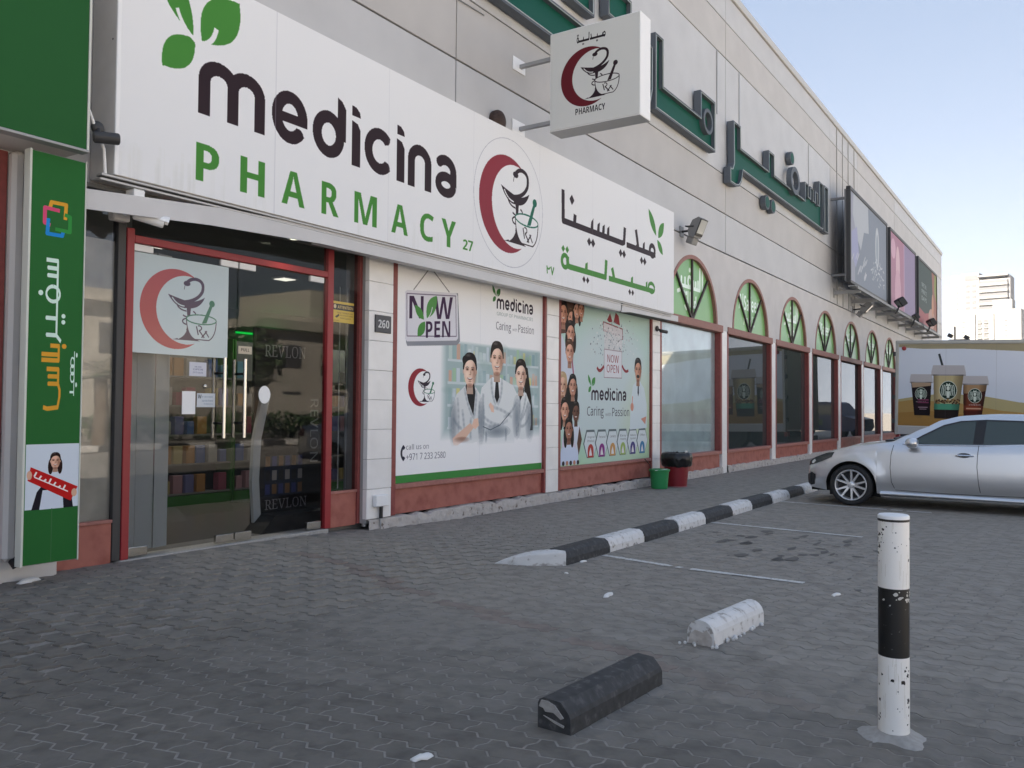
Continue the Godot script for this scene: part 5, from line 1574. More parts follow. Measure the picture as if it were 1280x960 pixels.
func facade_things() -> void:
	mat("lamp_front", rgb(0.30, 0.31, 0.30), 0.12)
	# raised letters, read from the right
	letter("sign_letter", V2s([13.14, 7.56, 13.40, 7.56, 13.40, 6.80, 13.33, 6.58, 13.15, 6.46, 8.5, 6.46, 8.15, 6.6, 8.0, 6.85, 8.0, 7.5, 8.35, 7.5, 8.35, 6.98, 13.05, 6.98, 13.14, 7.08]), "big green letter with a long bowl partly behind the square box sign")
	letter("sign_letter", V2s([10.5, 7.22, 11.25, 7.22, 11.25, 7.8, 10.5, 7.8]), "square green letter piece above the box sign, the left of two")
	letter("sign_letter", V2s([11.7, 7.45, 12.55, 7.45, 12.55, 8.0, 11.7, 8.0]), "square green letter piece above the box sign, the right of two")
	var ma := letter("sign_letter", V2s([13.50, 7.86, 13.86, 7.86, 13.86, 7.02, 15.65, 7.02, 15.65, 7.54, 16.47, 7.54, 16.47, 6.52, 13.50, 6.52]), "joined green letters with a tall left stroke and a ring, beside the box sign")
	part("letter_ring", MB.new().prism(ringshape(Vector2(16.03, 7.02), 0.26, 0.25, 0.72), 0.0925, 0.19), M["teal_side"], ma)
	var w := letter("sign_letter", V2s([17.58, 7.50, 18.06, 7.50, 18.06, 7.03, 20.10, 7.03, 20.10, 7.52, 20.57, 7.52, 20.57, 7.03, 23.40, 7.03, 23.40, 7.52, 23.76, 7.52, 23.76, 7.2, 23.96, 7.2, 23.96, 7.52, 24.30, 7.52, 24.30, 7.2, 24.48, 7.2, 24.48, 7.52, 24.80, 7.52, 24.80, 7.2, 24.95, 7.2, 24.95, 7.89, 25.42, 7.89, 25.42, 6.55, 18.22, 6.55, 18.12, 6.30, 17.95, 6.16, 17.75, 6.12, 17.36, 6.12, 17.36, 6.46, 17.52, 6.48, 17.60, 6.60]), "longest joined row of green letters with teeth and a ring on the facade")
	part("letter_ring", MB.new().prism(ringshape(Vector2(22.27, 7.27), 0.42, 0.36, 0.66), 0.0925, 0.22), M["teal_side"], w)
	for p in [Vector2(22.22, 7.86), Vector2(20.06, 6.26), Vector2(20.54, 6.26)]:
		part("letter_dot", MB.new().prism(ellipse(p, 0.19, 0.17), 0.03, 0.15), M["teal_side"], w)
		part("letter_dot_face", MB.new().prism(ellipse(p, 0.15, 0.13), 0.151, 0.156, false), M["teal"], w)
	letter("sign_letter", V2s([25.56, 6.55, 26.03, 6.55, 26.03, 7.91, 25.56, 7.91]), "single upright green letter at the right end of the facade name")
	# cables on the wall
	solo("wall_cable", MB.new().tube([Vector3(6.6, 6.55, 0.012), Vector3(7.2, 6.32, 0.02), Vector3(7.9, 6.22, 0.02), Vector3(8.6, 6.25, 0.012)], 0.008, 6), M["alum_dull"], "thin loose cable hanging on the wall above the fascia sign", "cable")
	# brown alarm bell over the fascia sign
	var bell := thing("alarm_bell", "round weathered brown alarm bell on the wall just above the fascia sign", "bell", Vector3(8.87, 4.98, 0.0))
	var bm := MB.new()
	bm.X = Transform3D(Basis(Vector3.RIGHT, PI / 2), Vector3.ZERO)
	bm.lathe([Vector2(0.13, 0.004), Vector2(0.135, 0.03), Vector2(0.135, 0.07), Vector2(0.118, 0.10), Vector2(0.07, 0.118), Vector2(0.0, 0.12)], 24)
	part("gong", bm, mat("rust", rgb(0.085, 0.045, 0.033), 0.6, 0.2, noise(71, 0.04, 0.5, 1.0, 256), 3.0), bell)
	for p in [Vector2(-0.09, 0.02), Vector2(0.06, -0.05)]:
		part("bolt", MB.new().ball(Vector3(p.x, p.y, 0.115 - p.length() * 0.3), Vector3(0.014, 0.014, 0.012), 8, 5), M["black"], bell)
	floodlight("grey floodlight on the wall right of the fascia sign, above the first arch", Vector3(15.10, 4.74, 0.30), -0.12, 0.42, 1.0, false)
	floodlight("grey floodlight on the wall left of the billboards, above the arches", Vector3(30.2, 4.82, 0.40), 0.1, 0.75, 1.15, false)
	bullet_camera("black bullet camera at the left end of the fascia sign", Vector3(3.345, 3.205, 0.37), Vector3(3.50, 3.215, 0.44), 0.042, M["dark_metal"], Vector3(3.42, 3.30, 0.30))
	solo("camera_cable", MB.new().tube([Vector3(3.33, 3.40, 0.335), Vector3(3.40, 3.30, 0.30), Vector3(3.47, 3.16, 0.30), Vector3(3.49, 2.98, 0.29)], 0.012, 8), M["white_paint"], "white cable looping past the black camera beside the fascia sign", "cable")
	bullet_camera("white bullet camera under the canopy over the left door post", Vector3(3.80, 2.775, 0.16), Vector3(3.99, 2.725, 0.27), 0.045, M["white_paint"], Vector3(3.78, 2.80, 0.06))
	part("junction_box", B(-0.09, -0.08, -0.06, 0.05, 0.07, 0.02, 0.01), M["cream_paint"], get_node("security_camera_001"))
	bullet_camera("small dark camera at the top of the pier right of the posters", Vector3(13.93, 2.71, 0.08), Vector3(14.06, 2.69, 0.16), 0.03, M["dark_metal"], Vector3(13.95, 2.75, 0.02))
	var jb := thing("meter_box", "small white electric box low on the tiled pier with a black pipe below", "electric box", Vector3(6.775, 0.33, 0.004))
	part("box", B(-0.10, -0.06, 0, 0.10, 0.06, 0.055, 0.008), M["white_paint"], jb)
	part("pipe", MB.new().tube([Vector3(0, -0.061, 0.03), Vector3(0, -0.185, 0.03)], 0.02, 10), M["black"], jb)
	part("pipe", MB.new().tube([Vector3(-0.012, -0.186, 0.03), Vector3(-0.014, -0.29, 0.04)], 0.009, 8), M["alum_dull"], jb)

func billboards() -> void:
	var r := RandomNumberGenerator.new()
	r.seed = 19
	var words := ["grey blue billboard with a faded white print, nearest of the three on the facade", "pink and lilac billboard in the middle of the three on the facade", "dark green and red billboard at the far corner of the facade"]
	var xs := [[26.83, 33.0], [33.62, 39.75], [40.5, 46.6]]
	for k in 3:
		var w: float = xs[k][1] - xs[k][0]
		var c := Canvas.new(Vector2(0, 0), Vector2(w, 2.9), 400, [rgb(0.22, 0.25, 0.29), rgb(0.40, 0.20, 0.27), rgb(0.03, 0.05, 0.035)][k])
		if k == 0:
			c.rect(0, 0, 0.7, 2.9, rgb(0.31, 0.32, 0.38))
			c.poly(P2([0.5, 2.9, 2.8, 2.9, 2.9, 2.0, 2.1, 1.9, 1.6, 1.2, 0.9, 1.6, 0.4, 2.2]), rgb(0.42, 0.44, 0.47))
			c.poly(P2([0.2, 1.6, 1.0, 1.9, 1.3, 1.0, 0.8, 0.5, 0.2, 0.9]), rgb(0.32, 0.33, 0.48))
			c.ell(Vector2(4.4, 1.75), 0.35, 0.75, rgb(0.48, 0.50, 0.52)); c.ell(Vector2(4.4, 1.7), 0.2, 0.55, rgb(0.30, 0.34, 0.38))
			for i in 40:
				var p := Vector2(r.randf_range(3.4, 5.6), r.randfn(0.85, 0.28))
				c.stroke([p, p + Vector2(r.randf_range(-0.3, 0.3), r.randf_range(-0.1, 0.15))], 0.05, rgb(0.5, 0.52, 0.54))
			for i in 14:
				var p := Vector2(r.randf_range(0.2, 2.4), r.randf_range(0.2, 0.9))
				c.stroke([p, p + Vector2(0.3, 0.25)], 0.06, rgb(0.48, 0.49, 0.52))
		elif k == 1:
			c.rect(3.3, 0, w, 2.9, rgb(0.28, 0.22, 0.34))
			c.rect(3.1, 0, 3.3, 2.9, rgb(0.46, 0.29, 0.40))
			c.ell(Vector2(1.7, 1.7), 0.45, 0.85, rgb(0.62, 0.42, 0.46)); c.ell(Vector2(1.7, 0.7), 0.7, 0.9, rgb(0.58, 0.35, 0.42))
			c.ell(Vector2(0.7, 2.3), 0.5, 0.4, rgb(0.58, 0.36, 0.44))
		else:
			c.poly(P2([w, 2.9, w, 0, 3.9, 0, 4.8, 1.3, 4.4, 2.9]), rgb(0.30, 0.12, 0.08))
			c.poly(P2([5.4, 2.9, w, 2.9, w, 1.5, 5.2, 2.0]), rgb(0.22, 0.25, 0.06))
			c.poly(P2([0, 0, 0, 0.7, 2.0, 0.55, 4.2, 0.8, 4.6, 0]), rgb(0.34, 0.09, 0.09))
			c.ell(Vector2(4.3, 0.5), 1.1, 0.5, rgb(0.45, 0.28, 0.22)); c.ell(Vector2(4.7, 1.2), 0.35, 0.6, rgb(0.5, 0.25, 0.15))
			for i in 3:
				c.text(["SPECIAL", "PRICE", "DAYS"][i], 1.0, 1.75 - i * 0.32, 2.6, 1.95 - i * 0.32, rgb(0.35, 0.4, 0.38))
		var b := thing("billboard", words[k], "billboard", Vector3(xs[k][0], 5.2, 0.0), 0.0, "billboards on the facade")
		part("print", B(0.09, 0.09, 0.56, w - 0.09, 2.82, 0.60, 0.0, true), matte("billboard_print_%d" % k, 0.5, 0.0, c.tex()), b)
		for q in [[0.0, 0.0, w, 0.085], [0.0, 2.825, w, 2.93], [0.0, 0.086, 0.085, 2.824], [w - 0.085, 0.086, w, 2.824]]:
			part("frame", B(q[0], q[1], 0.50, q[2], q[3], 0.63, 0.01), M["dark_metal"], b)
		part("back_sheet", B(0.06, 0.06, 0.44, w - 0.06, 2.86, 0.49), M["grey_metal"], b)
		for x in [0.25, w * 0.5, w - 0.3]:
			for y in [0.25, 2.6]:
				part("wall_bracket", B(x, y, 0.004, x + 0.07, y + 0.07, 0.439), M["grey_metal"], b)
		# service walkway under the board
		part("walkway", B(0.0, -0.12, 0.56, w, -0.09, 0.76, 0.004), M["alum_dull"], b)
		part("walkway_rail", B(0.0, -0.16, 0.30, w, -0.12, 0.34, 0.004), M["grey_metal"], b)
		part("walkway_rail", B(0.0, -0.20, 0.79, w, -0.12, 0.83, 0.005), M["grey_metal"], b)
		for i in 3:
			part("walkway_arm", B(0.6 + i * (w - 1.2) / 2, -0.26, 0.004, 0.66 + i * (w - 1.2) / 2, -0.15, 0.78), M["alum_dull"], b)
			part("arm_plate", B(0.53 + i * (w - 1.2) / 2, -0.36, 0.003, 0.73 + i * (w - 1.2) / 2, -0.06, 0.016), M["alum_dull"], b)
	var at := [Vector3(33.7, 5.33, 0.95), Vector3(37.3, 5.15, 0.95), Vector3(41.9, 5.33, 0.95)]
	var lab := ["black floodlight below the gap between the grey and the pink billboard", "small black floodlight below the middle of the pink billboard", "black floodlight below the green and red billboard"]
	for k in 3:
		var f := thing("billboard_lamp", lab[k], "floodlight", at[k], PI + 0.5, "black lamps lighting the billboards")
		var s := 1.0 if k != 1 else 0.7
		var h := MB.new()
		h.X = Transform3D(Basis(Vector3.RIGHT, 0.6).scaled(Vector3.ONE * s), Vector3.ZERO)
		h.box(Vector3(-0.24, -0.16, -0.12), Vector3(0.24, 0.16, 0.12), 0.03)
		part("lamp_body", h, M["black"], f)
		h = MB.new()
		h.X = Transform3D(Basis(Vector3.RIGHT, 0.6).scaled(Vector3.ONE * s), Vector3.ZERO)
		h.box(Vector3(-0.20, -0.12, 0.121), Vector3(0.20, 0.12, 0.125))
		part("lamp_glass", h, M["lamp_front"], f)
		part("arm", MB.new().tube([Vector3(0, -0.1, 0.05), Vector3(0, -0.32, 0.12), Vector3(0, -0.42, 0.20)], 0.03, 8), M["black"], f)

# ---------------------------------------------------------------- things on the ground
func street_things() -> void:
	var r := RandomNumberGenerator.new()
	r.seed = 101
	# two separate kerb stones used as wheel stops
	var sec := V2s([0, -0.01, 0.16, -0.01, 0.158, 0.062, 0.150, 0.080, 0.112, 0.121, 0.03, 0.126, 0.008, 0.116, 0.0, 0.10])
	var mb := MB.new()
	mb.X = Transform3D(Basis(Vector3(0, 0, 1), Vector3(0, 1, 0), Vector3(-1, 0, 0)), Vector3(0.84, 0, 0))
	mb.prism(sec, 0.0, 0.81)
	var ks := thing("wheel_stop", "loose black painted kerb stone lying on the forecourt in front of the bollard", "kerb stone", Vector3(2.985, 0.0, 4.285), -0.055, "loose kerb stones on the forecourt")
	part("stone", mb, M["kerb_black"], ks)
	var chip := MB.new()   # bare broken concrete at the near end
	chip.X = Transform3D(Basis(Vector3(0, 0, 1), Vector3(0, 1, 0), Vector3(-1, 0, 0)), Vector3(0.0, 0, 0))
	chip.prism(V2s([0.008, 0.088, 0.02, 0.115, 0.05, 0.116, 0.085, 0.105, 0.10, 0.09, 0.128, 0.062, 0.115, 0.055, 0.08, 0.075, 0.04, 0.072, 0.03, 0.085]), -0.031, -0.024)
	chip.prism(V2s([0.03, 0.055, 0.07, 0.046, 0.13, 0.032, 0.128, 0.024, 0.08, 0.036]), -0.031, -0.024)
	part("broken_edge", chip, M["concrete"], ks)
	var sec2 := PackedVector2Array([Vector2(0, -0.01), Vector2(0.165, -0.01), Vector2(0.163, 0.05)])
	for i in 9:
		var a := 0.15 + (PI - 0.3) * i / 8
		sec2.append(Vector2(0.082 + 0.08 * cos(a), 0.06 + 0.075 * sin(a)))
	sec2.append(Vector2(0, 0.05))
	mb = MB.new()
	mb.X = Transform3D(Basis(Vector3(0, 0, 1), Vector3(0, 1, 0), Vector3(-1, 0, 0)), Vector3(0.70, 0, 0))
	mb.prism(sec2, 0.0, 0.70)
	var kw := thing("wheel_stop", "loose white painted kerb stone with a rounded top lying on the forecourt", "kerb stone", Vector3(4.58, 0.0, 4.31), -0.09, "loose kerb stones on the forecourt")
	part("stone", mb, M["kerb_white"], kw)
	mb = MB.new()
	mb.X = Transform3D(Basis(Vector3(0, 0, 1), Vector3(0, 1, 0), Vector3(-1, 0, 0)), Vector3(0.0, 0, 0))
	mb.prism(V2s([0.01, 0.0, 0.15, 0.0, 0.152, 0.05, 0.12, 0.09, 0.10, 0.07, 0.05, 0.08, 0.02, 0.05]), 0.001, 0.007)
	part("broken_edge", mb, M["plinth"], kw)
	var rub := MB.new()
	for i in 22:
		var p := Vector3(r.randf_range(-0.05, 0.72), 0.006, r.randf_range(0.165, 0.19) if i > 4 else r.randf_range(-0.03, 0.15))
		if i <= 4: p.x = r.randf_range(-0.09, -0.01)
		rub.ball(p, Vector3.ONE * r.randf_range(0.006, 0.016), 6, 4)
	var rb := part("plaster_crumbs", rub, M["kerb_white"], kw)
	rb.set_meta("kind", "stuff")
	# bollard
	var R := 0.0585
	var H := 0.885
	var c := Canvas.new(Vector2(0, 0), Vector2(TAU * R, H), 512, Color(0.95, 0.94, 0.92))
	c.T = Transform2D(Vector2(1, 0), Vector2(0, -1), Vector2(0, H))
	for i in 160:
		var p := Vector2(r.randf_range(0, TAU * R), r.randf_range(0, H))
		c.stroke([p, p + Vector2(r.randf_range(-0.004, 0.004), r.randf_range(0.02, 0.09))], 0.003, Color(0.80, 0.77, 0.72, 0.35))
	c.rect(0, 0.325, TAU * R, 0.597, Color(0.085, 0.085, 0.09))
	var blot := func(p: Vector2, s: float, k: Color) -> void:
		var q := []
		for j in 9:
			var a := TAU * j / 9
			q.append(p + Vector2(cos(a), sin(a) * 0.9) * s * r.randf_range(0.5, 1.25))
		c.poly(q, k)
	for i in 90:
		var band := r.randf()
		var y := r.randfn(0.80, 0.05) if band < 0.45 else r.randfn(0.13, 0.07)
		blot.call(Vector2(r.randf_range(0, TAU * R), clampf(y, 0.02, 0.87)), absf(r.randfn(0.0, 0.0045)) + 0.001, Color(0.10, 0.085, 0.08))
	for i in 46:   # a rubbed patch of bare metal on the side turned to the wall
		blot.call(Vector2(r.randfn(0.255, 0.018), r.randfn(0.775, 0.028)), r.randf_range(0.002, 0.007), Color(0.13, 0.11, 0.10))
	for i in 26:
		blot.call(Vector2(r.randf_range(0, TAU * R), r.randfn(0.565, 0.022)), r.randf_range(0.003, 0.011), Color(0.76, 0.75, 0.73))
	for i in 30:
		blot.call(Vector2(r.randf_range(0, TAU * R), r.randf_range(0.34, 0.58)), r.randf_range(0.001, 0.004), Color(0.3, 0.3, 0.3))
	for i in 22:
		blot.call(Vector2(r.randf_range(0, TAU * R), r.randf_range(0.05, 0.30)), r.randf_range(0.003, 0.014), Color(0.11, 0.09, 0.08))
	var bo := thing("bollard", "white steel post with a black band and chipped paint in the right foreground", "bollard", Vector3(3.742, 0.0, 5.52))
	bo.rotation = Vector3(0.004, 0, 0.006)
	var rows := []
	for i in 13:
		rows.append(Vector2(R, H * i / 12.0))
	part("post", MB.new().lathe(rows, 40), mat("bollard_paint", Color.WHITE, 0.45, 0.0, c.tex()), bo)
	part("cap", MB.new().lathe([Vector2(R + 0.0012, H - 0.012), Vector2(R + 0.001, H - 0.001), Vector2(R - 0.004, H + 0.004), Vector2(0, H + 0.005)], 32), M["white_paint"], bo)
	part("cap_line", MB.new().lathe([Vector2(R + 0.0008, H - 0.022), Vector2(R + 0.0008, H - 0.0125)], 32), M["black"], bo)
	rows = []
	for q in [[0.13, -0.004], [0.115, 0.006], [0.085, 0.014], [0.058, 0.024]]:
		var row := PackedVector3Array()
		for k in 29:
			var a := TAU * (k % 28) / 28
			var f: float = 1.0 + (0.16 * sin(a * 3 + 1) + 0.12 * sin(a * 5 + 2)) * (1.0 if q[0] > 0.06 else 0.0)
			row.append(Vector3(cos(a) * q[0] * f, q[1], sin(a) * q[0] * f))
		rows.append(row)
	part("concrete_collar", MB.new().grid(rows, true, true), M["concrete"], bo)
	# bins
	var gb := thing("bucket", "small green plastic bucket standing beside the red bin at the wall", "bucket", Vector3(13.28, 0.0, 0.36), 0.0)
	part("pail", MB.new().lathe([Vector2(0.0, 0.004), Vector2(0.125, 0.0), Vector2(0.135, 0.01), Vector2(0.158, 0.29), Vector2(0.162, 0.31)], 28), M["bin_green"], gb)
	part("inside", MB.new().lathe([Vector2(0.150, 0.315), Vector2(0.128, 0.02), Vector2(0.0, 0.02)], 28), M["bin_green"], gb)
	part("rim", MB.new().lathe([Vector2(0.160, 0.285), Vector2(0.174, 0.29), Vector2(0.176, 0.318), Vector2(0.164, 0.326), Vector2(0.150, 0.318)], 28), M["bin_green"], gb)
	part("handle", MB.new().tube(Canvas.arc(Vector2.ZERO, 0.178, 0.12, 0, PI, 12).map(func(p): return Vector3(p.x, 0.31, 0.0) + Vector3(0, p.y * 0.15, p.y * 1.0)), 0.005, 6), M["white_paint"], gb)
	part("twig", MB.new().tube([Vector3(-0.05, 0.1, -0.05), Vector3(-0.17, 0.40, -0.10), Vector3(-0.28, 0.50, -0.14)], 0.008, 6), M["dark_brown"], gb)
	var rbn := thing("trash_bin", "dark red plastic bin lined with a black bag beside the green bucket", "bin", Vector3(13.82, 0.0, 0.44))
	part("pail", MB.new().lathe([Vector2(0.0, 0.004), Vector2(0.165, 0.0), Vector2(0.172, 0.012), Vector2(0.178, 0.03), Vector2(0.215, 0.42)], 32), M["bin_red"], rbn)
	part("foot_ring", MB.new().lathe([Vector2(0.176, -0.001), Vector2(0.182, 0.004), Vector2(0.182, 0.014), Vector2(0.172, 0.018)], 32), mat("bin_foot", rgb(0.32, 0.12, 0.12), 0.5), rbn)
	rows = []
	var nz := FastNoiseLite.new()
	nz.seed = 3; nz.frequency = 3.2; nz.fractal_octaves = 4
	var prof := [Vector2(0.222, 0.345), Vector2(0.243, 0.35), Vector2(0.258, 0.375), Vector2(0.262, 0.42), Vector2(0.268, 0.46), Vector2(0.27, 0.50), Vector2(0.262, 0.545), Vector2(0.24, 0.575), Vector2(0.21, 0.585), Vector2(0.19, 0.56), Vector2(0.17, 0.50), Vector2(0.10, 0.42), Vector2(0.0, 0.40)]
	for q: Vector2 in prof:
		var row := PackedVector3Array()
		for k in 61:
			var a := TAU * (k % 60) / 60
			var n := nz.get_noise_3d(cos(a) * 1.6, q.y * 6.0, sin(a) * 1.6) * 0.018 + nz.get_noise_3d(cos(a) * 4, q.y * 2.0, sin(a) * 4) * 0.008
			var rr := maxf(q.x + n * minf(1.0, q.x * 6.0), 0.0)
			if q.y < 0.36: rr = maxf(rr, 0.213)
			row.append(Vector3(cos(a) * rr, q.y + nz.get_noise_2d(cos(a) * 1.2 + 9, sin(a) * 1.2) * 0.02, sin(a) * rr))
		rows.append(row)
	part("bag", MB.new().grid(rows, true, true), M["bin_bag"], rbn)
	part("paper", B(-0.03, 0.585, 0.0, 0.05, 0.62, 0.02, 0.004), M["litter"], rbn, Vector3(-0.02, 0.0, 0.17))
	# bits of paper on the paving
	var places := [[5.392, 3.403, 0.075, "flat scrap of white paper on the paving between the bollard and the kerb"], [6.469, 2.40 + 0.22, 0.05, "crumpled white scrap at the foot of the kerb's first black stone"], [5.933, 2.76, 0.035, "tiny white scrap just in front of the dropped end of the kerb"], [3.10, 0.13, 0.10, "white crumpled cup at the wall under the tall green board"], [2.50, 4.10, 0.06, "white scrap at the bottom edge of the view left of the black stone"], [6.35, 4.72, 0.06, "pale scrap on the bay beyond the white kerb stone"]]
	for q in places:
		var m := MB.new()
		var rws := []
		for i in 5:
			var row := PackedVector3Array()
			for k in 9:
				var a := TAU * (k % 8) / 8
				var rad: float = q[2] * [0.55, 0.5, 0.42, 0.25, 0.0][i] * (1.0 + 0.45 * sin(a * 2 + q[0] * 5) + r.randf_range(-0.15, 0.15) * (1.0 if k < 8 else 0.0))
				row.append(Vector3(cos(a) * rad * 1.3, [0.0, 0.12, 0.2, 0.26, 0.28][i] * q[2] + 0.001, sin(a) * rad * 0.7))
			row[8] = row[0]
			rws.append(row)
		m.grid(rws, true, true)
		solo("paper_scrap", m, M["litter"], q[3], "litter", "bits of litter on the paving", Vector3(q[0], hgt(q[0], q[1]), q[1]))

# ---------------------------------------------------------------- the silver car
func keyed(k: Array, x: float) -> float:
	for i in range(0, k.size() - 2, 2):
		if x <= k[i + 2]:
			var t := clampf((x - k[i]) / (k[i + 2] - k[i]), 0.0, 1.0)
			return lerpf(k[i + 1], k[i + 3], t * t * (3 - 2 * t) * 0.4 + t * 0.6)
	return k[k.size() - 1]

const HALFW := [-0.06, 0.50, -0.03, 0.62, 0.03, 0.715, 0.12, 0.775, 0.28, 0.815, 0.5, 0.838, 0.9, 0.85, 2.5, 0.858, 3.6, 0.85, 4.0, 0.83, 4.3, 0.77, 4.42, 0.69, 4.47, 0.55]
const SHOULD := [-0.06, 0.46, 0.0, 0.54, 0.06, 0.60, 0.18, 0.675, 0.38, 0.755, 0.68, 0.825, 1.1, 0.873, 1.35, 0.862, 2.2, 0.875, 2.7, 0.895, 3.6, 0.925, 4.2, 0.915, 4.4, 0.88, 4.47, 0.80]
const CENTRE := [-0.06, 0.48, 0.0, 0.575, 0.06, 0.635, 0.18, 0.70, 0.38, 0.785, 0.68, 0.865, 1.1, 0.925, 1.3, 0.93, 3.6, 0.97, 4.2, 0.96, 4.4, 0.92, 4.47, 0.83]
const LOWER := [-0.06, 0.29, 0.02, 0.225, 0.3, 0.195, 1.0, 0.19, 3.0, 0.19, 3.7, 0.21, 4.3, 0.27, 4.47, 0.36]
const RAIL := [1.12, 0.885, 1.30, 0.975, 1.48, 1.065, 1.72, 1.187, 1.95, 1.243, 2.32, 1.268, 2.67, 1.266, 3.05, 1.22, 3.4, 1.11, 3.7, 0.975, 3.85, 0.93]

func side_t(s: float, y: float) -> float:
	var w := keyed(HALFW, s)
	var ys := keyed(SHOULD, s)
	var ins := 0.055 * smoothstep(0.36, 0.18, y) + 0.014 * smoothstep(0.55, 0.72, y) + 0.045 * smoothstep(ys - 0.10, ys, y)
	var flare := 0.0
	for a in [0.60, 3.22]:
		var d := Vector2(s - a, y - 0.285).length()
		flare += 0.015 * smoothstep(0.50, 0.35, d)
	return w - ins + flare

func glass_t(s: float, y: float) -> float:     # half width of the cabin side
	return lerpf(side_t(s, keyed(SHOULD, s)) - 0.012, 0.56, clampf((y - 0.88) / 0.39, 0.0, 1.0))

# a patch with the outline poly (along, up) that follows the car's side
func skin_patch(poly: Array, off: float, sd: float, cabin: bool) -> MB:
	var m := MB.new()
	var edge := PackedVector2Array()
	var lo := Vector2(1e9, 1e9)
	var hi := -lo
	for i in poly.size():
		lo = lo.min(poly[i]); hi = hi.max(poly[i])
		for j in 6:
			edge.append(poly[i].lerp(poly[(i + 1) % poly.size()], j / 6.0))
	var pts := edge.duplicate()
	var st := (hi - lo) / 9.0
	for i in range(1, 9):
		for j in range(1, 9):
			var p := lo + st * Vector2(i, j + 0.13 * (i % 2))
			if Geometry2D.is_point_in_polygon(p, edge):
				pts.append(p)
	var t := Geometry2D.triangulate_delaunay(pts)
	for i in range(0, t.size(), 3):
		var c := (pts[t[i]] + pts[t[i + 1]] + pts[t[i + 2]]) / 3.0
		if not Geometry2D.is_point_in_polygon(c, edge):
			continue
		var q := []
		for j in 3:
			var p := pts[t[i + j]]
			q.append(Vector3(sd * ((glass_t(p.x, p.y) if cabin else side_t(p.x, p.y)) + off), p.y, p.x))
		m.tri(q[0], q[1], q[2])
	return m

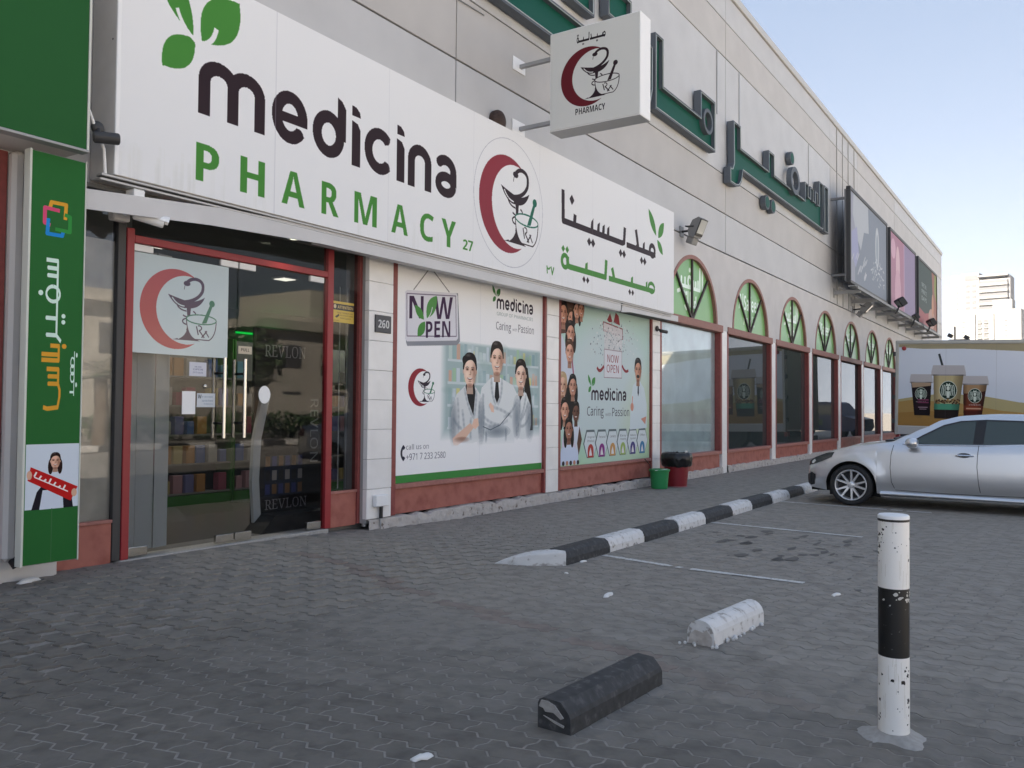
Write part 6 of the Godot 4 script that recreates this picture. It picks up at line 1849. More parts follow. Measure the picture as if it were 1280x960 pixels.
func car() -> void:
	var c := thing("parked_car", "silver saloon car parked nose to the kerb in front of the truck", "car", Vector3(13.36, 0.0, 2.95))
	var WR := 0.335
	var st := []
	for i in 114:
		st.append(-0.06 + 0.04 * i)
	for a in [0.60, 3.22]:
		for d in [-WR - 0.0015, -WR + 0.0015, -WR + 0.012, WR - 0.012, WR - 0.0015, WR + 0.0015]:
			st.append(a + d)
	st.append(4.47)
	st.sort()
	st = st.filter(func(x): return x <= 4.47)
	var rows := []
	var under := [MB.new(), MB.new()]
	for s: float in st:
		var ys := keyed(SHOULD, s)
		var yc := keyed(CENTRE, s)
		var yb := keyed(LOWER, s)
		for a in [0.60, 3.22]:
			if absf(s - a) < WR:
				yb = maxf(yb, 0.285 + sqrt(WR * WR - (s - a) * (s - a)))
		var left := []
		for f in [0.0, 0.05, 0.14, 0.26, 0.4, 0.55, 0.7, 0.82, 0.91, 0.965, 1.0]:
			var y := lerpf(yb, ys, f)
			left.append(Vector2(side_t(s, y), y))
		var tw: float = left[left.size() - 1].x
		for q in [[0.955, 0.30], [0.85, 0.58], [0.62, 0.84], [0.32, 0.97], [0.0, 1.0]]:
			left.append(Vector2(tw * q[0], lerpf(ys, yc, q[1])))
		var row := PackedVector3Array()
		for p: Vector2 in left:
			row.append(Vector3(-p.x, p.y, s))
		for i in range(left.size() - 2, -1, -1):
			row.append(Vector3(left[i].x, left[i].y, s))
		rows.append(row)
	var body := MB.new().grid(rows)
	for e in [0, rows.size() - 1]:     # close nose and tail
		var n: int = rows[e].size()
		var m := Vector3(0, 0.40, rows[e][0].z + (-0.012 if e == 0 else 0.012))
		for i in n:
			if e == 0: body.tri(m, rows[e][(i + 1) % n], rows[e][i])
			else: body.tri(m, rows[e][i], rows[e][(i + 1) % n])
	var bo := part("body", body, M["car_silver"], c)
	part("underbody", B(-0.70, 0.16, 0.95, 0.70, 0.30, 2.86), M["rubber"], c)
	part("underbody", B(-0.62, 0.18, 0.02, 0.62, 0.45, 0.30), M["rubber"], c)
	part("underbody", B(-0.62, 0.22, 3.6, 0.62, 0.45, 4.4), M["rubber"], c)
	for a in [0.60, 3.22]:
		for sd in [-1.0, 1.0]:
			var wr := []
			for i in 25:
				var t := PI * i / 24
				var p := Vector2(a + cos(t) * WR, 0.285 + sin(t) * WR)
				var x := side_t(p.x, maxf(p.y, 0.22))
				wr.append(PackedVector3Array([Vector3(sd * (x - 0.001), p.y, p.x), Vector3(sd * (x - 0.25), p.y, p.x)]))
			part("wheel_liner", MB.new().grid(wr), M["rubber"], c)
			part("well_wall", B(sd * 0.56 - 0.01, 0.12, a - 0.34, sd * 0.56 + 0.01, 0.62, a + 0.34), M["rubber"], c)
	# cabin
	var cab := []
	var pil := [MB.new(), MB.new()]
	var screen := []
	var back := []
	var roof := []
	var sides := [[], []]
	for i in 70:
		var s := 1.12 + 0.0396 * i
		var y := keyed(RAIL, s)
		var yb := keyed(SHOULD, s) - 0.03
		var tr := glass_t(s, y)
		var ymid := y + 0.018 * smoothstep(1.12, 1.9, s) * smoothstep(3.85, 3.1, s) + 0.006
		var top := [Vector3(-tr, y, s), Vector3(-tr + 0.05, y + 0.016, s), Vector3(-tr * 0.6, lerpf(y, ymid, 0.75), s), Vector3(0, ymid, s), Vector3(tr * 0.6, lerpf(y, ymid, 0.75), s), Vector3(tr - 0.05, y + 0.016, s), Vector3(tr, y, s)]
		cab.append(PackedVector3Array([Vector3(-side_t(s, yb) + 0.02, yb, s), Vector3(-tr, y, s), top[1]]))
		sides[1].append(PackedVector3Array([top[5], top[6], Vector3(side_t(s, yb) - 0.02, yb, s)]))
		var mid := PackedVector3Array([top[1], top[2], top[3], top[4], top[5]])
		if s <= 1.93: screen.append(mid)
		if s >= 1.89 and s <= 3.10: roof.append(mid)
		if s >= 3.06: back.append(mid)
	part("cabin_side", MB.new().grid(cab), M["car_silver"], c)
	part("cabin_side", MB.new().grid(sides[1]), M["car_silver"], c)
	part("roof", MB.new().grid(roof), M["car_silver"], c)
	part("windscreen", MB.new().grid(screen), M["car_glass"], c)
	part("rear_screen", MB.new().grid(back), M["car_glass"], c)
	part("wiper", MB.new().tube([Vector3(-0.45, 0.94, 1.10), Vector3(-0.20, 0.955, 1.16), Vector3(0.3, 0.965, 1.17)], 0.012, 6), M["black"], c)
	part("cowl", B(-0.66, 0.90, 1.02, 0.66, 0.922, 1.15), M["black"], c)
	# side glass: polygons in (along, up) laid on the cabin side
	var lay := func(poly: Array, off: float, sd: float) -> MB:
		return skin_patch(poly, off, sd, true)
	for sd in [-1.0, 1.0]:
		part("window_surround", lay.call(P2([1.30, 0.868, 1.50, 1.0, 1.75, 1.14, 1.95, 1.195, 2.25, 1.215, 2.65, 1.205, 3.0, 1.15, 3.30, 1.0, 3.38, 0.915]), 0.006, sd), M["black"], c)
		part("side_window", lay.call(P2([1.36, 0.880, 1.50, 0.975, 1.75, 1.115, 1.95, 1.175, 2.13, 1.192, 2.10, 0.884]), 0.009, sd), M["car_glass"], c)
		part("side_window", lay.call(P2([2.22, 0.886, 2.25, 1.194, 2.62, 1.185, 2.92, 1.13, 3.05, 0.91]), 0.009, sd), M["car_glass"], c)
		part("quarter_window", lay.call(P2([3.08, 0.912, 2.97, 1.11, 3.20, 1.02, 3.32, 0.925]), 0.009, sd), M["car_glass"], c)
		var tr := []
		for i in 24:
			var s := lerpf(1.26, 3.42, i / 23.0)
			var y := keyed(SHOULD, s) + 0.006
			tr.append(Vector3(sd * (glass_t(s, y) + 0.012), y, s))
		part("belt_trim", MB.new().tube(tr, 0.006, 6), M["chrome"], c)
		# gaps round the doors
		for g in [P2([1.15, 0.855, 1.12, 0.72, 1.11, 0.55, 1.125, 0.36, 1.17, 0.25]), P2([2.17, 0.875, 2.155, 0.72, 2.15, 0.6, 2.165, 0.4, 2.19, 0.24]), P2([3.12, 0.89, 3.06, 0.75, 2.92, 0.62, 2.83, 0.45, 2.80, 0.25]), P2([1.17, 0.25, 1.7, 0.235, 2.19, 0.235, 2.80, 0.245])]:
			var pts := []
			for i in g.size() - 1:
				for j in 5:
					var p: Vector2 = g[i].lerp(g[i + 1], j / 5.0)
					pts.append(Vector3(sd * (side_t(p.x, p.y) + 0.0005), p.y, p.x))
			part("panel_gap", MB.new().tube(pts, 0.0042, 5, false), M["black"], c)
		for hs in [2.0, 2.98]:
			var hy: float = 0.745 + (hs - 2.0) * 0.02
			var hx: float = sd * (side_t(hs, hy) + 0.004)
			part("handle_recess", MB.new().ball(Vector3(hx - sd * 0.006, hy, hs), Vector3(0.008, 0.034, 0.085), 14, 8), M["dark_metal"], c)
			part("door_handle", MB.new().tube([Vector3(hx, hy - 0.004, hs - 0.10), Vector3(hx + sd * 0.026, hy, hs - 0.07), Vector3(hx + sd * 0.028, hy, hs + 0.05), Vector3(hx, hy - 0.002, hs + 0.115)], [0.008, 0.014, 0.013, 0.007], 8), M["chrome"], c)
		# mirror
		var mir := part("mirror", MB.new().ball(Vector3(sd * 0.955, 0.895, 1.40), Vector3(0.115, 0.072, 0.085), 18, 12), M["car_silver"], c)
		part("mirror_foot", MB.new().tube([Vector3(sd * 0.82, 0.865, 1.38), Vector3(sd * 0.93, 0.855, 1.40)], [0.035, 0.03], 8), M["dark_metal"], mir)
		part("mirror_glass", MB.new().ball(Vector3(sd * 0.955, 0.893, 1.458), Vector3(0.075, 0.046, 0.014), 14, 6), M["chrome"], mir)
		# sill
		var sk := []
		for i in 20:
			var s := lerpf(0.98, 2.86, i / 19.0)
			var t0 := side_t(s, 0.24)
			sk.append(PackedVector3Array([Vector3(sd * (t0 - 0.01), 0.232 - (s - 1) * 0.006, s), Vector3(sd * (t0 + 0.022), 0.205 - (s - 1) * 0.008, s), Vector3(sd * (t0 + 0.024), 0.175 - (s - 1) * 0.008, s), Vector3(sd * (t0 - 0.05), 0.155, s)]))
		part("side_skirt", MB.new().grid(sk, false, sd > 0), M["car_silver"], c)
		# lamps and vents
		var pat := func(poly: Array, off: float) -> MB:
			return skin_patch(poly, off, sd, false)
		part("headlight", pat.call(P2([-0.02, 0.525, 0.0, 0.59, 0.10, 0.655, 0.26, 0.72, 0.37, 0.738, 0.34, 0.665, 0.20, 0.60, 0.08, 0.555]), 0.005), M["lamp_glass"], c)
		part("headlight_trim", pat.call(P2([0.035, 0.565, 0.05, 0.60, 0.09, 0.628, 0.105, 0.60, 0.07, 0.565]), 0.008), M["rim"], c)
		part("bumper_vent", pat.call(P2([-0.03, 0.27, -0.03, 0.40, 0.05, 0.44, 0.11, 0.41, 0.09, 0.27, 0.03, 0.25]), 0.006), M["black"], c)
		part("tail_light", pat.call(P2([4.15, 0.70, 4.1, 0.86, 4.38, 0.86, 4.40, 0.72]), 0.004), M["red_gloss"], c)
	part("grille", B(-0.30, 0.30, -0.085, 0.30, 0.50, -0.07, 0.005), M["black"], c)
	for a in [0.60, 3.22]:
		for sd in [-1.0, 1.0]:
			wheel(c, Vector3(sd * 0.755, 0.287, a), sd)

func wheel(c: Node3D, at: Vector3, sd: float) -> void:
	var w := hub("wheel", c, at)
	var X := Transform3D(Basis(Vector3.BACK, PI / 2 * -sd), Vector3.ZERO)    # local y of the lathe points outwards
	var mb := MB.new()
	mb.X = X
	mb.lathe([Vector2(0.205, -0.09), Vector2(0.255, -0.105), Vector2(0.278, -0.09), Vector2(0.286, -0.06), Vector2(0.287, 0.0), Vector2(0.286, 0.06), Vector2(0.278, 0.09), Vector2(0.255, 0.104), Vector2(0.232, 0.10), Vector2(0.212, 0.088)], 40)
	part("tyre", mb, M["rubber"], w)
	mb = MB.new()
	mb.X = X
	mb.lathe([Vector2(0.19, -0.08), Vector2(0.185, 0.05), Vector2(0.198, 0.07), Vector2(0.212, 0.085), Vector2(0.214, 0.094), Vector2(0.206, 0.098), Vector2(0.197, 0.09), Vector2(0.19, 0.06), Vector2(0.185, -0.02)], 40)
	part("rim", mb, M["rim"], w)
	mb = MB.new()
	mb.X = X
	mb.lathe([Vector2(0.186, -0.01), Vector2(0.10, -0.012), Vector2(0.0, -0.012)], 24)
	part("brake", mb, M["black"], w)
	for k in 5:
		for e in [-1.0, 1.0]:
			var a := TAU * k / 5 + 0.30
			var m2 := MB.new()
			var d0 := Vector2(cos(a + e * 0.16), sin(a + e * 0.16)) * 0.045
			var d1 := Vector2(cos(a + e * 0.27), sin(a + e * 0.27)) * 0.196
			var n := (d1 - d0).orthogonal().normalized()
			m2.X = X
			var pts := []
			for q in [[d0, 0.015], [d1, 0.011]]:
				for o in [-1.0, 1.0]:
					pts.append(q[0] + n * o * q[1])
			var y0 := 0.072
			var y1 := 0.086
			var f := func(p: Vector2, y: float) -> Vector3: return Vector3(p.x, y, p.y)
			m2.quad(f.call(pts[0], y0), f.call(pts[1], y0), f.call(pts[3], y1), f.call(pts[2], y1))
			m2.quad(f.call(pts[0], y0 - 0.05), f.call(pts[0], y0), f.call(pts[2], y1), f.call(pts[2], y1 - 0.05))
			m2.quad(f.call(pts[1], y0), f.call(pts[1], y0 - 0.05), f.call(pts[3], y1 - 0.05), f.call(pts[3], y1))
			part("spoke", m2, M["rim"], w)
	mb = MB.new()
	mb.X = X
	mb.lathe([Vector2(0.058, 0.03), Vector2(0.055, 0.07), Vector2(0.034, 0.078), Vector2(0.030, 0.084), Vector2(0.0, 0.086)], 20)
	part("hub_cap", mb, M["rim"], w)

# ---------------------------------------------------------------- the truck
func cup(c: Canvas, x0: float, x1: float, xb0: float, xb1: float, yl: float, yt: float, yb: float, body: Color, band: Color, lower: Color) -> void:
	var o := (x1 - x0) * 0.06
	c.poly([Vector2(x0 + o, yt), Vector2(x1 - o, yt), Vector2(xb1, yb), Vector2(xb0, yb)], body)
	var f := func(t: float) -> Array: return [lerpf(x0 + o, xb0, t), lerpf(x1 - o, xb1, t), lerpf(yt, yb, t)]
	var a: Array = f.call(0.66)
	var b: Array = f.call(0.80)
	c.poly([Vector2(a[0], a[2]), Vector2(a[1], a[2]), Vector2(b[1], b[2]), Vector2(b[0], b[2])], band)
	c.poly([Vector2(b[0], b[2]), Vector2(b[1], b[2]), Vector2(xb1, yb), Vector2(xb0, yb)], lower)
	c.poly([Vector2(x0, yt - 0.02), Vector2(x0, yt + 0.05), Vector2(x0 + o * 0.8, yl), Vector2(x1 - o * 0.8, yl), Vector2(x1, yt + 0.05), Vector2(x1, yt - 0.02)], Color(0.70, 0.69, 0.70))
	c.rect(x0, yt - 0.03, x1, yt, Color(0.56, 0.55, 0.55))
	for i in 8:      # the printed cups are shaded like a photograph
		var g := i / 8.0
		c.poly([Vector2(lerpf(x1 - o, x0, g * 0.35), yt), Vector2(x1 - o, yt), Vector2(xb1, yb), Vector2(lerpf(xb1, xb0, g * 0.35), yb)], Color(0.05, 0.03, 0.03, 0.06))
		c.poly([Vector2(x0 + o, yt), Vector2(lerpf(x0 + o, x1, g * 0.2), yt), Vector2(lerpf(xb0, xb1, g * 0.2), yb), Vector2(xb0, yb)], Color(0.05, 0.03, 0.03, 0.05))
	# round emblem: dark disc with a pale crowned figure and wavy hair lines
	var m := Vector2((x0 + x1) / 2, lerpf(yt, yb, 0.36))
	var r := (x1 - x0) * 0.24
	c.ell(m, r * 1.08, r * 1.08, Color(0.78, 0.80, 0.76))
	c.ell(m, r, r, Color(0.07, 0.17, 0.13))
	var p := Color(0.80, 0.84, 0.80)
	for s in [-1.0, 1.0]:
		for i in 3:
			c.stroke(curve(m + Vector2(s * r * (0.22 + 0.2 * i), r * 0.62), m + Vector2(s * r * (0.5 + 0.18 * i), r * 0.1), m + Vector2(s * r * (0.25 + 0.22 * i), -r * 0.6)), r * 0.09, p)
	c.ell(m + Vector2(0, r * 0.22), r * 0.2, r * 0.26, p)
	c.poly([m + Vector2(-r * 0.25, -r * 0.1), m + Vector2(r * 0.25, -r * 0.1), m + Vector2(r * 0.15, -r * 0.85), m + Vector2(-r * 0.15, -r * 0.85)], p)
	c.poly([m + Vector2(-r * 0.22, r * 0.5), m + Vector2(-r * 0.22, r * 0.85), m + Vector2(0, r * 0.66), m + Vector2(r * 0.22, r * 0.85), m + Vector2(r * 0.22, r * 0.5)], p)
	c.text("STARBUCKS", m.x - r * 0.9, m.y - r * 1.42, m.x + r * 0.9, m.y - r * 1.24, Color(0.25, 0.2, 0.16) if body.get_luminance() > 0.4 else Color(0.75, 0.65, 0.65), "Droid Sans", 700)

func truck() -> void:
	var t := thing("box_truck", "white box truck printed with three coffee cups standing behind the silver car", "truck", Vector3(28.5, -0.385, 1.54), deg_to_rad(-83.1))
	t.basis = t.basis * Basis(Vector3.BACK, -0.020).scaled(Vector3.ONE * 1.296)
	var sky := Color(0.80, 0.83, 0.88)
	var c := Canvas.new(Vector2(0, 1.0), Vector2(5.2, 2.93), 1024, sky)
	for i in 12:
		c.rect(0, 1.0, 5.2, 2.2 - i * 0.05, Color(0.78, 0.81, 0.86, 0.1))
	var top := [Vector2(0, 2.93), Vector2(0, 2.86), Vector2(0.6, 2.82), Vector2(1.6, 2.82), Vector2(3.0, 2.76), Vector2(6.4, 2.50), Vector2(6.4, 2.93)]
	c.T = Transform2D(Vector2(0.85, 0), Vector2(0, 1), Vector2.ZERO)
	c.poly(top, Color(0.60, 0.57, 0.47))
	var hill := P2([0, 1.62, 0.5, 1.70, 1.2, 1.78, 2.2, 1.72, 3.0, 1.60, 4.2, 1.55, 6.4, 1.62, 6.4, 1.0, 0, 1.0])
	c.poly(hill, Color(0.66, 0.62, 0.46))
	c.poly(P2([0, 1.56, 0.4, 1.62, 1.6, 1.55, 2.6, 1.40, 3.6, 1.34, 6.4, 1.42, 6.4, 1.0, 0, 1.0]), Color(0.64, 0.52, 0.31))
	c.poly(P2([0, 1.30, 0.8, 1.36, 2.2, 1.26, 6.4, 1.22, 6.4, 1.0, 0, 1.0]), Color(0.60, 0.46, 0.25))
	cup(c, 0.29, 0.88, 0.42, 0.82, 2.22, 2.04, 1.25, Color(0.11, 0.08, 0.10), Color(0.15, 0.07, 0.11), Color(0.10, 0.07, 0.09))
	c.poly(P2([0.34, 2.02, 0.84, 2.02, 0.83, 1.95, 0.36, 1.90]), Color(0.64, 0.55, 0.46))
	for i in 2:
		c.rect(0.50, 1.60 - i * 0.06, 0.78, 1.635 - i * 0.06, Color(0.45, 0.2, 0.32))
	c.rect(0.52, 1.43, 0.76, 1.45, Color(0.6, 0.5, 0.55)); c.rect(0.55, 1.39, 0.73, 1.405, Color(0.6, 0.5, 0.55))
	cup(c, 1.60, 2.26, 1.66, 2.10, 2.19, 2.01, 1.24, Color(0.42, 0.21, 0.14), Color(0.50, 0.22, 0.14), Color(0.30, 0.10, 0.07))
	c.poly(P2([1.64, 2.0, 2.22, 2.0, 2.20, 1.85, 2.0, 1.80, 1.66, 1.78]), Color(0.62, 0.50, 0.37))
	cup(c, 1.60, 2.26, 1.66, 2.10, 2.19, 2.01, 1.24, Color(0.42, 0.21, 0.14, 0.0), Color(0.50, 0.22, 0.14), Color(0.30, 0.10, 0.07))
	c.rect(1.72, 1.42, 2.08, 1.45, Color(0.75, 0.6, 0.5))
	c.stroke(P2([1.03, 2.70, 1.12, 2.42]), 0.055, Color(0.20, 0.23, 0.24))
	cup(c, 0.84, 1.70, 0.93, 1.52, 2.43, 2.22, 1.19, Color(0.72, 0.66, 0.50), Color(0.30, 0.58, 0.47), Color(0.14, 0.10, 0.09))
	var r := RandomNumberGenerator.new()
	r.seed = 6
	for i in 60:
		c.ell(Vector2(r.randf_range(0.96, 1.56), r.randf_range(1.54, 1.64)), 0.022, 0.018, [Color(0.36, 0.25, 0.16), Color(0.55, 0.44, 0.28), Color(0.25, 0.17, 0.11)][i % 3])
	c.T = Transform2D()
	for i in 4:      # panel seams
		c.rect(1.02 + i * 1.05, 1.0, 1.026 + i * 1.05, 2.93, Color(0.45, 0.46, 0.48, 0.45))
	for i in 70:
		var p := Vector2(r.randf_range(0, 5.2), r.randf_range(1.0, 1.25))
		c.ell(p, r.randf_range(0.02, 0.12), r.randf_range(0.01, 0.04), Color(0.4, 0.36, 0.3, 0.07))
	part("cargo_box", B(0.0, 0.80, -2.3, 5.2, 3.0, -0.012, 0.01), M["truck_white"] if M.has("truck_white") else mat("truck_white", rgb(0.60, 0.60, 0.60), 0.45), t)
	part("side_print", B(0.06, 1.0, -0.0115, 5.14, 2.93, -0.004, 0.0, true), matte("truck_print", 0.5, 0.0, c.tex()), t)
	part("corner_post", B(-0.012, 0.78, -0.10, 0.055, 2.96, 0.012, 0.01), M["truck_frame"], t)
	part("corner_post", B(5.145, 0.78, -0.10, 5.21, 2.96, 0.012, 0.01), M["truck_frame"], t)
	part("top_rail", B(-0.015, 2.935, -0.10, 5.215, 3.02, 0.016, 0.012), M["truck_frame"], t)
	part("bottom_rail", B(0.056, 0.79, -0.10, 5.144, 0.985, 0.008, 0.008), mat("rail_grey", rgb(0.42, 0.42, 0.42), 0.5), t)
	part("rear_top_rail", B(-0.02, 2.94, -2.3, 0.0, 3.02, -0.101), M["truck_frame"], t)
	for z in [-1.12, -2.22]:
		part("rear_door", B(-0.018, 0.84, z - 0.03 + 0.0, -0.001, 2.93, z + 1.0), M["truck_frame"], t)
	for y in [1.05, 1.62, 2.15, 2.65]:
		part("hinge", B(-0.07, y, -0.05, -0.013, y + 0.10, 0.03, 0.006), M["dark_metal"], t)
	var mk := MB.new()
	mk.X = Transform3D(Basis(Vector3.RIGHT, PI / 2), Vector3(0.17, 2.83, -0.003))
	mk.lathe([Vector2(0.05, 0.0), Vector2(0.05, 0.015), Vector2(0.03, 0.025), Vector2(0, 0.027)], 16)
	part("marker_lamp", mk, M["red_gloss"], t)
	part("chassis", B(0.1, 0.50, -1.75, 6.6, 0.78, -0.55), M["black"], t)
	part("rear_bumper", B(0.0, 0.52, -2.2, 0.10, 0.66, -0.1, 0.01), M["dark_metal"], t)
	part("rear_lamp", B(0.01, 0.665, -0.30, 0.09, 0.79, -0.12, 0.01), M["red_gloss"], t)
	for x in [1.5, 6.0]:
		for z in [-0.28, -2.05]:
			var m := MB.new()
			m.X = Transform3D(Basis(Vector3.RIGHT, PI / 2), Vector3(x, 0.71, z))
			m.lathe([Vector2(0.0, -0.11), Vector2(0.24, -0.11), Vector2(0.37, -0.13), Vector2(0.40, -0.10), Vector2(0.40, 0.10), Vector2(0.37, 0.13), Vector2(0.24, 0.11), Vector2(0.2, 0.05), Vector2(0, 0.05)], 28)
			part("wheel", m, M["rubber"], t)
	var cabm := MB.new()
	cabm.X = Transform3D(Basis.IDENTITY, Vector3(5.35, 0, -2.15))
	cabm.prism(V2s([0, 0.55, 1.75, 0.55, 1.85, 0.7, 1.85, 1.25, 1.55, 2.15, 1.4, 2.25, 0, 2.25]), 0.0, 2.0)
	part("cab", cabm, M["truck_white"], t)
	part("cab_window", MB.new().prism(V2s([5.75, 1.35, 6.95, 1.35, 6.75, 2.05, 5.75, 2.05]), -0.149, -0.142), M["car_glass"], t)

# ---------------------------------------------------------------- far away
func far_things() -> void:
	var cam := Vector3(0, 0, 6.13)
	var f := Vector3(0.8355, 0, -0.5495)
	var r := Vector3(0.5495, 0, 0.8355)
	var turn := deg_to_rad(-56.67) - 0.71
	var t := thing("apartment_tower", "pale sunlit apartment block with rows of small windows, the lower one behind the truck", "building", cam + f * 500 + r * 279.5, turn, "towers on the skyline")
	var w := 17.6
	part("wall", B(-w, 0, -14, w, 62, 0), M["tower_white"], t)
	part("parapet", B(-w, 62.01, -14, w, 63.2, -13.4), M["tower_white"], t)
	part("stair_tower", B(2.5, 62.02, -12, w - 5, 68, -3), M["tower_white"], t)
	for x in [-7.2, 2.6]:
		part("pilaster", B(x, 0, 0.01, x + 1.1, 60, 0.7), M["tower_shade"], t)
	var wm := B(-1.05, 0, -0.1, 1.05, 1.5, 0.12).mesh()
	var sl := B(-1.2, -0.5, 0.0, 1.2, 0.0, 0.8).mesh()
	for i in 18:
		var y := 4.0 + i * 3.0
		for x in [-4.6, -1.3]:
			part("window", wm, M["tower_window"], t, Vector3(x + 0.7, y, 0.0))
			part("balcony", sl, M["tower_white"], t, Vector3(x + 0.7, y - 0.2, 0.05))
		for x in [-12.6, 9.8]:
			part("window", wm, M["tower_window"], t, Vector3(x, y, 0.0)).scale = Vector3(0.8, 0.5, 1)
	var u := thing("apartment_tower", "taller pale apartment tower with painted balcony shade bands on its upper right wing", "building", cam + f * 520 + r * 282, turn, "towers on the skyline")
	part("wall", B(-12.0, 0, -16, 3.6, 86.5, 0), M["tower_white"], u)
	part("wing", B(3.61, 0, -14, 19.0, 82.5, -0.5), M["tower_white"], u)
	part("roof_canopy", B(3.0, 84.2, -14, 19.2, 85.2, 1.2), M["tower_white"], u)
	part("roof_frame", B(-6.5, 86.51, -12, 3.4, 87.3, -1), M["tower_white"], u)
	part("roof_opening", B(-4.2, 82.6, -0.05, 3.0, 85.9, 0.2), M["tower_window"], u)
	part("painted_side_shade", B(19.01, 60, -13, 20.2, 84, -1), M["tower_shade"], u)  # shaded flank of the tower, put in as a darker strip
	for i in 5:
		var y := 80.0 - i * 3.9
		part("balcony_shade_band", B(3.7, y, -0.45, 18.9, y + 1.7, 0.1), M["tower_window"], u)  # shade inside the balconies, painted as a dark band
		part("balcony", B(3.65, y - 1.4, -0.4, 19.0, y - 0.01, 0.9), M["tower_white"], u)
	for i in 12:
		var y := 78.5 - i * 3.4
		for x in [-2.6, 0.9]:
			part("window", B(x - 1.2, y, -0.1, x + 1.2, y + 1.7, 0.15), M["tower_window"], u)
		part("window", B(-9.0, y, -0.1, -8.2, y + 1.2, 0.15), M["tower_window"], u)
	# small floodlights on a distant post, seen above the truck
	var p := thing("lamp_post", "distant dark twin floodlights on a post above the truck roof beside the towers", "lamp post", Vector3(50.5, 0.28, 1.0))
	part("pole", MB.new().tube([Vector3(0, 0, 0), Vector3(0, 5.6, 0)], 0.045, 8), M["grey_metal"], p)
	part("cross_arm", B(-0.06, 4.86, -0.3, 0.06, 4.92, 0.7), M["grey_metal"], p)
	for q in [[-0.22, 5.12], [0.55, 5.0]]:
		var h := MB.new()
		h.X = Transform3D(Basis(Vector3.RIGHT, 0.5), Vector3(0, q[1], q[0]))
		h.box(Vector3(-0.12, -0.10, -0.13), Vector3(0.12, 0.10, 0.13), 0.03)
		part("lamp_head", h, M["dark_metal"], p)

# things across the road, seen only in the shop windows
func tree_crown(r: RandomNumberGenerator, c: Vector3, rad: Vector3, n: int, leafs: float) -> MB:
	var m := MB.new()
	for i in n:
		var d := Vector3(r.randfn(0, 1), r.randfn(0, 1), r.randfn(0, 1)).normalized() * pow(r.randf(), 0.4)
		var p := c + d * rad
		var a := Vector3(r.randf_range(-1, 1), r.randf_range(-1, 1), r.randf_range(-1, 1)).normalized() * leafs
		var b := a.cross(Vector3(r.randf_range(-1, 1), 1, r.randf_range(-1, 1))).normalized() * leafs * 0.6
		m.tri(p - a, p + b, p + a); m.tri(p - a, p - b, p + a)
	return m

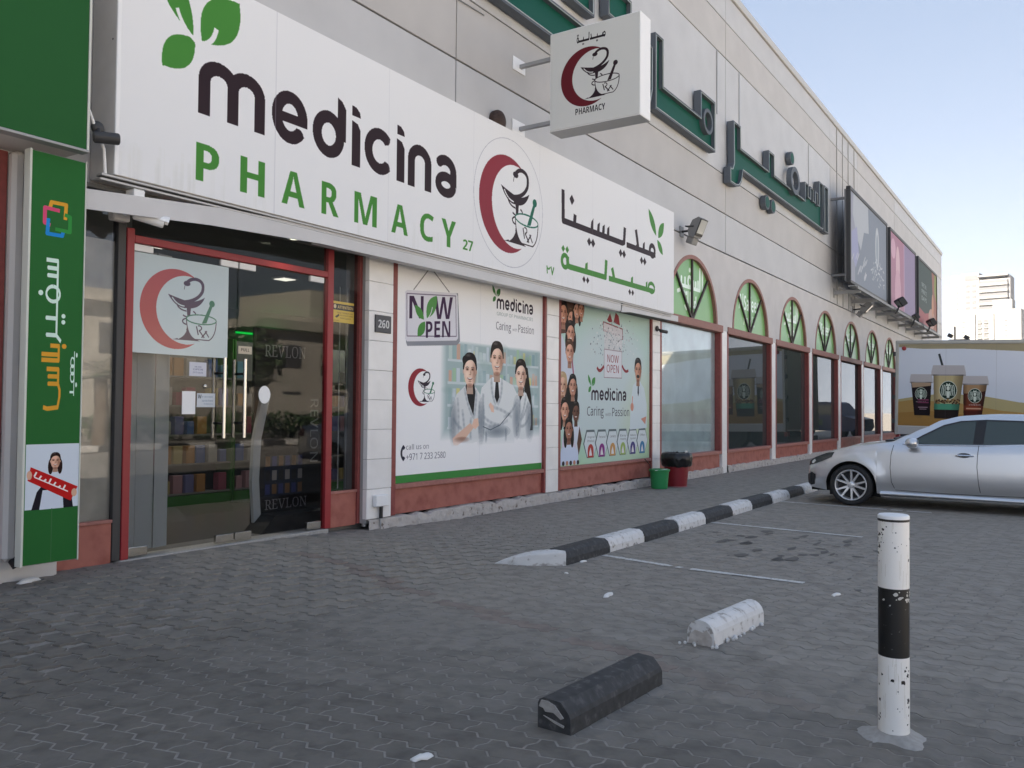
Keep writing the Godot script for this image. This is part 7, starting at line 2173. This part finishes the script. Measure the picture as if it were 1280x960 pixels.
func opposite_side() -> void:
	var r := RandomNumberGenerator.new()
	r.seed = 404
	for k in 4:  # one villa shows mirrored; the rest of the row is added to bounce sunlight
		var v := thing("villa", "cream flat-roofed villa across the road, %s in the mirrored row extended for bounced sunlight" % ["first", "second", "third", "last"][k], "house", Vector3(14 + k * 36.0, 0, 40 + (k % 2) * 3), PI + 0.03 * k, "villas across the road")
		part("wall", B(-13, 0, -6, 13, 6.5, 6), M["villa"], v)
		part("roof", B(-13.6, 6.51, -6.6, 13.6, 7.1, 6.6), M["villa"], v)
		part("upper_wall", B(-6, 7.11, -4, 7, 9.8, 4), M["villa"], v)
		for i in 6:
			for y in [0.9, 4.0]:
				part("window", B(-11.5 + i * 4.2, y, 6.0, -10.0 + i * 4.2, y + 1.5, 6.05), M["tower_window"], v)
		part("added_garden_wall", B(-17.9, 0, 9.0, 17.9, 2.1, 9.25), M["villa"], v)  # wall added as a sunlit face that throws light back
	for k in 9:
		var at := Vector3(24 + k * 9.5 + r.randf_range(-2, 2), 0, 27 + r.randf_range(-2, 4))
		var t := thing("street_tree", "leafy tree across the road, the %s along the row mirrored in the windows" % ["first", "second", "third", "fourth", "fifth", "sixth", "seventh", "eighth", "ninth"][k], "tree", at, 0.0, "trees across the road")
		part("trunk", MB.new().tube([Vector3.ZERO, Vector3(0.1, 1.4, 0), Vector3(0, 2.8, 0.1)], [0.16, 0.12, 0.07], 8), M["bark"], t)
		part("crown", tree_crown(r, Vector3(0, 3.6, 0), Vector3(1.7, 1.4, 1.7), 900, 0.22), M["leaf_mid"] if k % 2 else M["leaf_dark"], t)
	for k in 2:
		var t := thing("date_palm", "date palm across the road, mirrored in the glass door, the %s of two" % ["nearer", "farther"][k], "palm tree", Vector3(15.5 + k * 8.0, 0, 19.5 + k * 2), 0.0, "palms across the road")
		part("trunk", MB.new().tube([Vector3.ZERO, Vector3(0.05, 1.2, 0), Vector3(0, 2.2, 0)], [0.26, 0.22, 0.2], 9), M["bark"], t)
		for i in 26:
			var a := TAU * i / 26 * 2.4
			var el := r.randf_range(0.1, 1.2)
			var fr := MB.new()
			var L := r.randf_range(1.5, 2.1)
			for j in 14:
				var u := (j + 1) / 14.0
				var q := Vector3(cos(a) * u * L * cos(el), 2.2 + sin(el) * u * L - u * u * 0.9, sin(a) * u * L * cos(el))
				var sd := Vector3(-sin(a), 0, cos(a)) * 0.34 * (1.1 - u)
				var ah := Vector3(cos(a), -0.2, sin(a)) * 0.22
				fr.tri(q, q + sd + ah, q + ah * 0.3); fr.tri(q, q - sd + ah, q + ah * 0.3)
			part("frond", fr, M["leaf_mid"], t)
	var h := solo("hedge", tree_crown(r, Vector3(0, 0.5, 0), Vector3(34, 0.7, 0.9), 9000, 0.16), M["leaf_dark"], "low clipped hedge along the far side of the road", "hedge", "", Vector3(45, 0, 24))
	h.set_meta("kind", "stuff")
	var kb := Node3D.new()
	kb.name = "far_kerb"
	add_child(kb)
	tag(kb, "striped kerb of the far side of the road, mirrored in the glass door", "kerb", "", "structure")
	for i in 40:
		part("kerb_stone", B(8 + i * 1.0, -0.02, 17.0, 8.98 + i * 1.0, 0.16, 17.3, 0.02), M["kerb_white"] if i % 2 else M["kerb_black"], kb)
	var van := thing("parked_van", "dark blue van parked beyond the truck, mirrored in the shop windows", "van", Vector3(46.0, 0, 4.4), 1.9)
	var bm := MB.new()
	bm.prism(V2s([-2.2, 0.35, 2.1, 0.35, 2.25, 0.55, 2.2, 0.95, 1.5, 1.12, 0.9, 1.75, 0.7, 1.82, -2.1, 1.82, -2.25, 1.6, -2.25, 0.5]), -0.85, 0.85)
	part("body", bm, M["van_blue"], van)
	for s in [-1.0, 1.0]:
		part("side_window", MB.new().prism(V2s([0.1, 1.15, 1.2, 1.15, 0.85, 1.65, 0.1, 1.65]), s * 0.86 - 0.008, s * 0.86 + 0.008), M["car_glass"], van)
		part("side_stripe", B(-2.0, 0.62, s * 0.86 - 0.006, 0.4, 0.92, s * 0.86 + 0.006), M["leaf_mid"], van)
		for x in [-1.4, 1.4]:
			var m := MB.new()
			m.X = Transform3D(Basis(Vector3.RIGHT, PI / 2), Vector3(x, 0.32, s * 0.72))
			m.lathe([Vector2(0.0, -0.12), Vector2(0.3, -0.12), Vector2(0.32, -0.1), Vector2(0.32, 0.1), Vector2(0.3, 0.12), Vector2(0, 0.12)], 24)
			part("wheel", m, M["rubber"], van)
